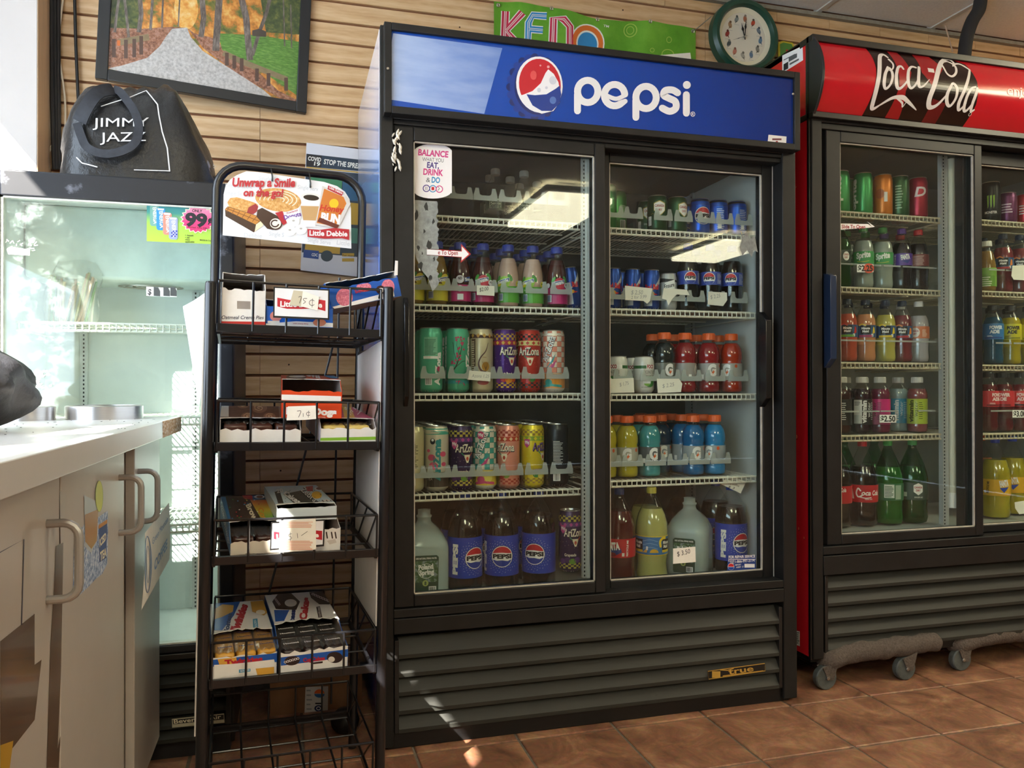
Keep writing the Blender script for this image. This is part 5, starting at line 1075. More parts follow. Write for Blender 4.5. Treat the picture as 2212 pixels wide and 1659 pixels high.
def az_beige(A, r, h):
    bandz(A, r, h-.03, h-.014, '#4a2a26', '#c89a4a'); A.rect(-.034, .05, -.018, h-.032, ink('#5a463a')).up().lines(-.033, .055, -.02, h-.036, 16, ink('#d9cfb2'), .4)
    A.stroke([(.022, .15), (.014, .125), (-.002, .105), (-.008, .085), (.0, .066), (.014, .062)], [.001, .003, .004, .005, .006, .004], ink('#5a3434'), sm=5).ell(.014, .078, .012, .014, ink('#b8862a')).up()
    for k in range(6): A.stroke([(.014, .066), (.004+.004*k, .092)], .0012, ink('#7a5218'))
    A.ell(.006, .03, .018, .008, ink('#a84a4a')).text('All Natural', .004, .104, .016, .104, .004, ink('#8a4a2a'))
def az_tile(c1, c2, txt, fr, price):
    def art(A, r, h):
        A.checker(-math.pi*r, .06, math.pi*r, h-.004, 14, 8, ink(c1)); A.up()
        for i in range(15): u = -math.pi*r+2*math.pi*r*i/14; A.stroke([(u-.002, .06), (u+.002, h-.01)], .0008, INK, cap=False)
        for j in range(9): v = .06+(h-.064)*j/8; A.rect(-math.pi*r, v-.0004, math.pi*r, v+.0004, INK)
        A.rect(-math.pi*r, .012, math.pi*r, .058, ink(fr[0])).up().ell(.012, .036, .013, .014, ink(fr[1])).ell(-.012, .03, .012, .01, ink(fr[2])).stroke([(-.03, .018), (0, .022), (.03, .018)], .008, ink(fr[3]))
        A.up().text('AriZona', -.016, .09, .012, .17, .022, INK, .06).up().text('AriZona', -.016, .091, .012, .171, .021, SW, .02).poly([(-.02, .07), (.0, .1), (.012, .12), (.004, .095)], ink('#2a9aa0')).poly([(-.014, .07), (.004, .09), (.014, .1), (.006, .078)], ink('#c84a8a'))
        if price: A.up().ell(-.012, h-.03, .011, .012, ink('#c8306a')).up().text('99¢', -.02, h-.034, -.004, h-.034, .01, SW, .03)
    return art
def az_white(A, r, h):
    A.rect(-math.pi*r, h-.026, math.pi*r, h-.008, ink('#4fae9c')).rect(-math.pi*r, .012, math.pi*r, .056, ink('#3a342c')).up().ell(-.012, h-.046, .008, .009, INK).up().ell(-.012, h-.042, .004, .004, SW).up(); pk = ink('#cf4f74')
    for x, y, s in ((-.016, .1, .012), (-.01, .075, .014), (.02, .11, .01), (.022, .08, .008), (-.026, .12, .006)): A.ell(x, y, s, s*.8, pk, n=12)
    A.text('AriZona', .010, .03, .012, .155, .020, ink('#2f8f94'), .06).text('White', -.03, .042, -.012, .042, .006, ink('#d9d2c4')).text('TEA', -.03, .032, -.012, .032, .007, ink('#d9d2c4'))
def can_back(bg, fg):
    def art(A, r, h): A.lines(-.012, .07, .02, h-.05, 16, ink(fg), .4).rect(-.012, .018, .01, .05, SW).up().bars(-.01, .02, .008, .048, 9, INK)
    return art
def pepsi_globe(A, x, z, s, txt=True):
    A.ell(x, z, s, s, INK, n=32).up().ell(x, z, s*.965, s*.965, SW, n=32).up().poly([(x+s*.9*math.cos(math.radians(a)), z+s*.9*math.sin(math.radians(a))) for a in range(18, 163, 9)]+[(x-.5*s, z+.33*s), (x, z+.36*s), (x+.5*s, z+.3*s)], ink('#c4202c'))
    A.poly([(x+s*.9*math.cos(math.radians(a)), z+s*.9*math.sin(math.radians(a))) for a in range(198, 343, 9)]+[(x+.5*s, z-.42*s), (x, z-.33*s), (x-.5*s, z-.38*s)], ink('#1c3a9e'))
    if txt: A.up().text('PEPSI', x-s*.86, z-.16*s, x+s*.86, z-.16*s, s*.36, INK, .06); A.up(-1)
    A.up(-2)
def pepsi_can(off=0.):
    def art(A, r, h): A.rect(-math.pi*r, h-.022, math.pi*r, h-.002, ink('#14161c')).up(); pepsi_globe(A, off, h*.5, .03)
    return art
def cdry(off):
    def art(A, r, h):
        A.poly([(off-.02, .068), (off-.02, .092), (off, .1), (off+.02, .092), (off+.02, .068), (off+.008, .056), (off, .05), (off-.008, .056)], ink('#b9a24a')).up().poly([(off-.018, .069), (off-.018, .09), (off, .097), (off+.018, .09), (off+.018, .069), (off+.007, .058), (off, .053), (off-.007, .058)], SW).up().text('CANADA', off-.016, .079, off+.016, .079, .008, DRED, .03).text('DRY', off-.008, .066, off+.008, .066, .007, DRED, .03)
        A.text('GINGER ALE', off-.018, .036, off+.018, .036, .006, SW, .01).stroke([(off-.03, .054), (off-.024, .06), (off-.02, .056)], .0012, ink('#b9a24a'))
        A.rect(-.034, .02, -.02, .05, SW)
    return art
def redbull(A, r, h):
    A.poly([(-.05, .01), (0, .01), (0, .065), (-.05, .03)], ink('#b9bec6')).poly([(0, h), (.05, h), (.05, .1), (0, .062)], ink('#b9bec6')).up().text('Red Bull', -.024, .066, .024, .066, .016, RED, .05).ell(.0, .052, .008, .006, ink('#e0b22a')).poly([(-.02, .05), (-.004, .054), (-.006, .046)], RED).poly([(.02, .05), (.004, .054), (.006, .046)], RED)
def ensure(A, r, h): A.rect(-.1, h-.03, .1, h-.012, INK).poly([(-.02, .05), (.024, .06), (.024, .1), (-.01, .09)], SW).up().text('Ensure', -.012, .07, .022, .078, .013, INK, .02, shear=.2).text('Original', .0, .058, .02, .062, .006, ink('#3a7a9a'))
def foco(A, r, h):
    A.rect(-math.pi*r, h-.04, math.pi*r, h-.03, ink('#2f6a3a')).up().rect(.004, h-.041, .05, h-.028, SW).up().text('FOCO', .006, h-.039, .032, h-.039, .011, DRED, .05).text('COCONUT JUICE', -.008, h-.056, .04, h-.056, .010, INK, .0).text('JUGO DE COCO', .0, h-.066, .034, h-.066, .005, INK)
    A.ell(.016, .036, .018, .018, ink('#3f8a3a')).up().ell(.006, .036, .013, .014, SW).up().ell(.006, .03, .01, .008, ink('#7fae4a'), a0=180, a1=360).text('NET CONTENTS', -.012, .016, .016, .016, .004, INK)
def simple(*ops):
    def art(A, r, h=0):
        for o in ops:
            k = o[0]
            if k == 't': A.text(*o[1:7], ink(o[7]), o[8] if len(o) > 8 else .02, **(o[9] if len(o) > 9 else {}))
            elif k == 'r': A.rect(*o[1:5], ink(o[5]))
            elif k == 'e': A.ell(*o[1:5], ink(o[5]))
            elif k == 'p': A.poly(o[1], ink(o[2]))
            elif k == 'up': A.up()
            elif k == 'l': A.lines(*o[1:5], o[5], ink(o[6]), .45)
            elif k == 'b': A.bars(*o[1:5], o[5], INK)
            elif k == 's': A.stroke(o[1], o[2], ink(o[3]), sm=4)
    return art
def K(name, f): KIND[name] = f
AZ = (.0363, .194)
K('az_green', lambda: make_can('tea_can', *AZ, '#4fae8e', az_green)); K('az_back', lambda: make_can('tea_can', *AZ, '#58b494', az_back)); K('az_beige', lambda: make_can('tea_can', *AZ, '#cfc4a4', az_beige))
K('az_purple', lambda: make_can('tea_can', *AZ, '#4a2080', az('p', '#c9a23a', '#a8284a', '#e0b23a', 'Fruit Punch', ['#8a3a9a', '#d8342a', '#e0922a', '#d8602a'], 0))); K('az_red', lambda: make_can('tea_can', *AZ, '#b8342a', az('r', '#22201e', '#d9cf8a', '#b8342a', 'Watermelon', ['#3a8a4a', '#d8342a', '#c8282a', '#2f7a3a'], 0, off=-.02)))
K('az_peach', lambda: make_can('tea_can', *AZ, '#efe6d8', az_tile('#e08a74', '', '', ('#e9a05a', '#e0922a', '#2f9a94', '#3aa8a4'), False))); K('az_white', lambda: make_can('tea_can', *AZ, '#d6cfbc', az_white))
K('az_grape', lambda: make_can('tea_can', *AZ, '#33204e', az('g', '#b9ac4a', '#5a3a7a', '#b84a9a', 'Grapeade', ['#5a2f7a', '#4a2468', '#6a9a3a', '#5a2f7a'], 0, price=True, off=.006))); K('az_lemontea', lambda: make_can('tea_can', *AZ, '#e6e2d2', az_tile('#3a9a90', '', '', ('#d9bf3a', '#e8d86a', '#c84a7a', '#c84a7a'), True)))
K('az_salmon', lambda: make_can('tea_can', *AZ, '#dd9482', az('s', '#a83a2a', '#b8402a', '#e9c9a0', 'Strawberry', ['#b8342a', '#7a9a3a', '#a82a2a', '#8aa84a'], 0, off=-.03))); K('az_yellow', lambda: make_can('tea_can', *AZ, '#dac52a', az('y', '#9a7f3a', '#8aa83a', '#dac52a', 'Lemonade', ['#e8d23a', '#3a8a4a', '#e9dc6a', '#e0c22a'], 0, tc='#7a5a9a', price=True, off=.02)))
K('az_black', lambda: make_can('tea_can', *AZ, '#22252a', can_back('', '#c9c9c9'))); K('az_nutri', lambda: make_can('tea_can', *AZ, '#cfc59a', can_back('', '#4a4636')))
K('pepsi_can', lambda: make_can('soda_can', .0325, .119, '#1450b8', pepsi_can(.012), .6)); K('pepsi_can_back', lambda: make_can('soda_can', .0325, .119, '#1450b8', lambda A, r, h: (A.rect(-math.pi*r, h-.022, math.pi*r, h-.002, ink('#14161c')), A.lines(-.004, .02, .022, .09, 12, ink('#c9d3ea'), .4), A.rect(.0, .02, .012, .04, SW)), .6))
K('cd_can', lambda: make_can('soda_can', .0325, .119, '#1f4a2c', cdry(.008), .6)); K('cd_can2', lambda: make_can('soda_can', .0325, .119, '#1f4a2c', cdry(.024), .6))
K('green_can', lambda: make_can('soda_can', .0325, .15, '#3f8a4a', can_back('', '#bfe0c0'), .5)); K('redbull', lambda: make_can('energy_drink_can', .0262, .131, '#2a4a9a', redbull, .7))
K('ensure', lambda: make_can('nutrition_shake', .0275, .122, '#b9bcc0', ensure, .2)); K('foco', lambda: make_can('juice_can', .0325, .118, '#d9d9d6', foco, .1))
K('sprite_can', lambda: make_can('soda_can', .0325, .152, '#3f9a5a', simple(('t', 'Sprite', .0, .02, .004, .13, .026, '#e9f2ea', .05)), .5)); K('orange_can', lambda: make_can('soda_can', .0325, .152, '#d0782a', simple(('r', .004, .05, .016, .085, '#e9e6e2'), ('e', -.01, .08, .016, .018, '#a8541a')), .4))
K('darkgreen_can', lambda: make_can('soda_can', .0325, .152, '#2f5a36', simple(('l', -.015, .03, .015, .12, 9, '#9ab89a')), .5)); K('cherry_can', lambda: make_can('soda_can', .0325, .152, '#a8243a', simple(('t', 'D', -.012, .08, .026, .08, .034, '#e9dcdc', .03, dict(shear=.2))), .5))
def monster(A, r, h):
    for x in (-.012, -.002, .008): A.poly([(x, .1), (x+.006, .102), (x+.005, .06), (x+.002, .05), (x+.001, .07)], ink('#8fc23a'))
    A.text('MONSTER', -.02, .032, .022, .032, .009, SW, .03)
K('monster_can', lambda: make_can('energy_drink_can', .0335, .155, '#1a1b1d', monster, .3)); K('purple_can', lambda: make_can('energy_drink_can', .0325, .12, '#6a2f5a', simple(('l', -.02, .04, .02, .08, 4, '#d9c9d9')), .5)); K('red_can', lambda: make_can('energy_drink_can', .0325, .12, '#c02f3a', simple(('l', -.02, .04, .02, .08, 4, '#e9dcdc')), .5))
# ---------------------------------------------------------------- bottles
SNP = [(.027, 0), (.032, .004), (.034, .015), (.034, .092), (.0325, .108), (.027, .135), (.019, .158), (.0165, .166), (.0165, .178)]
def snap(c, frt, fc, lab2, text, off=0.):
    def art(A, r):
        A.rect(-math.pi*r, .012, math.pi*r, .062, ink(c)).up().ell(off+.004, .075, .018, .018, ink(frt)).ell(off+.022, .088, .006, .012, ink('#3f8a3a'), rot=30).ell(off-.016, .086, .005, .011, ink('#4f9a3f'), rot=-30).up()
        A.poly([(off-.022, .066), (off+.02, .076), (off+.02, .088), (off-.022, .079)], ink('#f2f2f2')).up().poly([(off-.021, .0675), (off+.019, .077), (off+.019, .0865), (off-.021, .0775)], ink('#1c3f8a')).up().text('Snapple', off-.019, .069, off+.017, .0775, .0085, SW, .04)
        A.text(text, off-.012, .05, off+.022, .05, .006, SW, .01).ell(-.03, .07, .008, .008, ink(fc)).ell(.034, .07, .009, .009, ink(fc)).up().text('NO', .029, .069, .039, .069, .006, INK, .03)
        A.rect(-.032, .018, -.016, .04, ink('#dfe6ec')).up().bars(-.031, .02, -.017, .038, 8, ink('#2a4a8a'))
    return art
def snk(k, liq, *a): K(k, lambda: make_bottle('tea_bottle', SNP, .15, liq, '#2f3f9a', .0185, snap(*a), capz=(.172, .193)))
snk('sn_yellow', '#8a6a2a', '#c9bf2a', '#e8d23a', '#e8dc4a', 0, 'lemon tea', .02); snk('sn_rasp', '#4a2420', '#b8246a', '#c8324a', '#e9e6ee', 0, 'raspberry tea', .006); snk('sn_kiwi', '#c9a89a', '#5aa83a', '#9ac84a', '#d9c92a', 0, 'kiwi strawberry', -.016)
def sn_back(A, r): A.rect(-math.pi*r, .012, math.pi*r, .062, ink('#b8246a')).up().ell(0, .078, .012, .012, ink('#e6dfe8')).ell(0, .05, .011, .009, ink('#e6dfe8')).rect(-.008, .016, .01, .034, ink('#dfe6ec')).up().text('NO', -.006, .077, .006, .077, .008, INK, .03).poly([(.014, .07), (.034, .074), (.034, .088), (.014, .083)], ink('#1c3f8a')).up().text('Sna', .016, .073, .034, .076, .009, SW, .04)
K('sn_raspback', lambda: make_bottle('tea_bottle', SNP, .15, '#4a2420', '#2f3f9a', .0185, sn_back, capz=(.172, .193)))
P2L = [(.034, 0), (.049, .006), (.0535, .025), (.0535, .185), (.0515, .202), (.044, .23), (.031, .255), (.019, .274), (.0138, .281), (.0138, .292)]
def pep2(off):
    def art(A, r):
        random.seed(1)
        for k in range(130): a = k*.61803 % 1*2*math.pi; q = .034+.022*((k*.37) % 1); A.ell(off+q*math.cos(a), .115+q*.95*math.sin(a), .0008, .0009, ink('#c9d6f2'), n=5)
        A.up(2).rect(off-.034, .052, off+.034, .178, ink('#173fae')) if False else None
        pepsi_globe(A, off, .115, .034); A.up(3).text('PEPSI', off-.058, .066, off-.056, .158, .016, SW, .06)
    return art
def p2k(k, off): K(k, lambda: make_bottle('soda_bottle', P2L, .232, '#0d0705', '#2346a8', .0155, pep2(off), lab=(.055, .178, '#1c3fae')))
p2k('pep2_right', .034); p2k('pep2_mid', .002); p2k('pep2_left', -.014)
FAN = [(.034, 0), (.049, .006), (.0525, .025), (.048, .06), (.052, .1), (.0525, .165), (.051, .19), (.044, .218), (.03, .248), (.0175, .272), (.0138, .281), (.0138, .292)]
K('fanta2', lambda: make_bottle('soda_bottle', FAN, .235, '#4a0f10', '#2a3f7a', .0155, simple(('p', [(-.05, .12), (.01, .12), (.014, .108), (-.01, .096), (-.05, .098)], '#2a3a7a'), ('up',), ('t', 'FANTA', -.045, .112, .008, .118, .022, '#f2f2f2', .06), ('e', -.018, .1, .014, .007, '#7a1414'), ('t', 'RECYCLE ME', .034, .095, .036, .146, .006, '#f2f2f2', .03), ('r', .014, .095, .022, .106, '#dcdcdc')), lab=(.09, .15, '#b8242c')))
def mm2(A, r):
    A.rect(-math.pi*r, .09, math.pi*r, .093, ink('#d9b92a')).rect(-math.pi*r, .150, math.pi*r, .153, ink('#d9b92a'))
    for o in (.042, -.06): A.rect(o-.006, .108, o+.03, .142, ink('#141414')).up().text('Minute', o-.003, .127, o+.027, .127, .01, SW, .04).text('Maid', o-.001, .114, o+.02, .114, .01, SW, .04).rect(o-.006, .1, o+.03, .108, ink('#d9b92a')); A.up(-1)
    A.stroke([(.03, .12), (.028, .135), (.036, .145), (.048, .146)], .008, ink('#e8c92a'), sm=4).ell(.008, .1, .014, .012, ink('#d9a82a'), a0=0, a1=180).poly([(-.03, .1), (-.012, .118), (-.016, .1)], ink('#d9a84a')).rect(-.018, .108, -.012, .12, ink('#e2e6ea'))
    for k in range(3): A.stroke([(-.03, .112+.012*k), (-.005, .118+.012*k), (.02, .112+.012*k)], .0012, ink('#8ab4dc'), sm=3)
K('mm2', lambda: make_bottle('lemonade_bottle', FAN, .238, '#b3b06a', '#d9cf5a', .0155, mm2, lab=(.09, .153, '#3a72ae')))
K('mm2b', lambda: make_bottle('lemonade_bottle', FAN, .225, '#a8a560', '#1c2a4a', .0155, None))
GAT = [(.029, 0), (.035, .005), (.0362, .014), (.0362, .03), (.034, .035), (.0355, .04), (.0355, .098), (.0338, .104), (.0365, .112), (.0365, .128), (.0335, .146), (.026, .16), (.0195, .167), (.0195, .178)]
def gat(c, off, gc='#e9e9e9', lab2=None):
    def art(A, r):
        A.text('G', off-.015, .058, off+.015, .058, .034, ink(gc), .07).up().poly([(off-.003, .064), (off+.007, .078), (off+.005, .07), (off+.01, .07), (off-.0, .058), (off+.002, .064)], ink('#d8642a'))
        if lab2: A.text(lab2, off-.012, .048, off+.016, .048, .006, SW, .03)
        A.rect(off-.038, .045, off-.028, .06, SW).ell(off+.034, .088, .005, .006, ink('#c8562a'))
    return art
def gk(k, liq, lab, off, l2=None, gc='#e9e9e9'): K(k, lambda: make_bottle('sports_drink_bottle', GAT, .165, liq, '#e0622a', .0215, gat(lab, off, gc, l2), lab=(.041, .097, lab), capz=(.175, .197)))
gk('ga_yellow', '#b5a72a', '#a9a69a', -.006); gk('ga_frost', '#3f8f96', '#54585a', .014, 'FROST'); gk('ga_blue', '#1c6aa8', '#9aa0a4', .012, 'COOL'); gk('ga_blue2', '#2a86c4', '#9aa0a4', -.022, 'BLUE'); gk('ga_red', '#8f1c22', '#a09c9a', .012); gk('ga_orange', '#b0341c', '#a8a49c', -.018); gk('ga_dark', '#1a2428', '#6a6c66', .018); gk('ga_navy', '#12304a', '#8a9096', .01)
S20 = [(.024, 0), (.033, .005), (.0355, .018), (.0335, .05), (.0355, .08), (.0355, .14), (.0325, .158), (.024, .18), (.0165, .195), (.0138, .2), (.0138, .212)]
def s20(k, liq, cap, lab, art, shell=None, nm='soda_bottle', fill=.172): K(k, lambda: make_bottle(nm, S20, fill, liq, cap, .0153, art, shell=shell, lab=(.088, .132, lab)))
def pep20(A, r): A.ell(-.004, .11, .02, .02, SW, n=24).up().poly([(-.004+.018*math.cos(math.radians(a)), .11+.018*math.sin(math.radians(a))) for a in range(15, 166, 10)], ink('#c4202c')).poly([(-.004+.018*math.cos(math.radians(a)), .108+.018*math.sin(math.radians(a))) for a in range(205, 336, 10)], ink('#1c3a9e')).text('PEPSI', -.022, .106, .013, .106, .008, INK, .06).lines(.024, .093, .044, .128, 8, ink('#c9d3ea'), .4)
s20('pep20', '#0d0705', '#2346a8', '#3a4fae', pep20)
s20('cd20', '#4a5a2a', '#c9c9c9', '#2a3a30', simple(('e', .02, .11, .012, .016, '#f2f2f2'), ('up',), ('t', 'CANADA', .01, .112, .03, .112, .007, '#a82430', .03), ('t', 'DRY', .013, .102, .027, .102, .006, '#a82430', .03), ('l', -.018, .095, .0, .128, 7, '#9aa89a')), GSHELL)
s20('sprite20', '#9aa39a', '#3f8a4a', '#3f9a52', simple(('t', 'Sprite', -.024, .106, .026, .112, .02, '#eef4ee', .05, dict(shear=.15)), ('s', [(-.02, .096), (.0, .094), (.02, .097)], .0016, '#d9cf3a'))); s20('grape20', '#20151e', '#5a3a8a', '#5a3a9a', simple(('t', 'FANTA', -.002, .108, .03, .112, .017, '#f2f2f2', .06), ('t', 'RECYCLE ME', -.022, .09, -.02, .128, .006, '#e6e0f0', .02), ('p', [(.0, .104), (.03, .108), (.02, .094)], '#2a3a8a'))); s20('drp20', '#1a0c0c', '#b8242c', '#7a3a3a', simple(('l', -.02, .092, .026, .128, 9, '#c9a8a0')))
def mm20(c, acc):
    def art(A, r): A.rect(-.016, .1, .018, .13, ink('#151515')).up().text('Minute', -.013, .117, .015, .117, .008, SW, .04).text('Maid', -.01, .106, .011, .106, .008, SW, .04).rect(-.022, .089, .024, .097, ink(acc)).poly([(.024, .1), (.036, .104), (.034, .122), (.028, .126)], ink(c)).stroke([(-.02, .132), (-.01, .136), (.0, .131)], .005, ink(c)).rect(.02, .09, .028, .1, ink('#dfe6ea'))
    return art
for k, lq, c, a in (('mmw', '#b8503a', '#c8342a', '#6aa83a'), ('mmp', '#c9885f', '#e0c23a', '#b83a6a'), ('mml', '#bdb35a', '#e8c92a', '#d9bf2a'), ('mmf', '#7a3038', '#e0823a', '#b8303a')): s20(k, lq, '#1f2f4a', '#2a4f7a', mm20(c, a), None, 'juice_bottle')
s20('fo20', '#b84a1c', '#2f4f9a', '#d96a1c', simple(('t', 'FANTA', -.02, .106, .026, .112, .022, '#f2f2f2', .06))); s20('cdo20', '#b9b4b8', '#dcdcdc', '#d9825a', simple(('e', -.012, .11, .016, .018, '#e9dfd6'), ('up',), ('t', 'CANADA', -.024, .112, .0, .112, .007, '#a82430', .03), ('t', 'DRY', -.018, .102, -.006, .102, .006, '#a82430', .03), ('l', .012, .095, .03, .122, 6, '#f2dcc8')))
VW = [(.029, 0), (.034, .005), (.0352, .015), (.0352, .025), (.0345, .03), (.0345, .125), (.0352, .13), (.0345, .145), (.028, .165), (.0185, .176), (.0175, .18), (.0175, .19)]
def vw(c1, tc, x=-.006, white=False):
    def art(A, r):
        if white: A.rect(-.03, .035, .0, .12, ink('#dcdcd8')).up().lines(-.027, .1, -.003, .117, 5, INK, .4); x_ = .014
        else: x_ = x
        A.text('vitamin', x_+.0, .036, x_+.0015, .118, .016, ink(tc), .05).text('water', x_+.016, .058, x_+.0175, .112, .013, ink(tc), .0); A.lines(x_+.02, .05, x_+.036, .115, 9, ink(tc), .3)
    return art
def vk(k, liq, lab, *a): K(k, lambda: make_bottle('flavoured_water_bottle', VW, .16, liq, '#cfcfca', .02, vw(*a), lab=(.031, .123, lab), capz=(.182, .203)))
vk('vw_black', '#3a1c1a', '#1b1a1a', '', '#e6e6e6', -.018); vk('vw_blackw', '#2a0f1c', '#1b1a1a', '', '#e9e9e9', 0, True); vk('vw_mag', '#6a1f3a', '#c41f72', '', '#3a1020', -.03); vk('vw_blue', '#9ab0b4', '#3f9ac4', '', '#dcebf2', 0); vk('vw_lime', '#8a4a4c', '#aec23a', '', '#3a4a1c', -.014)
PW = [(.028, 0), (.034, .006), (.0355, .02), (.033, .05), (.035, .075), (.0355, .1), (.0355, .15), (.033, .168), (.022, .19), (.0165, .2), (.0165, .212)]
def pwk(k, liq, lab, tc, acc): K(k, lambda: make_bottle('sports_drink_bottle', PW, .18, liq, '#2a2a2e', .019, simple(('t', 'POWER', -.012, .134, .034, .134, .012, tc, .06), ('t', 'ADE', -.012, .118, .022, .118, .012, tc, .06), ('p', [(-.03, .1), (.0, .1), (.02, .112), (.03, .108), (.034, .1), (.034, .094), (-.03, .094)], acc)) if False else simple(('t', 'POWER', -.012, .134, .034, .134, .012, tc, .06), ('t', 'ADE', -.012, .118, .022, .118, .012, tc, .06), ('r', -.03, .098, .036, .104, acc), ('up',), ('l', -.02, .105, .0, .112, 2, tc)), lab=(.095, .155, lab)))
pwk('pw_blue', '#1c4a66', '#2a6fae', '#dfe9f2', '#1c4a8a'); pwk('pw_yellow', '#a8971f', '#c9c22a', '#2a2a1c', '#8a8a1c'); pwk('pw_red', '#5a1018', '#c42f38', '#f2dede', '#7a1c24'); pwk('pw_redtag', '#6a1420', '#d03a3a', '#f2dede', '#1c1c20')
C2L = [(.033, 0), (.048, .006), (.0525, .025), (.049, .06), (.0525, .1), (.0525, .16), (.049, .185), (.039, .22), (.026, .25), (.0165, .273), (.0138, .281), (.0138, .292)]
def coke2(off):
    def art(A, r): A.stroke([(off-.006, .13), (off-.014, .138), (off-.02, .122), (off-.014, .108), (off-.002, .112)], .005, SW, sm=5).text('oca', off-.004, .114, off+.028, .114, .017, SW, .03, shear=.25).stroke([(off-.014, .108), (off+.01, .104), (off+.03, .106)], .0028, SW, sm=4).text('Cola', off+.034, .114, off+.062, .114, .017, SW, .03, shear=.25).text('ORIGINAL TASTE', off+.008, .098, off+.034, .098, .004, SW, .02).poly([(off-.04, .13), (off-.034, .134), (off-.028, .1), (off-.036, .1)], SW)
    return art
K('coke2', lambda: make_bottle('soda_bottle', C2L, .215, '#120906', '#c4242c', .0155, coke2(.0), lab=(.088, .15, '#b8202a'))); K('coke2b', lambda: make_bottle('soda_bottle', C2L, .215, '#120906', '#c4242c', .0155, simple(('t', 'Coca-Cola', -.016, .128, .034, .13, .014, '#f2f2f2', .03, dict(shear=.25)), ('r', -.014, .094, .0, .11, '#e6e6e6')), lab=(.088, .15, '#b8202a')))
K('sprite2', lambda: make_bottle('soda_bottle', C2L, .21, '#6a8a5a', '#3f9a4a', .0155, simple(('r', -.012, .1, .022, .148, '#d3dcd3'), ('up',), ('l', -.01, .103, .02, .145, 8, '#2f5a3a'), ('r', .026, .095, .05, .146, '#9ab09a')), shell=GSHELL, lab=(.09, .152, '#2f6a44')))
K('cd2', lambda: make_bottle('soda_bottle', C2L, .21, '#4a5a44', '#4fa85a', .0155, simple(('p', [(.004, .118), (.004, .142), (.02, .15), (.036, .142), (.036, .118), (.02, .106)], '#f2f0ea'), ('up',), ('t', 'CANADA', .006, .131, .034, .131, .007, '#a82430', .04), ('t', 'DRY', .012, .12, .028, .12, .007, '#a82430', .04), ('t', 'GINGER ALE', .006, .096, .036, .096, .005, '#dfe3dc', .02), ('r', -.03, .1, -.018, .116, '#b9c4b9')), shell=GSHELL, lab=(.088, .152, '#3a4f46')))
K('green2', lambda: make_bottle('soda_bottle', C2L, .21, '#3f6a44', '#1f5a34', .0155, None, shell=GSHELL, lab=(.09, .15, '#245a38')))
K('fo2', lambda: make_bottle('soda_bottle', C2L, .22, '#a8501c', '#e0662a', .0155, None, lab=(.09, .15, '#d8722a'))); K('fp2', lambda: make_bottle('soda_bottle', C2L, .222, '#a89a22', '#2a45b8', .0155, simple(('t', 'RECYCLE ME', -.022, .096, -.02, .142, .008, '#3a3212', .03), ('t', 'FANTA', .016, .122, .05, .128, .022, '#f2f2f2', .06), ('p', [(.014, .118), (.05, .122), (.03, .1)], '#2a45a8'), ('e', -.036, .102, .004, .006, '#dfe3ea')), lab=(.088, .15, '#dba91f')))
JUI = [(.026, 0), (.032, .005), (.0335, .02), (.0335, .1), (.03, .12), (.026, .14), (.0175, .165), (.0165, .18)]
K('juice', lambda: make_bottle('juice_bottle', JUI, .155, '#8a6a34', '#e6e6e2', .019, simple(('r', -.03, .02, .03, .06, '#6a9a3a'), ('l', -.02, .02, .02, .06, 5, '#dce6c8')), lab=(.02, .09, '#7fae4a')))
PS5 = [(.026, 0), (.031, .005), (.032, .015), (.0305, .04), (.032, .06), (.032, .105), (.030, .13), (.022, .16), (.0145, .175), (.0138, .19)]
K('poland5', lambda: make_bottle('water_bottle', PS5, .17, None, '#d9dcda', .0152, simple(('r', -.02, .07, .02, .1, '#c9d6c4'), ('up',), ('t', 'Poland', -.018, .086, .018, .086, .012, '#24402c', .04), ('t', 'Spring', -.018, .073, .018, .073, .012, '#24402c', .04)), lab=(.062, .108, '#24402c')))
def ptea(): return make_bottle('tea_bottle', [(.05, 0), (.066, .008), (.07, .03), (.07, .15), (.064, .19), (.045, .235), (.022, .262), (.0165, .27), (.0165, .29)], .225, '#241108', '#1c2f6a', .019, simple(('r', -.05, .09, .02, .14, '#1c2f6a')))
K('bigtea', ptea)
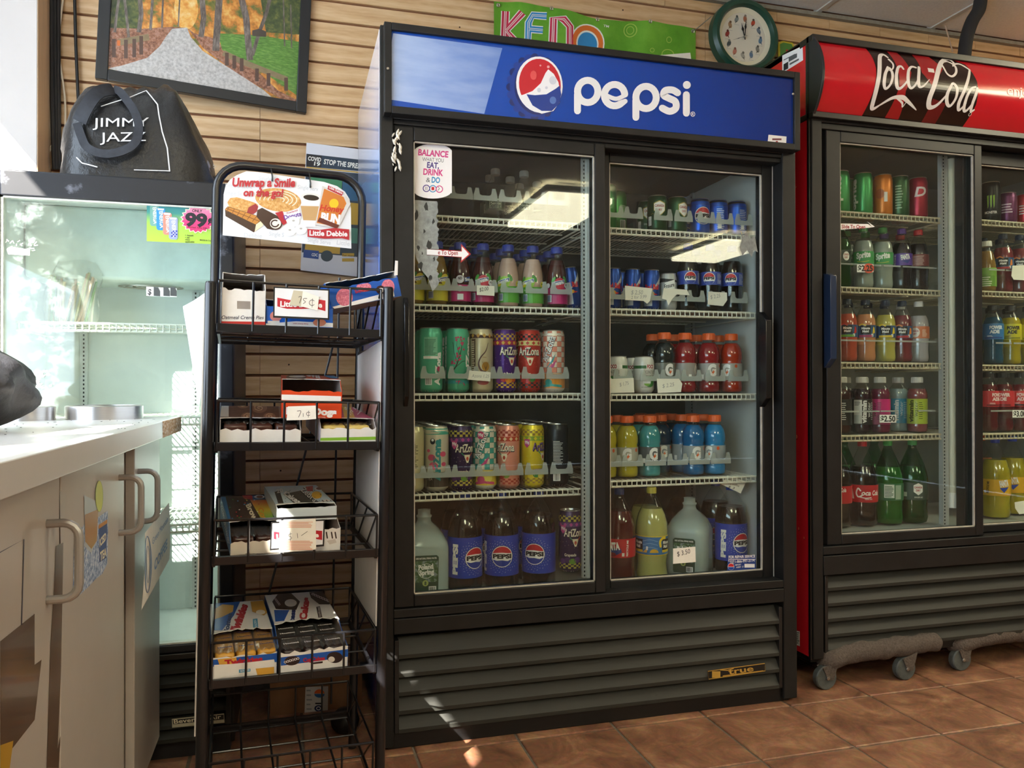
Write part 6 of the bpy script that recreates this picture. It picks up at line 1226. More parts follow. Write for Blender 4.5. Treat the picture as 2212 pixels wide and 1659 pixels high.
def jug():
    t = thing('water_jug', '-', 'water jug'); W_ = .071
    def sec(hw, rr, z): 
        n = 32; o = []
        for i in range(n):
            a = 2*math.pi*i/n; c, s = math.cos(a), math.sin(a); q = (abs(c)**rr+abs(s)**rr)**(-1/rr); o.append((hw*q*c, hw*q*s, z))
        return o
    m_ = MB().use(MILKY); L_ = [(.06, 4, 0), (.069, 5, .008), (W_, 5, .025), (W_, 5, .15), (.068, 4.5, .165), (.055, 3.5, .19), (.036, 2.6, .212), (.024, 2, .222), (.0215, 2, .228), (.0215, 2, .236), (.024, 2, .238), (.024, 2, .244), (.0195, 2, .246), (.0195, 2, .258), (.0205, 2, .26)]
    vs = [p for a in L_ for p in sec(*a)]; fs = [(j*32+i, j*32+(i+1) % 32, (j+1)*32+(i+1) % 32, (j+1)*32+i) for j in range(len(L_)-1) for i in range(32)]; fs.append(tuple(reversed(range(32)))); m_.add(vs, fs); m_.obj('jug_body', t, ang=70)
    q_ = MB().use(M('#aab8b6', .3)); L2 = [(.067, 5, .004), (.069, 5, .15), (.064, 4, .168), (.05, 3.3, .19)]; vs = [p for a in L2 for p in sec(*a)]; fs = [(j*32+i, j*32+(i+1) % 32, (j+1)*32+(i+1) % 32, (j+1)*32+i) for j in range(3) for i in range(32)]; fs.append(tuple(96+i for i in range(32))); q_.add(vs, fs).obj('water', t)
    MB().use(MILKY).tube([(.05, -.045, .19), (.062, -.056, .17), (.064, -.058, .13), (.058, -.052, .09)], [.008, .01, .01, .008], 10).obj('jug_handle', t) if False else None
    A = Art(); GD = ink('#24402f'); A.poly([(-.036, .02), (.03, .02), (.034, .026), (.036, .128), (.03, .134), (-.032, .134), (-.038, .128), (-.038, .026)], GD).up().rect(-.036, .055, .034, .118, mix_mat('spring_photo_print', [(.3, '#24402a'), (.5, '#4a6a44'), (.62, '#8a9aa4'), (.75, '#6a4a5a')], ns=70)).up()
    A.text('100% NATURAL SPRING WATER', -.032, .123, .03, .123, .005, SW, .02).ring(-.002, .088, .024, .022, .0012, SW).text('Poland', -.024, .092, .02, .095, .014, SW, .05).text('Spring', -.022, .076, .022, .079, .014, SW, .05).ell(-.004, .052, .009, .009, ink('#a8b86a')).up().text('8', -.007, .047, -.001, .047, .01, GD, .04).rect(.006, .024, .028, .042, SW).up().bars(.008, .026, .026, .04, 10, INK)
    A.build('label_print', t, lambda u, v, h: (u, -W_*.995-h-.0008, v)); return t
K('jug', jug)
# ---------------------------------------------------------------- shelf lanes (clear plastic feeders with front stops)
LANE = clear('lane_plastic', (.84, .87, .86), .15, 1.35, haze=.34, hazecol=(.72, .77, .76)); LANEC = clear('lane_clear', (.97, .98, .98), .08, 1.2, haze=.02)
def lane_mesh(w, h, style):
    hw = w/2; m_ = MB().use(LANE)
    if style == 'tab': pts = [(-hw, h), (-hw+.006, h+.022), (-hw+.016, h+.022), (-hw+.019, h+.004), (-hw+.024, h), (hw-.024, h), (hw-.019, h+.004), (hw-.016, h+.022), (hw-.006, h+.022), (hw, h), (hw, h-.015), (-hw, h-.015)]
    else: pts = [(-hw, h-.006), (-hw, h), (hw, h), (hw, h-.006)]
    m_.prism(pts, -.002, .0)
    return (m_.mesh('lane_stop', False), MB().use(LANEC).box(-.0006, .0006, 0, .34, .003, h*.8).mesh('lane_divider', False), MB().use(LANEC).box(-hw, hw, 0, .34, .0005, .0018).mesh('lane_base', False))
LM = {}; TABM = M('#9aa09e', .4)
def lane(px, z, Y, w=.0745, h=.055, style='tab', x=None, **kw):
    k = (round(w, 4), h, style)
    if k not in LM: LM[k] = lane_mesh(*k)
    par = SHF[min(SHF, key=lambda q: abs(q+.0003-z))].parent; X = at(px, 860, 'y', Y+.0425).x if x is None else x
    for nm, me, dx in (('lane_stop', LM[k][0], 0), ('lane_divider', LM[k][1], -w/2), ('lane_divider', LM[k][1], w/2), ('lane_base', LM[k][2], 0)): o = link(nm, me, par); o.location = Vector((X+dx, Y, z))-par.location
def rowx(pxs, Y, d, lo=None, hi=None):
    xs = [at(p, 860, 'y', Y).x for p in pxs]
    for _ in range(80):
        for i in range(len(xs)-1):
            g_ = d-(xs[i+1]-xs[i])
            if g_ > 0: xs[i] -= g_/2; xs[i+1] += g_/2
        if hi: xs[-1] = min(xs[-1], hi)
        if lo: xs[0] = max(xs[0], lo)
    return xs
# ---------------------------------------------------------------- pepsi cooler, left half
FY = .185; LY = .143
z = PSL[0]+.0003
g = 'water bottles behind the top left lane'
for px, Y in ((1070, .33), (1132, .33), (1058, .41), (1102, .41), (1122, .49), (1160, .45)): put('poland5', px, z, Y, 'clear spring water bottle with dark green label on top shelf', g, py=400)
for px in (945, 990, 1042, 1095, 1148, 1198): lane(px, z, LY, .0735, .07)
z = PSL[1]+.0003
row = [('sn_yellow', 897, 0, 'yellow lemon tea bottle at the end of the tea bottle row by the door frame'), ('sn_yellow', 944, 10, 'yellow lemon tea bottle beside the raspberry tea bottle'), ('sn_raspback', 990, 0, 'magenta tea bottle turned to its back label beside yellow bottle'), ('sn_rasp', 1043, -14, 'raspberry tea bottle behind the handwritten two dollar note'), ('sn_kiwi', 1098, 0, 'green kiwi strawberry bottle next to the two dollar note'), ('sn_kiwi', 1151, 0, 'green kiwi strawberry bottle between green and raspberry bottles'), ('sn_rasp', 1203, 0, 'raspberry tea bottle at the end of the row beside leaning can')]
for (k, px, t_, lb), x_ in zip(row, rowx([r[1] for r in row], FY, .0718)):
    put(k, px, z, FY, lb, turn=t_, x=x_)
    put(k, px, z, FY+.08, 'blue-capped tea bottle standing behind the front row of teas', 'second row tea bottles', turn=t_, x=x_); put(k, px, z, FY+.16, 'blue-capped tea bottle standing deep behind the front teas', 'third row tea bottles', turn=t_, x=x_)
    lane(px, z, LY, .0718, .058, x=x_)
put('redbull', 1241, z+.004, .2, 'blue energy drink can leaning against the shelf upright', tilt=(0, math.radians(-8)))
z = PSL[2]+.0003
row = [('az_back', 930, 0, 'mint green tea can turned to its nutrition label'), ('az_green', 988, 0, 'mint green tea can with pink blossom branch'), ('az_beige', 1040, 0, 'beige ginseng tea can with dragon drawing above price note'), ('az_purple', 1090, 8, 'purple fruit punch can with gold checkered rim'), ('az_red', 1143, 8, 'red watermelon drink can with black checkered rim'), ('az_peach', 1195, -6, 'peach and white checkered tea can')]
for (k, px, t_, lb), x_ in zip(row, rowx([r[1] for r in row], FY, .0746)):
    put(k, px, z, FY, lb, turn=t_, x=x_); put('az_nutri' if k == 'az_beige' else k, px, z, FY+.08, 'tall tea can standing behind the front row on the third shelf', 'second row tall cans, third shelf', turn=t_+20, x=x_)
    lane(px, z, LY, .0745, .058, x=x_)
z = PSL[3]+.0003
row = [('az_nutri', 892, 0, 'cream tall can showing its nutrition panel at the frame'), ('az_white', 943, 0, 'white tea can with pink flowers and yin yang mark'), ('az_grape', 995, -5, 'dark purple grape drink can marked 99 cents'), ('az_lemontea', 1045, 0, 'turquoise checkered lemon tea can marked 99 cents'), ('az_salmon', 1097, 0, 'salmon strawberry kiwi can with checkered rim'), ('az_yellow', 1150, 0, 'yellow lemonade can marked 99 cents'), ('az_black', 1203, 0, 'black tall can showing white nutrition text and barcode')]
for (k, px, t_, lb), x_ in zip(row, rowx([r[1] for r in row], FY, .0746)):
    put(k, px, z, FY, lb, turn=t_, x=x_)
    for j in range(1, 5): put(k, px, z, FY+.079*j, 'tall can in the rows behind the 99 cent cans', 'rear rows of tall cans, fourth shelf', turn=30*j, x=x_)
    lane(px, z, LY, .0745, .058, x=x_)
z = .3603
put('jug', 916, z, .225, 'milky gallon water jug with green label beside the cola bottles', turn=6)
for k, px, lb in (('pep2_right', 1004, 'large cola bottle with blue label turned sideways'), ('pep2_mid', 1083, 'large cola bottle with round logo facing front between two others'), ('pep2_left', 1163, 'large cola bottle with round logo beside the grape can')): put(k, px, z, .215, lb)
for px in (988, 1062, 1140): put('pep2_mid', px, z, .345, 'large cola bottle standing behind the front colas', 'second row cola bottles')
put('az_grape', 1231, z+.05, .2, 'grape drink can standing at the end of the cola bottles', turn=-10)
# ---------------------------------------------------------------- pepsi cooler, right half
z = PSR[0]+.0003
row = (('green_can', 1322, 'tall light green can beside the door frame on the ginger ale shelf', 0), ('green_can', 1352, 'tall light green can set back behind the other light green can', 40), ('cd_can', 1421, 'dark green ginger ale can showing its red lettered shield', 0), ('cd_can2', 1464, 'dark green ginger ale can with shield turned aside', 0), ('pepsi_can', 1513, 'blue cola can showing its round logo', 0), ('pepsi_can_back', 1552, 'blue cola can turned to its back between two cola cans', 0), ('pepsi_can_back', 1598, 'blue cola can by the inner wall with small white tag', 25))
for (k, px, lb, t_), x_ in zip(row, rowx([r[1] for r in row], FY, .0662, hi=1.215)):
    put(k, px, z, FY if k != 'green_can' else (FY+.02 if px < 1330 else FY+.09), lb, turn=t_, x=x_)
    if k != 'green_can': put(k, px, z, FY+.08, 'soda can behind the front row on the top right shelf', 'second row soda cans', x=x_)
    lane(px, z, LY, .0660, .05, x=x_)
z = PSR[1]+.0003
for px, lb in ((1325, 'slim blue silver energy can at the door frame'), (1367, 'slim blue silver energy can above the two for 399 note'), (1408, 'slim blue silver energy can next to the shake can')): put('redbull', px, z, FY, lb, turn=4)
for px in (1345, 1390): put('redbull', px, z, FY+.07, 'slim energy can behind the front energy cans', 'second row energy cans')
put('ensure', 1444, z, FY, 'short white nutrition shake can with slanted lettering')
for px, lb in ((1487, 'small cola bottle beside the shake can'), (1535, 'small cola bottle behind the 2.25 note'), (1582, 'small cola bottle by the inner wall')): put('pep20', px, z, FY+.01, lb, turn=(20 if px < 1500 else 0))
for px in (1505, 1550): put('pep20', px, z, FY+.1, 'small cola bottle in the second row', 'second row small colas')
for px in (1325, 1366, 1408, 1447, 1490, 1535, 1582): lane(px, z, LY, .066, .045)
z = PSR[2]+.0003
put('foco', 1334, z, FY, 'white coconut juice can behind the 1.75 note', turn=-60); put('foco', 1391, z, FY, 'white coconut juice can showing green coconut picture', turn=8)
for px in (1334, 1391): put('foco', px, z, FY+.085, 'white coconut juice can in the second row', 'second row juice cans', turn=-40, yf=FY)
row = (('ga_dark', 1435, 'dark sports drink bottle beside the coconut juice', 0), ('ga_red', 1480, 'red sports drink bottle turned sideways behind a 2.25 note', 60), ('ga_red', 1531, 'deep red sports drink bottle with white G facing front', 0), ('ga_orange', 1580, 'orange red sports drink bottle by the inner wall', 0))
for (k, px, lb, t_), x_ in zip(row, rowx([r[1] for r in row], FY, .0752, hi=1.214)):
    put(k, px, z, FY, lb, turn=t_, x=x_); put(k, px, z, FY+.085, 'orange-capped sports drink behind the red front row', 'second row red sports drinks', x=x_); lane(px, z, LY, .0745, .055, x=x_)
for px in (1334, 1391): lane(px, z, LY, .067, .055)
z = PSR[3]+.0003
for k, px, lb, t_ in (('ga_yellow', 1308, 'yellow sports drink bottle half behind the door frame', 0), ('ga_yellow', 1354, 'yellow sports drink bottle with grey label in full view', 10), ('ga_frost', 1403, 'teal frost sports drink bottle with dark label', 0), ('ga_blue', 1497, 'blue sports drink bottle with white G label', 0), ('ga_blue2', 1543, 'lighter blue sports drink bottle by the inner wall', 0)):
    put(k, px, z, FY, lb, turn=t_)
for k, px, Y in (('ga_yellow', 1354, .265), ('ga_frost', 1403, .265), ('ga_navy', 1450, .265), ('ga_blue', 1497, .265), ('ga_navy', 1543, .265), ('ga_navy', 1450, .342), ('ga_navy', 1497, .342), ('ga_navy', 1543, .342), ('ga_dark', 1450, .419), ('ga_navy', 1497, .419)): put(k, px, z, Y, 'orange-capped sports drink in the rows behind the blue bottles', 'rear rows of sports drinks', yf=FY)
for px in (1308, 1354, 1403, 1450, 1497, 1542): lane(px, z, LY, .0735, .055)
z = .3603
put('fanta2', 1337, z, .2, 'large strawberry soda bottle with red label', turn=-6); put('mm2', 1407, z, .2, 'large lemonade bottle with blue label and black brand box'); put('mm2b', 1392, z, .33, 'large lemonade bottle with dark cap behind the front lemonade')
put('jug', 1489, z, .235, 'milky gallon water jug behind the 3.50 note', turn=-14); put('bigtea', 1476, z, .42, 'big dark tea bottle behind the water jug')
put('pep2_right', 1578, z, .2, 'large cola bottle next to the repair sticker', turn=6); put('pep2_mid', 1545, z, .318, 'large cola bottle behind the one at the repair sticker')
# handwritten price notes on the shelves and panes
def note(label, pts, Y, strokes, group=None, printed=None):
    c = [at(*p, 'y', Y) for p in pts]; loc = sum(c, Vector())/len(c); t = thing('price_note', label, 'price note', loc)
    MB().use(PAPER).prism([(p.x-loc.x, p.z-loc.z) for p in c], 0, .0008).obj('paper', t, smooth=False)
    A = Art(lambda px, py: (lambda q: (q.x-loc.x, q.z-loc.z))(at(px, py, 'y', Y)))
    for s in strokes: A.text(*s[:6], INK if len(s) < 7 else s[6], .0, shear=.2) if isinstance(s[0], str) else A.stroke(s, .9, INK, sm=3)
    if strokes: A.build('handwriting', t, lambda u, v, h: (u, -h-.0002, v))
    return t
NY = LY-.005
note('white note reading 2.00 on the tea bottle lane', [(1030, 616), (1068, 618), (1068, 639), (1030, 637)], NY, [('$2.00', 1036, 630, 1055, 627, 8)])
note('white note reading 1.25 on the third shelf lane', [(1014, 800), (1060, 804), (1059, 824), (1011, 820)], NY, [('Azona 1.25', 1019, 815, 1056, 816, 7, GREYTX)])
note('torn note reading 2.50 2 for 399 on the energy can lane', [(1350, 617), (1409, 623), (1404, 650), (1398, 656), (1390, 650), (1351, 648)], NY, [('$ 2.50', 1363, 636, 1388, 636, 9, GREYTX), ('2 for 3.99', 1363, 646, 1396, 644, 7, GREYTX)])
note('folded tape scrap hanging under the shake can', [(1434, 622), (1484, 626), (1490, 638), (1462, 636), (1452, 646), (1444, 660), (1440, 648), (1430, 645)], NY, [])
note('torn note reading 2.25 on the small cola lane', [(1530, 630), (1570, 632), (1571, 648), (1562, 661), (1529, 658)], NY, [('$ 2.25', 1535, 646, 1556, 642, 8, GREYTX)])
note('note reading 1.75 under the coconut juice cans', [(1315, 819), (1369, 816), (1370, 848), (1317, 849)], NY-.012, [('$ 1.75', 1339, 835, 1358, 831, 8, GREYTX)])
note('torn note reading 2.25 under the red sports drinks', [(1419, 818), (1467, 818), (1474, 829), (1471, 847), (1421, 849)], NY-.012, [('$ 2.25', 1431, 838, 1456, 834, 8, GREYTX)])
note('white note reading 3.50 stuck on the pane before the jug', [(1454, 1185), (1502, 1181), (1503, 1214), (1454, 1218)], .064, [('$ 3.50', 1463, 1202, 1491, 1195, 10)])
note('tilted note about iced coffee hanging from the bottom right shelf', [(1571, 1027), (1612, 1040), (1600, 1066), (1558, 1046)], NY, [("Dark", 1573, 1036, 1590, 1042, 5), ('iced coffee', 1569, 1044, 1596, 1052, 5), ('$ 3', 1572, 1053, 1585, 1057, 5)])
# ---------------------------------------------------------------- red cooler
KYF = .235; KLY = .19; KROW = {}
def krow(z, lst, py=860, back=None, grp=None, lab=None):
    for (k, px, lb, t_), x_ in zip(lst, rowx([q[1] for q in lst], KYF, .0738, hi=2.005 if lst[0][1] < 2100 else None)):
        put(k, px, z, KYF, lb, turn=t_, x=x_); KROW.setdefault(z, []).append(x_)
        if back and k != 'vw_lime': put(k, px, z, KYF+back, lab, grp, turn=t_+25, x=x_)
z = KSL[0]+.0003
krow(z, [('sprite_can', 1816, 'tall green lemon lime can at the door frame', 0), ('sprite_can', 1866, 'tall green lemon lime can beside the orange can', -50), ('orange_can', 1909, 'tall orange soda can with small white panel', 0), ('darkgreen_can', 1945, 'tall dark green can between orange and cherry cans', 0), ('cherry_can', 1995, 'tall cherry red soda can with script letter', 0)], 400, .09, 'rear tall cans, red cooler', 'tall soda can behind the front row in the red cooler')
z = KSL[1]+.0003
krow(z, [('cd20', 1817, 'ginger ale bottle with shield label in the red cooler', 0), ('sprite20', 1866, 'lemon lime bottle beside the ginger ale', 0), ('sprite20', 1908, 'lemon lime bottle beside the grape soda', 0), ('grape20', 1951, 'grape soda bottle with purple label', 0), ('drp20', 1994, 'dark soda bottle with maroon label and red cap', 0)], 560, .09, 'second row sodas, red cooler', 'soda bottle in the second row of the red cooler')
z = KSL[2]+.0003
krow(z, [('fo20', 1797, 'orange soda bottle half behind the door frame', 10), ('mmw', 1826, 'watermelon juice bottle with blue black label', 0), ('mmp', 1870, 'pink lemonade bottle with magenta stripe', 0), ('mml', 1913, 'yellow lemonade bottle with yellow stripe label', 0), ('mmf', 1957, 'fruit punch bottle with red stripe label', 0), ('cdo20', 1997, 'clear ginger ale bottle with orange label', 0)], 720, .09, 'second row juices, red cooler', 'juice bottle in the second row of the red cooler')
z = KSL[3]+.0003
krow(z, [('vw_black', 1817, 'flavoured water bottle with black label and white rotated lettering', 0), ('vw_blackw', 1862, 'flavoured water bottle with half white half black label', 0), ('vw_mag', 1901, 'flavoured water bottle with magenta label', 0), ('vw_lime', 1981, 'flavoured water bottle with lime green label', 0)], 880, .09, 'second row flavoured waters', 'white-capped flavoured water in the second row')
put('vw_blue', 1940, z, KYF+.075, 'flavoured water bottle with pale blue label set back in the row')
z = .4923
for k, px, Y, lb, t_ in (('coke2b', 1806, .25, 'large cola bottle at the frame of the red cooler', 0), ('coke2', 1862, .25, 'large cola bottle with red script label in full view', 0), ('sprite2', 1917, .25, 'large green bottle showing its nutrition panel', 0), ('cd2', 1970, .25, 'large ginger ale bottle with shield label', 0)): put(k, px, z, Y, lb, turn=t_)
for px in (1822, 1888): put('green2', px, z, .37, 'large green bottle behind the front bottles', 'second row large green bottles')
z = KSR[0]+.0003
krow(z, [('monster_can', 2142, 'tall black energy can with green claw mark', 0), ('purple_can', 2178, 'purple energy can beside the black can', 0), ('red_can', 2216, 'red energy can in the right half of the red cooler', 0)], 450)
z = KSR[1]+.0003
krow(z, [('juice', 2132, 'juice bottle with white cap and green label', 0), ('mmf', 2168, 'dark juice bottle with black magenta label', 0), ('mmf', 2204, 'dark juice bottle behind the white torn note', 0)], 560, .09, 'second row right juices', 'juice bottle behind the front ones in the right half')
z = KSR[2]+.0003
krow(z, [('pw_blue', 2146, 'blue sports drink bottle with blue label', 0), ('pw_yellow', 2184, 'yellow sports drink bottle with yellow label', 0), ('pw_yellow', 2222, 'yellow sports drink bottle next to another yellow one, farther from the frame', 20)], 720, .09, 'second row mixed sports drinks', 'sports drink behind the blue and yellow ones')
z = KSR[3]+.0003
krow(z, [('pw_red', 2137, 'dark red sports drink bottle by the door frame', 40), ('pw_red', 2166, 'red sports drink bottle with red label', -20), ('pw_redtag', 2204, 'red sports drink bottle with label band above price tag', 0)], 880, .09, 'second row red drinks', 'sports drink behind the red ones')
z = .4923
for k, px, lb in (('fo2', 2118, 'large orange soda bottle half hidden by the door frame'), ('fp2', 2149, 'large pineapple soda bottle with yellow label reading recycle me'), ('fp2', 2186, 'large pineapple soda bottle behind the torn white note'), ('green2', 2252, 'large green bottle beyond the pineapple sodas')): put(k, px, z, .25 if px not in (2186, 2118) else (.30 if px == 2186 else .375), lb, turn=-30 if px == 2186 else 0)
for zz in (KSL[1], KSL[2], KSL[3], KSR[1], KSR[2], KSR[3]):
    for x_ in KROW[zz+.0003]: lane(0, zz+.0003, KLY, .0735, .08 if zz == KSL[2] else .085, 'bar', x=x_)
def tagk(label, pts, txt, orange=None):
    t = note(label, pts, KLY-.006, []); return t
def ptag(label, x0, y0, x1, y1, s, pad=True, hot=None):
    Y = KLY-.006; c = at((x0+x1)/2, (y0+y1)/2, 'y', Y); t = thing('price_tag', label, 'price tag', c); P = lambda px, py: (lambda q: (q.x-c.x, q.z-c.z))(at(px, py, 'y', Y))
    MB().use(LANEC).prism([P(x0-14, y0-3), (P(x1+14, y0-3)), P(x1+14, y1+3), P(x0-14, y1+3)], .0004, .0014).obj('tag_holder', t, smooth=False)
    A = Art(P); A.rect(x0, y0, x1, y1, SW).up()
    if hot: A.ell((x1+hot)/2, (y0+y1)/2, (x1-hot)/2+1, (y1-y0)/2+2, ink('#e0563a')).up()
    A.text(s, x0+2, y1-2.5, x1-2, y1-2.5, (y1-y0)*.72, INK, .035); A.build('tag_print', t, lambda u, v, h: (u, -h, v))
ptag('price tag reading 2.25 with orange round sticker', 1851, 571, 1887, 588, '$2.25', hot=1866); ptag('price tag reading 2.50 on the flavoured water lane', 1900, 896, 1936, 913, '$2.50'); ptag('price tag reading 3.00 at the red sports drinks', 2187, 886, 2218, 902, '$3.00')
note('torn white note on the right juice lane', [(2187, 574), (2225, 572), (2225, 606), (2190, 604), (2185, 596)], KLY-.01, []); note('torn white note stuck before the pineapple soda', [(2192, 1085), (2222, 1080), (2222, 1108), (2202, 1111), (2193, 1098)], KLY-.01, [])
P, F = plane_y(KY+.0295); A = Art(P); A.poly([(1815, 483), (1875, 484), (1884, 490), (1873, 478), (1890, 490), (1876, 492), (1815, 496)], SW).up().text('Slide To Open', 1818, 493, 1869, 493.5, 7.5, DRED, .03); o = A.build('slide_arrow_sticker', k0, F)
# ================================================================== things on the wall
# framed autumn road picture
Mp = Matrix.Translation(at(205, 168, 'y', .655)) @ Matrix.Rotation(math.radians(6.2), 4, 'Z') @ Matrix.Rotation(math.radians(2.4), 4, 'Y')
PIC = thing('framed_picture', 'black-framed picture of a gravel road through autumn trees', 'picture', mw=Mp)
P = planeP(Mp, 'y', 0.); br_ = P(662, 246); FW = br_[0]; FH = .52; ft = .036
fm = MB().use(M('#1a1c1f', .35)); 
for a in ((0, ft, 0, FH), (FW-ft, FW, 0, FH), (ft, FW-ft, 0, ft), (ft, FW-ft, FH-ft, FH)): fm.box(a[0], a[1], 0, .024, a[2], a[3])
fm.obj('picture_frame', PIC, bevel=.002)
FOL = mix_mat('autumn_foliage_print', [(.30, '#4a5a2a'), (.40, '#7a7a34'), (.48, '#c47c30'), (.56, '#e29a42'), (.66, '#f0c470'), (.8, '#9a9a54')], ns=26, detail=8, rough=.3)
pp_ = box('picture_print', ft, FW-ft, .012, .02, ft, FH-ft, FOL, PIC)
A = Art(planeP(Mp, 'y', .012)); F = lambda u, v, h: (u, .012-h*.5, v)
LEAF = mix_mat('fallen_leaves_print', [(.35, '#6a4434'), (.5, '#a06a4c'), (.62, '#b98a78'), (.75, '#7a6a58')], ns=130, rough=.3); GRAV = mix_mat('gravel_print', [(.3, '#a09c97'), (.5, '#c4c0bb'), (.7, '#dcd9d4')], ns=110, rough=.3)
GRAS = mix_mat('lawn_print', [(.3, '#46702a'), (.5, '#5f9238'), (.7, '#86ae52')], (1, 1, 4), 60, .3); GREENF = mix_mat('pine_print', [(.3, '#27391f'), (.5, '#4a5a2c'), (.68, '#7a7a3a')], ns=55, rough=.3)
TRK = mix_mat('bark_print', [(.3, '#4a3f3a'), (.5, '#6e625a'), (.7, '#9a8f86')], (3, 3, .6), 70, .3); SKYG = mix_mat('bright_leaves_print', [(.3, '#e08a2a'), (.5, '#f2b85a'), (.7, '#f8dc9a')], ns=50, rough=.3)
A.poly([(240, -20), (300, -20), (300, 70), (236, 66)], GREENF).poly([(560, -20), (660, -20), (655, 75), (575, 70)], GREENF).ell(402, 20, 26, 44, SKYG).up()
A.poly([(236, 60), (310, 62), (370, 58), (402, 60), (345, 100), (300, 145), (262, 152), (232, 145)], LEAF).poly([(404, 60), (420, 72), (460, 82), (480, 100), (520, 120), (600, 195), (640, 215), (645, 225), (610, 215), (520, 165), (440, 105)], LEAF)
A.poly([(470, 72), (560, 76), (655, 92), (650, 212), (560, 150), (480, 108)], GRAS).up()
A.poly([(372, 62), (404, 60), (412, 80), (438, 110), (500, 150), (570, 195), (596, 218), (430, 190), (300, 163), (232, 148), (262, 142), (318, 125), (345, 100), (358, 80)], GRAV).up()
for p_, w_ in (([(436, -10), (440, 40), (434, 80)], 12), ([(474, -10), (470, 50), (466, 110)], 15), ([(540, 130), (535, 80), (532, 40), (520, -10)], 14), ([(545, 120), (560, 70), (575, 30), (585, -10)], 8), ([(300, 70), (305, 30), (302, -10)], 10), ([(278, 82), (274, 40), (268, -10)], 6), ([(248, 70), (252, 30), (258, -10)], 6), ([(325, 65), (330, -10)], 6), ([(615, 100), (612, 0)], 3), ([(630, 104), (628, 10)], 3), ([(350, 60), (352, -5)], 4), ([(385, 58), (388, 0)], 3)): A.stroke(p_, w_, TRK, cap=False)
A.up(); RAIL = M('#8d7a58', .5, var=.2, vs=60); POST = M('#5a4034', .5)
A.stroke([(255, 92), (322, 80)], 14, RAIL, cap=False).stroke([(482, 114), (520, 132), (620, 172)], 12, RAIL, cap=False); A.up()
for x, y in ((246, 104), (272, 106), (290, 104), (305, 98)): A.rect(x-4, y-20, x+4, y+20, POST)
for x, y in ((490, 128), (506, 134), (522, 140), (555, 162), (580, 172), (618, 182)): A.rect(x-4, y-14, x+4, y+14, POST)
A.up().rect(253, 87, 260, 99, M('#d8702a', .4)).poly([(545, 66), (560, 62), (575, 68), (575, 80), (545, 78)], M('#4a3f34', .5))
A.build('road_print', pp_, F, clip=(ft, FW-ft, ft, FH-ft))
MB().use(clear('picture_glass', (.98, .98, .98), .04, 1.3)).box(ft, FW-ft, .004, .006, ft, FH-ft).obj('picture_glass', PIC, smooth=False)
# wall clock
c = at(1605, 82, 'y', .735); CK = thing('wall_clock', 'round wall clock with dark green rim and small bird pictures', 'clock', c); CR_ = .155
Tc = Matrix.Rotation(math.pi/2, 4, 'X')
MB().use(M('#1d4636', .35)).lathe([(CR_-.034, 0), (CR_-.034, .02), (CR_-.026, .034), (CR_-.012, .036), (CR_, .022), (CR_, -.012), (CR_-.034, -.012)], 56, Tc, caps=False).obj('rim', CK)
MB().use(M('#efe9cf', .5)).lathe([(CR_-.034, .016), (CR_-.052, .008), (CR_-.053, .006)], 48, Tc, caps=False).obj('inner_ring', CK)
MB().use(M('#e9e4d6', .5)).lathe([(CR_-.04, .0), (CR_-.04, .0065)], 48, Tc).obj('face', CK)
A = Art(); random.seed(12)
for i, (cb, cl_) in enumerate((('#b06a4a', '#8a8074'), ('#c0452a', '#5a4a3a'), ('#7a8a9a', '#4a5560'), ('#5f86a8', '#3a5a7a'), ('#8a8a80', '#5a564c'), ('#5a7a9a', '#7a8a94'), ('#a8a49a', '#6a665c'), ('#c27a6a', '#8a5a4a'), ('#4f5a5f', '#8a8a84'), ('#a02f2a', '#6a2420'), ('#b08a62', '#7a5a3a'), ('#8f9a98', '#5a5f5c'))):
    a = math.radians(90-30*i-4); x, y = .078*math.cos(a), .078*math.sin(a)
    A.ell(x, y, .0085, .0135, M(cb, .5), rot=random.uniform(-35, 35), n=12).ell(x+.002, y+.013, .0055, .0055, M(cl_, .5), n=10).poly([(x-.002, y-.006), (x+.005, y-.006), (x+.009*random.choice((-1, 1)), y-.019)], M(cl_, .5)).rect(x-.011, y-.0225, x+.011, y-.0215, GREYTX)
A.build('bird_print', CK, lambda u, v, h: (u, -.0068-h, v))
hb = M('#17181a', .4)
def hand(a, l, w, yy, name):
    T = Matrix.Translation((0, yy, 0)) @ Matrix.Rotation(math.radians(a), 4, 'Y'); MB().use(hb).prism([(-w*.3, -.012), (w*.3, -.012), (w*.35, l*.4), (w, l*.55), (w*.3, l*.72), (0, l), (-w*.3, l*.72), (-w, l*.55), (-w*.35, l*.4)], -.0006, .0006, T=T).obj(name, CK, smooth=False)
hand(-14, .058, .006, -.012, 'hour_hand'); hand(4, .074, .005, -.015, 'minute_hand'); hand(-111, .06, .0012, -.017, 'second_hand'); MB().use(CHROME).lathe([(.005, .008), (.004, .02), (.0001, .021)], 14, Tc).obj('hub', CK)
MB().use(clear('clock_lens', (.98, .98, .97), .03, 1.3)).lathe([(.0001, .024), (.06, .023), (CR_-.034, .0185)], 40, Tc, caps=False).obj('lens', CK)
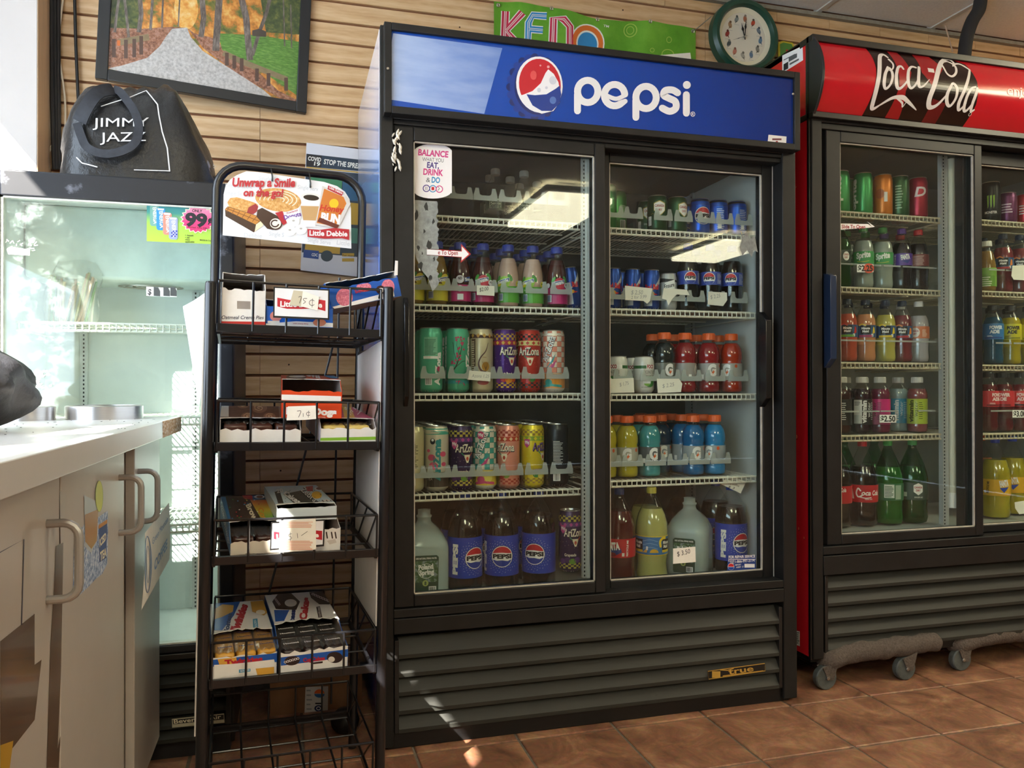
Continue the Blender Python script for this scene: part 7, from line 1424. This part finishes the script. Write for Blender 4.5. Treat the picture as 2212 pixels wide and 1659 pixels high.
# green banner
BG_ = [(1066, 4), (1120, 4), (1190, 18), (1290, 42), (1400, 48), (1503, 63), (1503, 152), (1066, 108)]
BN = thing('wall_banner', 'green vinyl banner with outlined red and blue letters and grommets', 'banner', at(1066, 90, 'y', .728)); bo = BN.location.copy()
Pb = lambda px, py: (lambda q: (q.x-bo.x, q.z-bo.z))(at(px, py, 'y', .728)); wav = lambda u: -.006+.007*math.sin(u*16)+.004*math.sin(u*37)
GRN = mix_mat('green_vinyl', [(.3, '#4f8f24'), (.5, '#63a52c'), (.7, '#7ab83c')], (1, 1, 1), 5, .3)
bm_ = MB().use(GRN); tops = [Pb(*p) for p in BG_[:6]]
def ban(u, v):
    x = tops[0][0]+(tops[-1][0]-tops[0][0])*u
    for (a, b), (c_, d_) in zip(tops[:-1], tops[1:]):
        if a <= x <= c_+1e-6: zt_ = b+(d_-b)*(x-a)/(c_-a); break
    z0 = Pb(1066, 150)[1]; return (x, wav(x), zt_*(1-v)+z0*v)
bm_.grid(ban, 48, 6); bm_.obj('vinyl_sheet', BN)
A = Art(Pb); WS2 = M('#f0f2ea', .35); KR = M('#c42a4c', .35); KB = M('#2f8fd0', .35); KO = M('#e0752a', .35)
def multi(pts, cols):
    for w_, c_ in cols: A.stroke(pts, w_, c_, cap=False); A.up()
    A.up(-len(cols))
for pts in ([(1092, 24), (1089, 100)], [(1128, 28), (1093, 66), (1124, 104)]): multi(pts, ((19, WS2), (15, KR), (5, WS2), (2, KR)))
def blet(): globals()['A'].build('letter_print', BN, lambda u, v, h: (u, wav(u)-h-.0012, v), cut=.01); globals()['A'] = Art(Pb)
blet()
for pts in ([(1180, 36), (1150, 34), (1141, 50), (1139, 100), (1170, 104)], [(1141, 64), (1172, 66)]): multi(pts, ((17, WS2), (13, KB), (5, WS2), (2, KB)))
blet(); multi([(1192, 104), (1194, 42), (1215, 46), (1228, 62), (1228, 108)], ((18, WS2), (14, KR), (5, WS2), (2, KR)))
blet(); A.ell(1267, 95, 38, 42, WS2).up().ell(1267, 95, 35, 39, KO).up().ell(1267, 96, 25, 29, WS2).up().ell(1267, 97, 22, 26, KB)
blet(); A.text('TM', 1302, 59, 1314, 61, 5, WS2, .02); LGN = M('#a8c85a', .4)
A.ring(1361, 66, 14, 15, 2, LGN).ring(1361, 66, 8, 9, 1.5, LGN).ring(1443, 88, 6, 7, 1.5, LGN).ring(1405, 112, 5, 5, 1.4, LGN).ring(1440, 120, 14, 12, 2, LGN)
A.build('banner_print', BN, lambda u, v, h: (u, wav(u)-h-.0012, v), cut=.01)['kind'] = 'stuff'
for px, py in ((1076, 12), (1190, 20), (1290, 43), (1401, 50), (1496, 68)): q = Pb(px, py); MB().use(CHROME).lathe([(.003, .0015), (.005, .0025), (.0075, .0015), (.008, 0)], 16, Matrix.Translation((q[0], wav(q[0])-.001, q[1])) @ Tc, caps=False).obj('grommet', BN)
q0, q1 = at(1500, 66, 'y', .715), at(1534, 38, 'y', .70); MB().use(STEEL).tube([q0-bo, q1-bo, q1-bo+Vector((.004, 0, .006))], .0018, 6).obj('hanging_wire', BN)
MB().use(PAPER).prism([Pb(1398, 126), Pb(1485, 119), Pb(1489, 150), Pb(1400, 150)], -.024, -.023).obj('white_card', BN, smooth=False)
# yellow green sign by the clock
sg = thing('small_sign', 'small yellow and green sign peeking out beside the clock', 'sign', at(1700, 108, 'y', .74)); q = sg.location.copy(); pts = [at(*p, 'y', .74)-q for p in ((1681, 92), (1690, 88), (1712, 92), (1716, 100), (1714, 125), (1682, 130))]
MB().use(M('#c9b92a', .4)).prism([(p.x, p.z) for p in pts], 0, .006).obj('board', sg, smooth=False); A = Art(); A.poly([(p.x*.8, p.z*.8) for p in pts], M('#4f8a3a', .4)).up().ell(.0, -.005, .006, .008, RED); A.build('board_print', sg, lambda u, v, h: (u, -h-.0003, v))
# covid poster
PO = thing('health_poster', 'COVID 19 stop the spread poster pinned on the slat wall', 'poster', at(650, 590, 'y', .738)); bo2 = PO.location.copy(); Pp2 = lambda px, py: (lambda q: (q.x-bo2.x, q.z-bo2.z))(at(px, py, 'y', .738)); Fp = lambda u, v, h: (u, -h, v)
MB().use(M('#e3e4ea', .5)).prism([Pp2(662, 308), Pp2(840, 330), Pp2(838, 605), Pp2(649, 584)], 0, .001).obj('sheet', PO, smooth=False)
A = Art(Pp2); NV = M('#17344a', .45); YLW = M('#c9a23a', .45); TL = M('#1f5f86', .45)
A.poly([(662, 332), (840, 352), (840, 375), (661, 360)], NV).up().poly([(663, 333), (695, 337), (694, 362), (662, 359)], M('#14141c', .5)).text('COVID', 665, 346, 693, 349.5, 8.5, WS2, .03).text('19', 678, 357, 691, 359, 8, WS2, .03).text('STOP THE SPREAD OF GERMS', 699, 354, 838, 372, 10.5, WS2, .03)
A.poly([(661, 360), (840, 377), (840, 380), (661, 362.5)], YLW).poly([(661, 364), (840, 381), (838, 560), (652, 545)], NV).up().poly([(669, 382), (739, 390), (738, 412), (668, 405)], M('#3f8f62', .5)).poly([(740, 390), (838, 400), (838, 440), (740, 432)], TL).poly([(668, 408), (738, 416), (737, 480), (666, 474)], M('#5a8a9a', .5)).poly([(740, 436), (838, 446), (838, 490), (740, 484)], YLW).poly([(660, 524), (735, 530), (734, 549), (658, 543)], YLW).poly([(738, 490), (838, 500), (838, 530), (738, 524)], M('#4f8a7a', .5))
A.poly([(656, 539), (689, 542), (688, 560), (655, 556)], M('#2a4f94', .5)).up().text('CDC', 673, 553, 686, 554, 6, WS2, .03).ell(706, 553, 13, 12, M('#3a4a52', .5)).ring(706, 553, 13, 12, 2, M('#9aa6aa', .5)).rect(739, 547, 765, 554, YLW).rect(739, 558, 765, 565, YLW).text('For more information', 740, 553, 800, 557, 4, INK, .01)
A.build('poster_print', PO, Fp)
# cables down the corner by the pillar
cabs = [('black', .0075, [(112, -20), (113, 120), (114, 250), (118, 366)]), ('black', .006, [(120, -20), (121, 150), (124, 366)]), ('black', .006, [(127, -20), (127, 200), (129, 366)]), ('white', .0042, [(119, -20), (119, 230), (117, 300), (104, 330)]), ('white', .0032, [(138, -20), (127, 100), (140, 210), (142, 300), (153, 362)]), ('white', .003, [(109, 60), (109, 240), (106, 330), (107, 366)]), ('black', .005, [(161, -20), (164, 100), (170, 235)])]
for i, (c_, r, pts) in enumerate(cabs):
    sp, _ = smooth_path(pts, 1, 8); o = MB().use(M('#1a1a1c', .5) if c_ == 'black' else M('#d9cdb8', .5)).tube([at(x, y, 'y', .738-r) for x, y in sp], r, 8).obj('wall_cable')
    tag(o, ['thick black cable hugging the pillar side in the corner bundle', 'black cable in the middle of the corner bundle', 'black cable on the slat wall side of the corner bundle', 'stiff white cable lying over the black corner bundle', 'thin wavy white cable loose on the slat wall', 'thinnest white cable along the pillar edge', 'single black cable hanging down to the duffel bag'][i], 'cable', 'cables in the wall corner')
# foam-wrapped pipe and thin wire above the red cooler
pp = [(2082, 135), (2084, 112), (2089, 78), (2100, 46), (2114, 22), (2118, 2)]; sp, _ = smooth_path(pp, 1, 6)
o = MB().use(M('#2a2a2b', .8, bump=.3, vs=60)).tube([at(x, y, 'y', .46) for x, y in sp], .026, 16).obj('insulated_pipe'); tag(o, 'black foam insulated pipe rising into the ceiling', 'pipe')
o = MB().use(M('#bfa58c', .6)).tube([at(x, y, 'y', .70) for x, y in ((2040, 50), (2049, 80), (2058, 112))], .003, 6).obj('thin_wire'); tag(o, 'thin tan wire hanging beside the foam pipe', 'wire')
# black plastic trough lying on the blue-sign cooler
q = at(1200, 112, 'y', .15); TR = thing('plastic_trough', 'black plastic channel piece lying on top of the blue-sign cooler', 'plastic channel', (q.x, .16, 1.985)); e_ = at(1300, 100, 'y', .15).x-q.x
tm_ = MB().use(BLACKM); tm_.box(-.1, e_, 0, .1, 0, .022).box(-.1, e_, 0, .012, .022, .048).box(-.1, e_, .088, .1, .022, .048); tm_.obj('channel', TR, bevel=.002); box('end_clip', e_, e_+.012, .02, .05, .012, .03, BLACKG, TR, .002)
# ---------------------------------------------------------------- duffel bag on the old cooler
BB = .365; bz = 1.5505; DB = thing('duffel_bag', 'black duffel bag with white lettering and outline on the old cooler', 'bag', (0, 0, bz)); by0 = .13
LEA = M('#0c0c0e', .36, var=.3, vs=16, bump=.5, bs=.012); GREYF = M('#4a4f60', .7, var=.4, vs=40)
sil = [(150, 352), (147, 318), (156, 285), (168, 262), (176, 235), (200, 205), (228, 194), (262, 200), (300, 205), (330, 198), (368, 196), (390, 208), (405, 235), (420, 268), (438, 305), (452, 338), (458, 365)]
YB = .26; prf = [(lambda q: (q.x, max(q.z-bz, .004)))(at(x, y, 'y', YB)) for x, y in sil]
def topz(x):
    for (a, b), (c_, d_) in zip(prf[1:-1], prf[2:]):
        if a <= x <= c_: return b+(d_-b)*(x-a)/max(c_-a, 1e-6)
    return .06
bxa, bxb = prf[1][0]+.003, prf[-1][0]+.012
def bag(u, v):      # u around the section, v along x
    x = bxa+(bxb-bxa)*v; h = topz(x)*(1 if .01 < v < .99 else .8); dp = .155*(1-abs(2*v-1)**6*.35)
    a = math.pi*(1-u); cx_ = math.cos(a); sx = math.sin(a); k = 1+.02*math.sin(v*23+u*9)+.015*math.sin(v*51-u*17)
    return (x+.006*math.sin(u*14+v*7), YB-dp*.98*(abs(cx_)**.75)*(1 if cx_ > 0 else -1)*-1 if False else YB+dp*cx_*abs(cx_)**-.2*(1 if abs(cx_) > 1e-3 else 0), h*k*sx**.6 if sx > 0 else 0)
bgm = MB().use(LEA); bgm.grid(lambda u, v: bag(1-u, v), 30, 46)
for v in (0, 1):
    pts = [bag(1-i/29, v) for i in range(30)]; bgm.add(pts+[(pts[0][0], YB, 0)], [(i, i+1, 30) for i in range(29)])
bgm.obj('bag_body', DB, ang=80)
def bfront(x, z_):
    h = topz(x); s = min(1, max(0, z_/max(h, .01)))**(1/.6); cx_ = math.sqrt(max(0, 1-s*s)); v = (x-bxa)/(bxb-bxa); dp = .155*(1-abs(2*v-1)**6*.35); return YB-dp*max(cx_, .02)**.8
Pg = lambda px, py: (lambda q: (q.x, q.z-bz))(at(px, py, 'y', .165)); Fg = lambda u, v, h: (u, bfront(u, v)-h-.007, v)
A = Art(Pg); WL = M('#dfe0e2', .5); A.stroke([(285, 218), (318, 200), (346, 238), (350, 262), (358, 300), (369, 335), (374, 383)], 2.6, WL).stroke([(374, 383), (300, 381)], 1.6, WL).stroke([(178, 354), (190, 366), (222, 375)], 2.2, WL).stroke([(228, 243), (268, 226)], 2.2, WL)
A.text('JIMMY', 212, 290, 330, 288, 20, WL, .0).text('JAZZ', 228, 322, 324, 320, 20, WL, .0).text('JIMMY', 449, 362, 462, 340, 8, WL, .02)
A.build('bag_print', DB, Fg, cut=.012)
def strap(pts, w, name):
    sp, _ = smooth_path(pts, 1, 6); P3 = [Vector((Pg(x, y)[0], 0, Pg(x, y)[1])) for x, y in sp]; m_ = MB().use(M('#1d2028', .7, var=.35, vs=50)); n = len(P3); vs = []
    for i, p in enumerate(P3):
        t = (P3[min(i+1, n-1)]-P3[max(i-1, 0)]).normalized(); nn = Vector((-t.z, 0, t.x))*w/2; yy = min(bfront(p.x, max(p.z, .01)), .26)-.012-.02*math.sin(math.pi*i/(n-1))
        for s, d_ in ((1, 0), (-1, 0), (-1, .004), (1, .004)): vs.append((p.x+nn.x*s, yy+d_, max(p.z+nn.z*s, .001)))
    fs = [(4*i+k, 4*i+(k+1) % 4, 4*i+4+(k+1) % 4, 4*i+4+k) for i in range(n-1) for k in range(4)]+[(3, 2, 1, 0), (4*n-4, 4*n-3, 4*n-2, 4*n-1)]; m_.add(vs, fs).obj(name, DB)
strap([(178, 280), (190, 312), (205, 338), (240, 352), (280, 346), (306, 328), (312, 296), (302, 262), (280, 228), (262, 205), (246, 196)], .021, 'shoulder_strap'); strap([(184, 278), (202, 248), (224, 214), (250, 197)], .034, 'shoulder_strap')
eg = MB().use(GREYF); eg.grid(lambda u, v: (lambda q: (q.x-.0, .16-.02*math.sin(math.pi*v), q.z-bz+.001))(at(150+60*u+10*v*(1-u), 388-(8+44*math.sin(math.pi*u*.5))*v, 'y', .16)), 10, 6); eg.obj('grey_flap', DB)
# cardboard carton and ball behind the rack
q0, q1 = at(583, 1590, 'y', .33), at(782, 1590, 'y', .33); zt_ = at(680, 1462, 'y', .33).z
CBX = thing('cardboard_box', 'brown cardboard box with white label on the floor behind rack', 'box', (q0.x, .33, 0)); wd_ = min(q1.x, -.012)-q0.x
CARD = M('#8a6244', .8, var=.12, vs=12); q_ = MB().use(CARD); q_.box(0, wd_, 0, .26, 0, zt_).use(M('#6a4a34', .8)).box(0, wd_, .1, .12, zt_, zt_+.0008); q_.obj('box_body', CBX, smooth=False)
A = Art(lambda px, py: (lambda q: (q.x-q0.x, q.z))(at(px, py, 'y', .33))); A.poly([(660, 1484), (709, 1482), (708, 1556), (657, 1558)], M('#d9d9d6', .5)).up().ell(690, 1498, 11, 9, ORANGE, a0=180, a1=360).ell(690, 1499, 11, 8, M('#2a6ab0', .4), a0=0, a1=180).rect(681, 1518, 697, 1521, INK).ell(688, 1530, 9, 7, M('#1c2f5a', .4)).up().ring(688, 1530, 5, 4, 1.5, SW); A.lines(662, 1490, 675, 1550, 6, GREYTX, .3); A.build('box_label', CBX, lambda u, v, h: (u, -h, v))
c = at(744, 1606, 'z', .0); o = MB().use(M('#101012', .5, bump=.3, vs=30)).lathe([(.004, .0), (.026, .004), (.038, .018), (.041, .034), (.036, .052), (.022, .064), (.004, .068)], 24).obj('rubber_ball'); o.location = (-.085, .16, .0); tag(o, 'black rubber ball on the floor beneath the snack rack', 'ball')
# clear bag of straws inside the old cooler
SB = thing('straw_bag', 'clear plastic bag of drinking straws on the old cooler shelf', 'bag', (at(150, 600, 'y', .3).x, .3, 1.1722)); random.seed(14)
for i in range(26):
    x = random.uniform(-.05, .05); MB().use(M(random.choice(['#d9c9a0', '#8aa878', '#c9a890', '#e6e2d6', '#b9b48a']), .5)).tube([(x, random.uniform(-.03, .03), .003), (x*1.3+random.uniform(.0, .03), random.uniform(-.02, .02), random.uniform(.11, .15))], .0034, 6).obj('straw', SB)
MB().use(clear('bag_film', (.95, .96, .95), .1, 1.45, haze=.12)).grid(lambda u, v: ((.068+.006*math.sin(v*9+u*20))*math.cos(u*6.2832)*(1-.35*max(0, v-.75)/.25)+.02*v, (.042+.006*math.sin(u*25+v*11))*math.sin(u*6.2832)*(1-.8*max(0, v-.75)/.25), .002+.18*v+.004*math.sin(u*18)), 36, 14, True).obj('bag_film', SB)
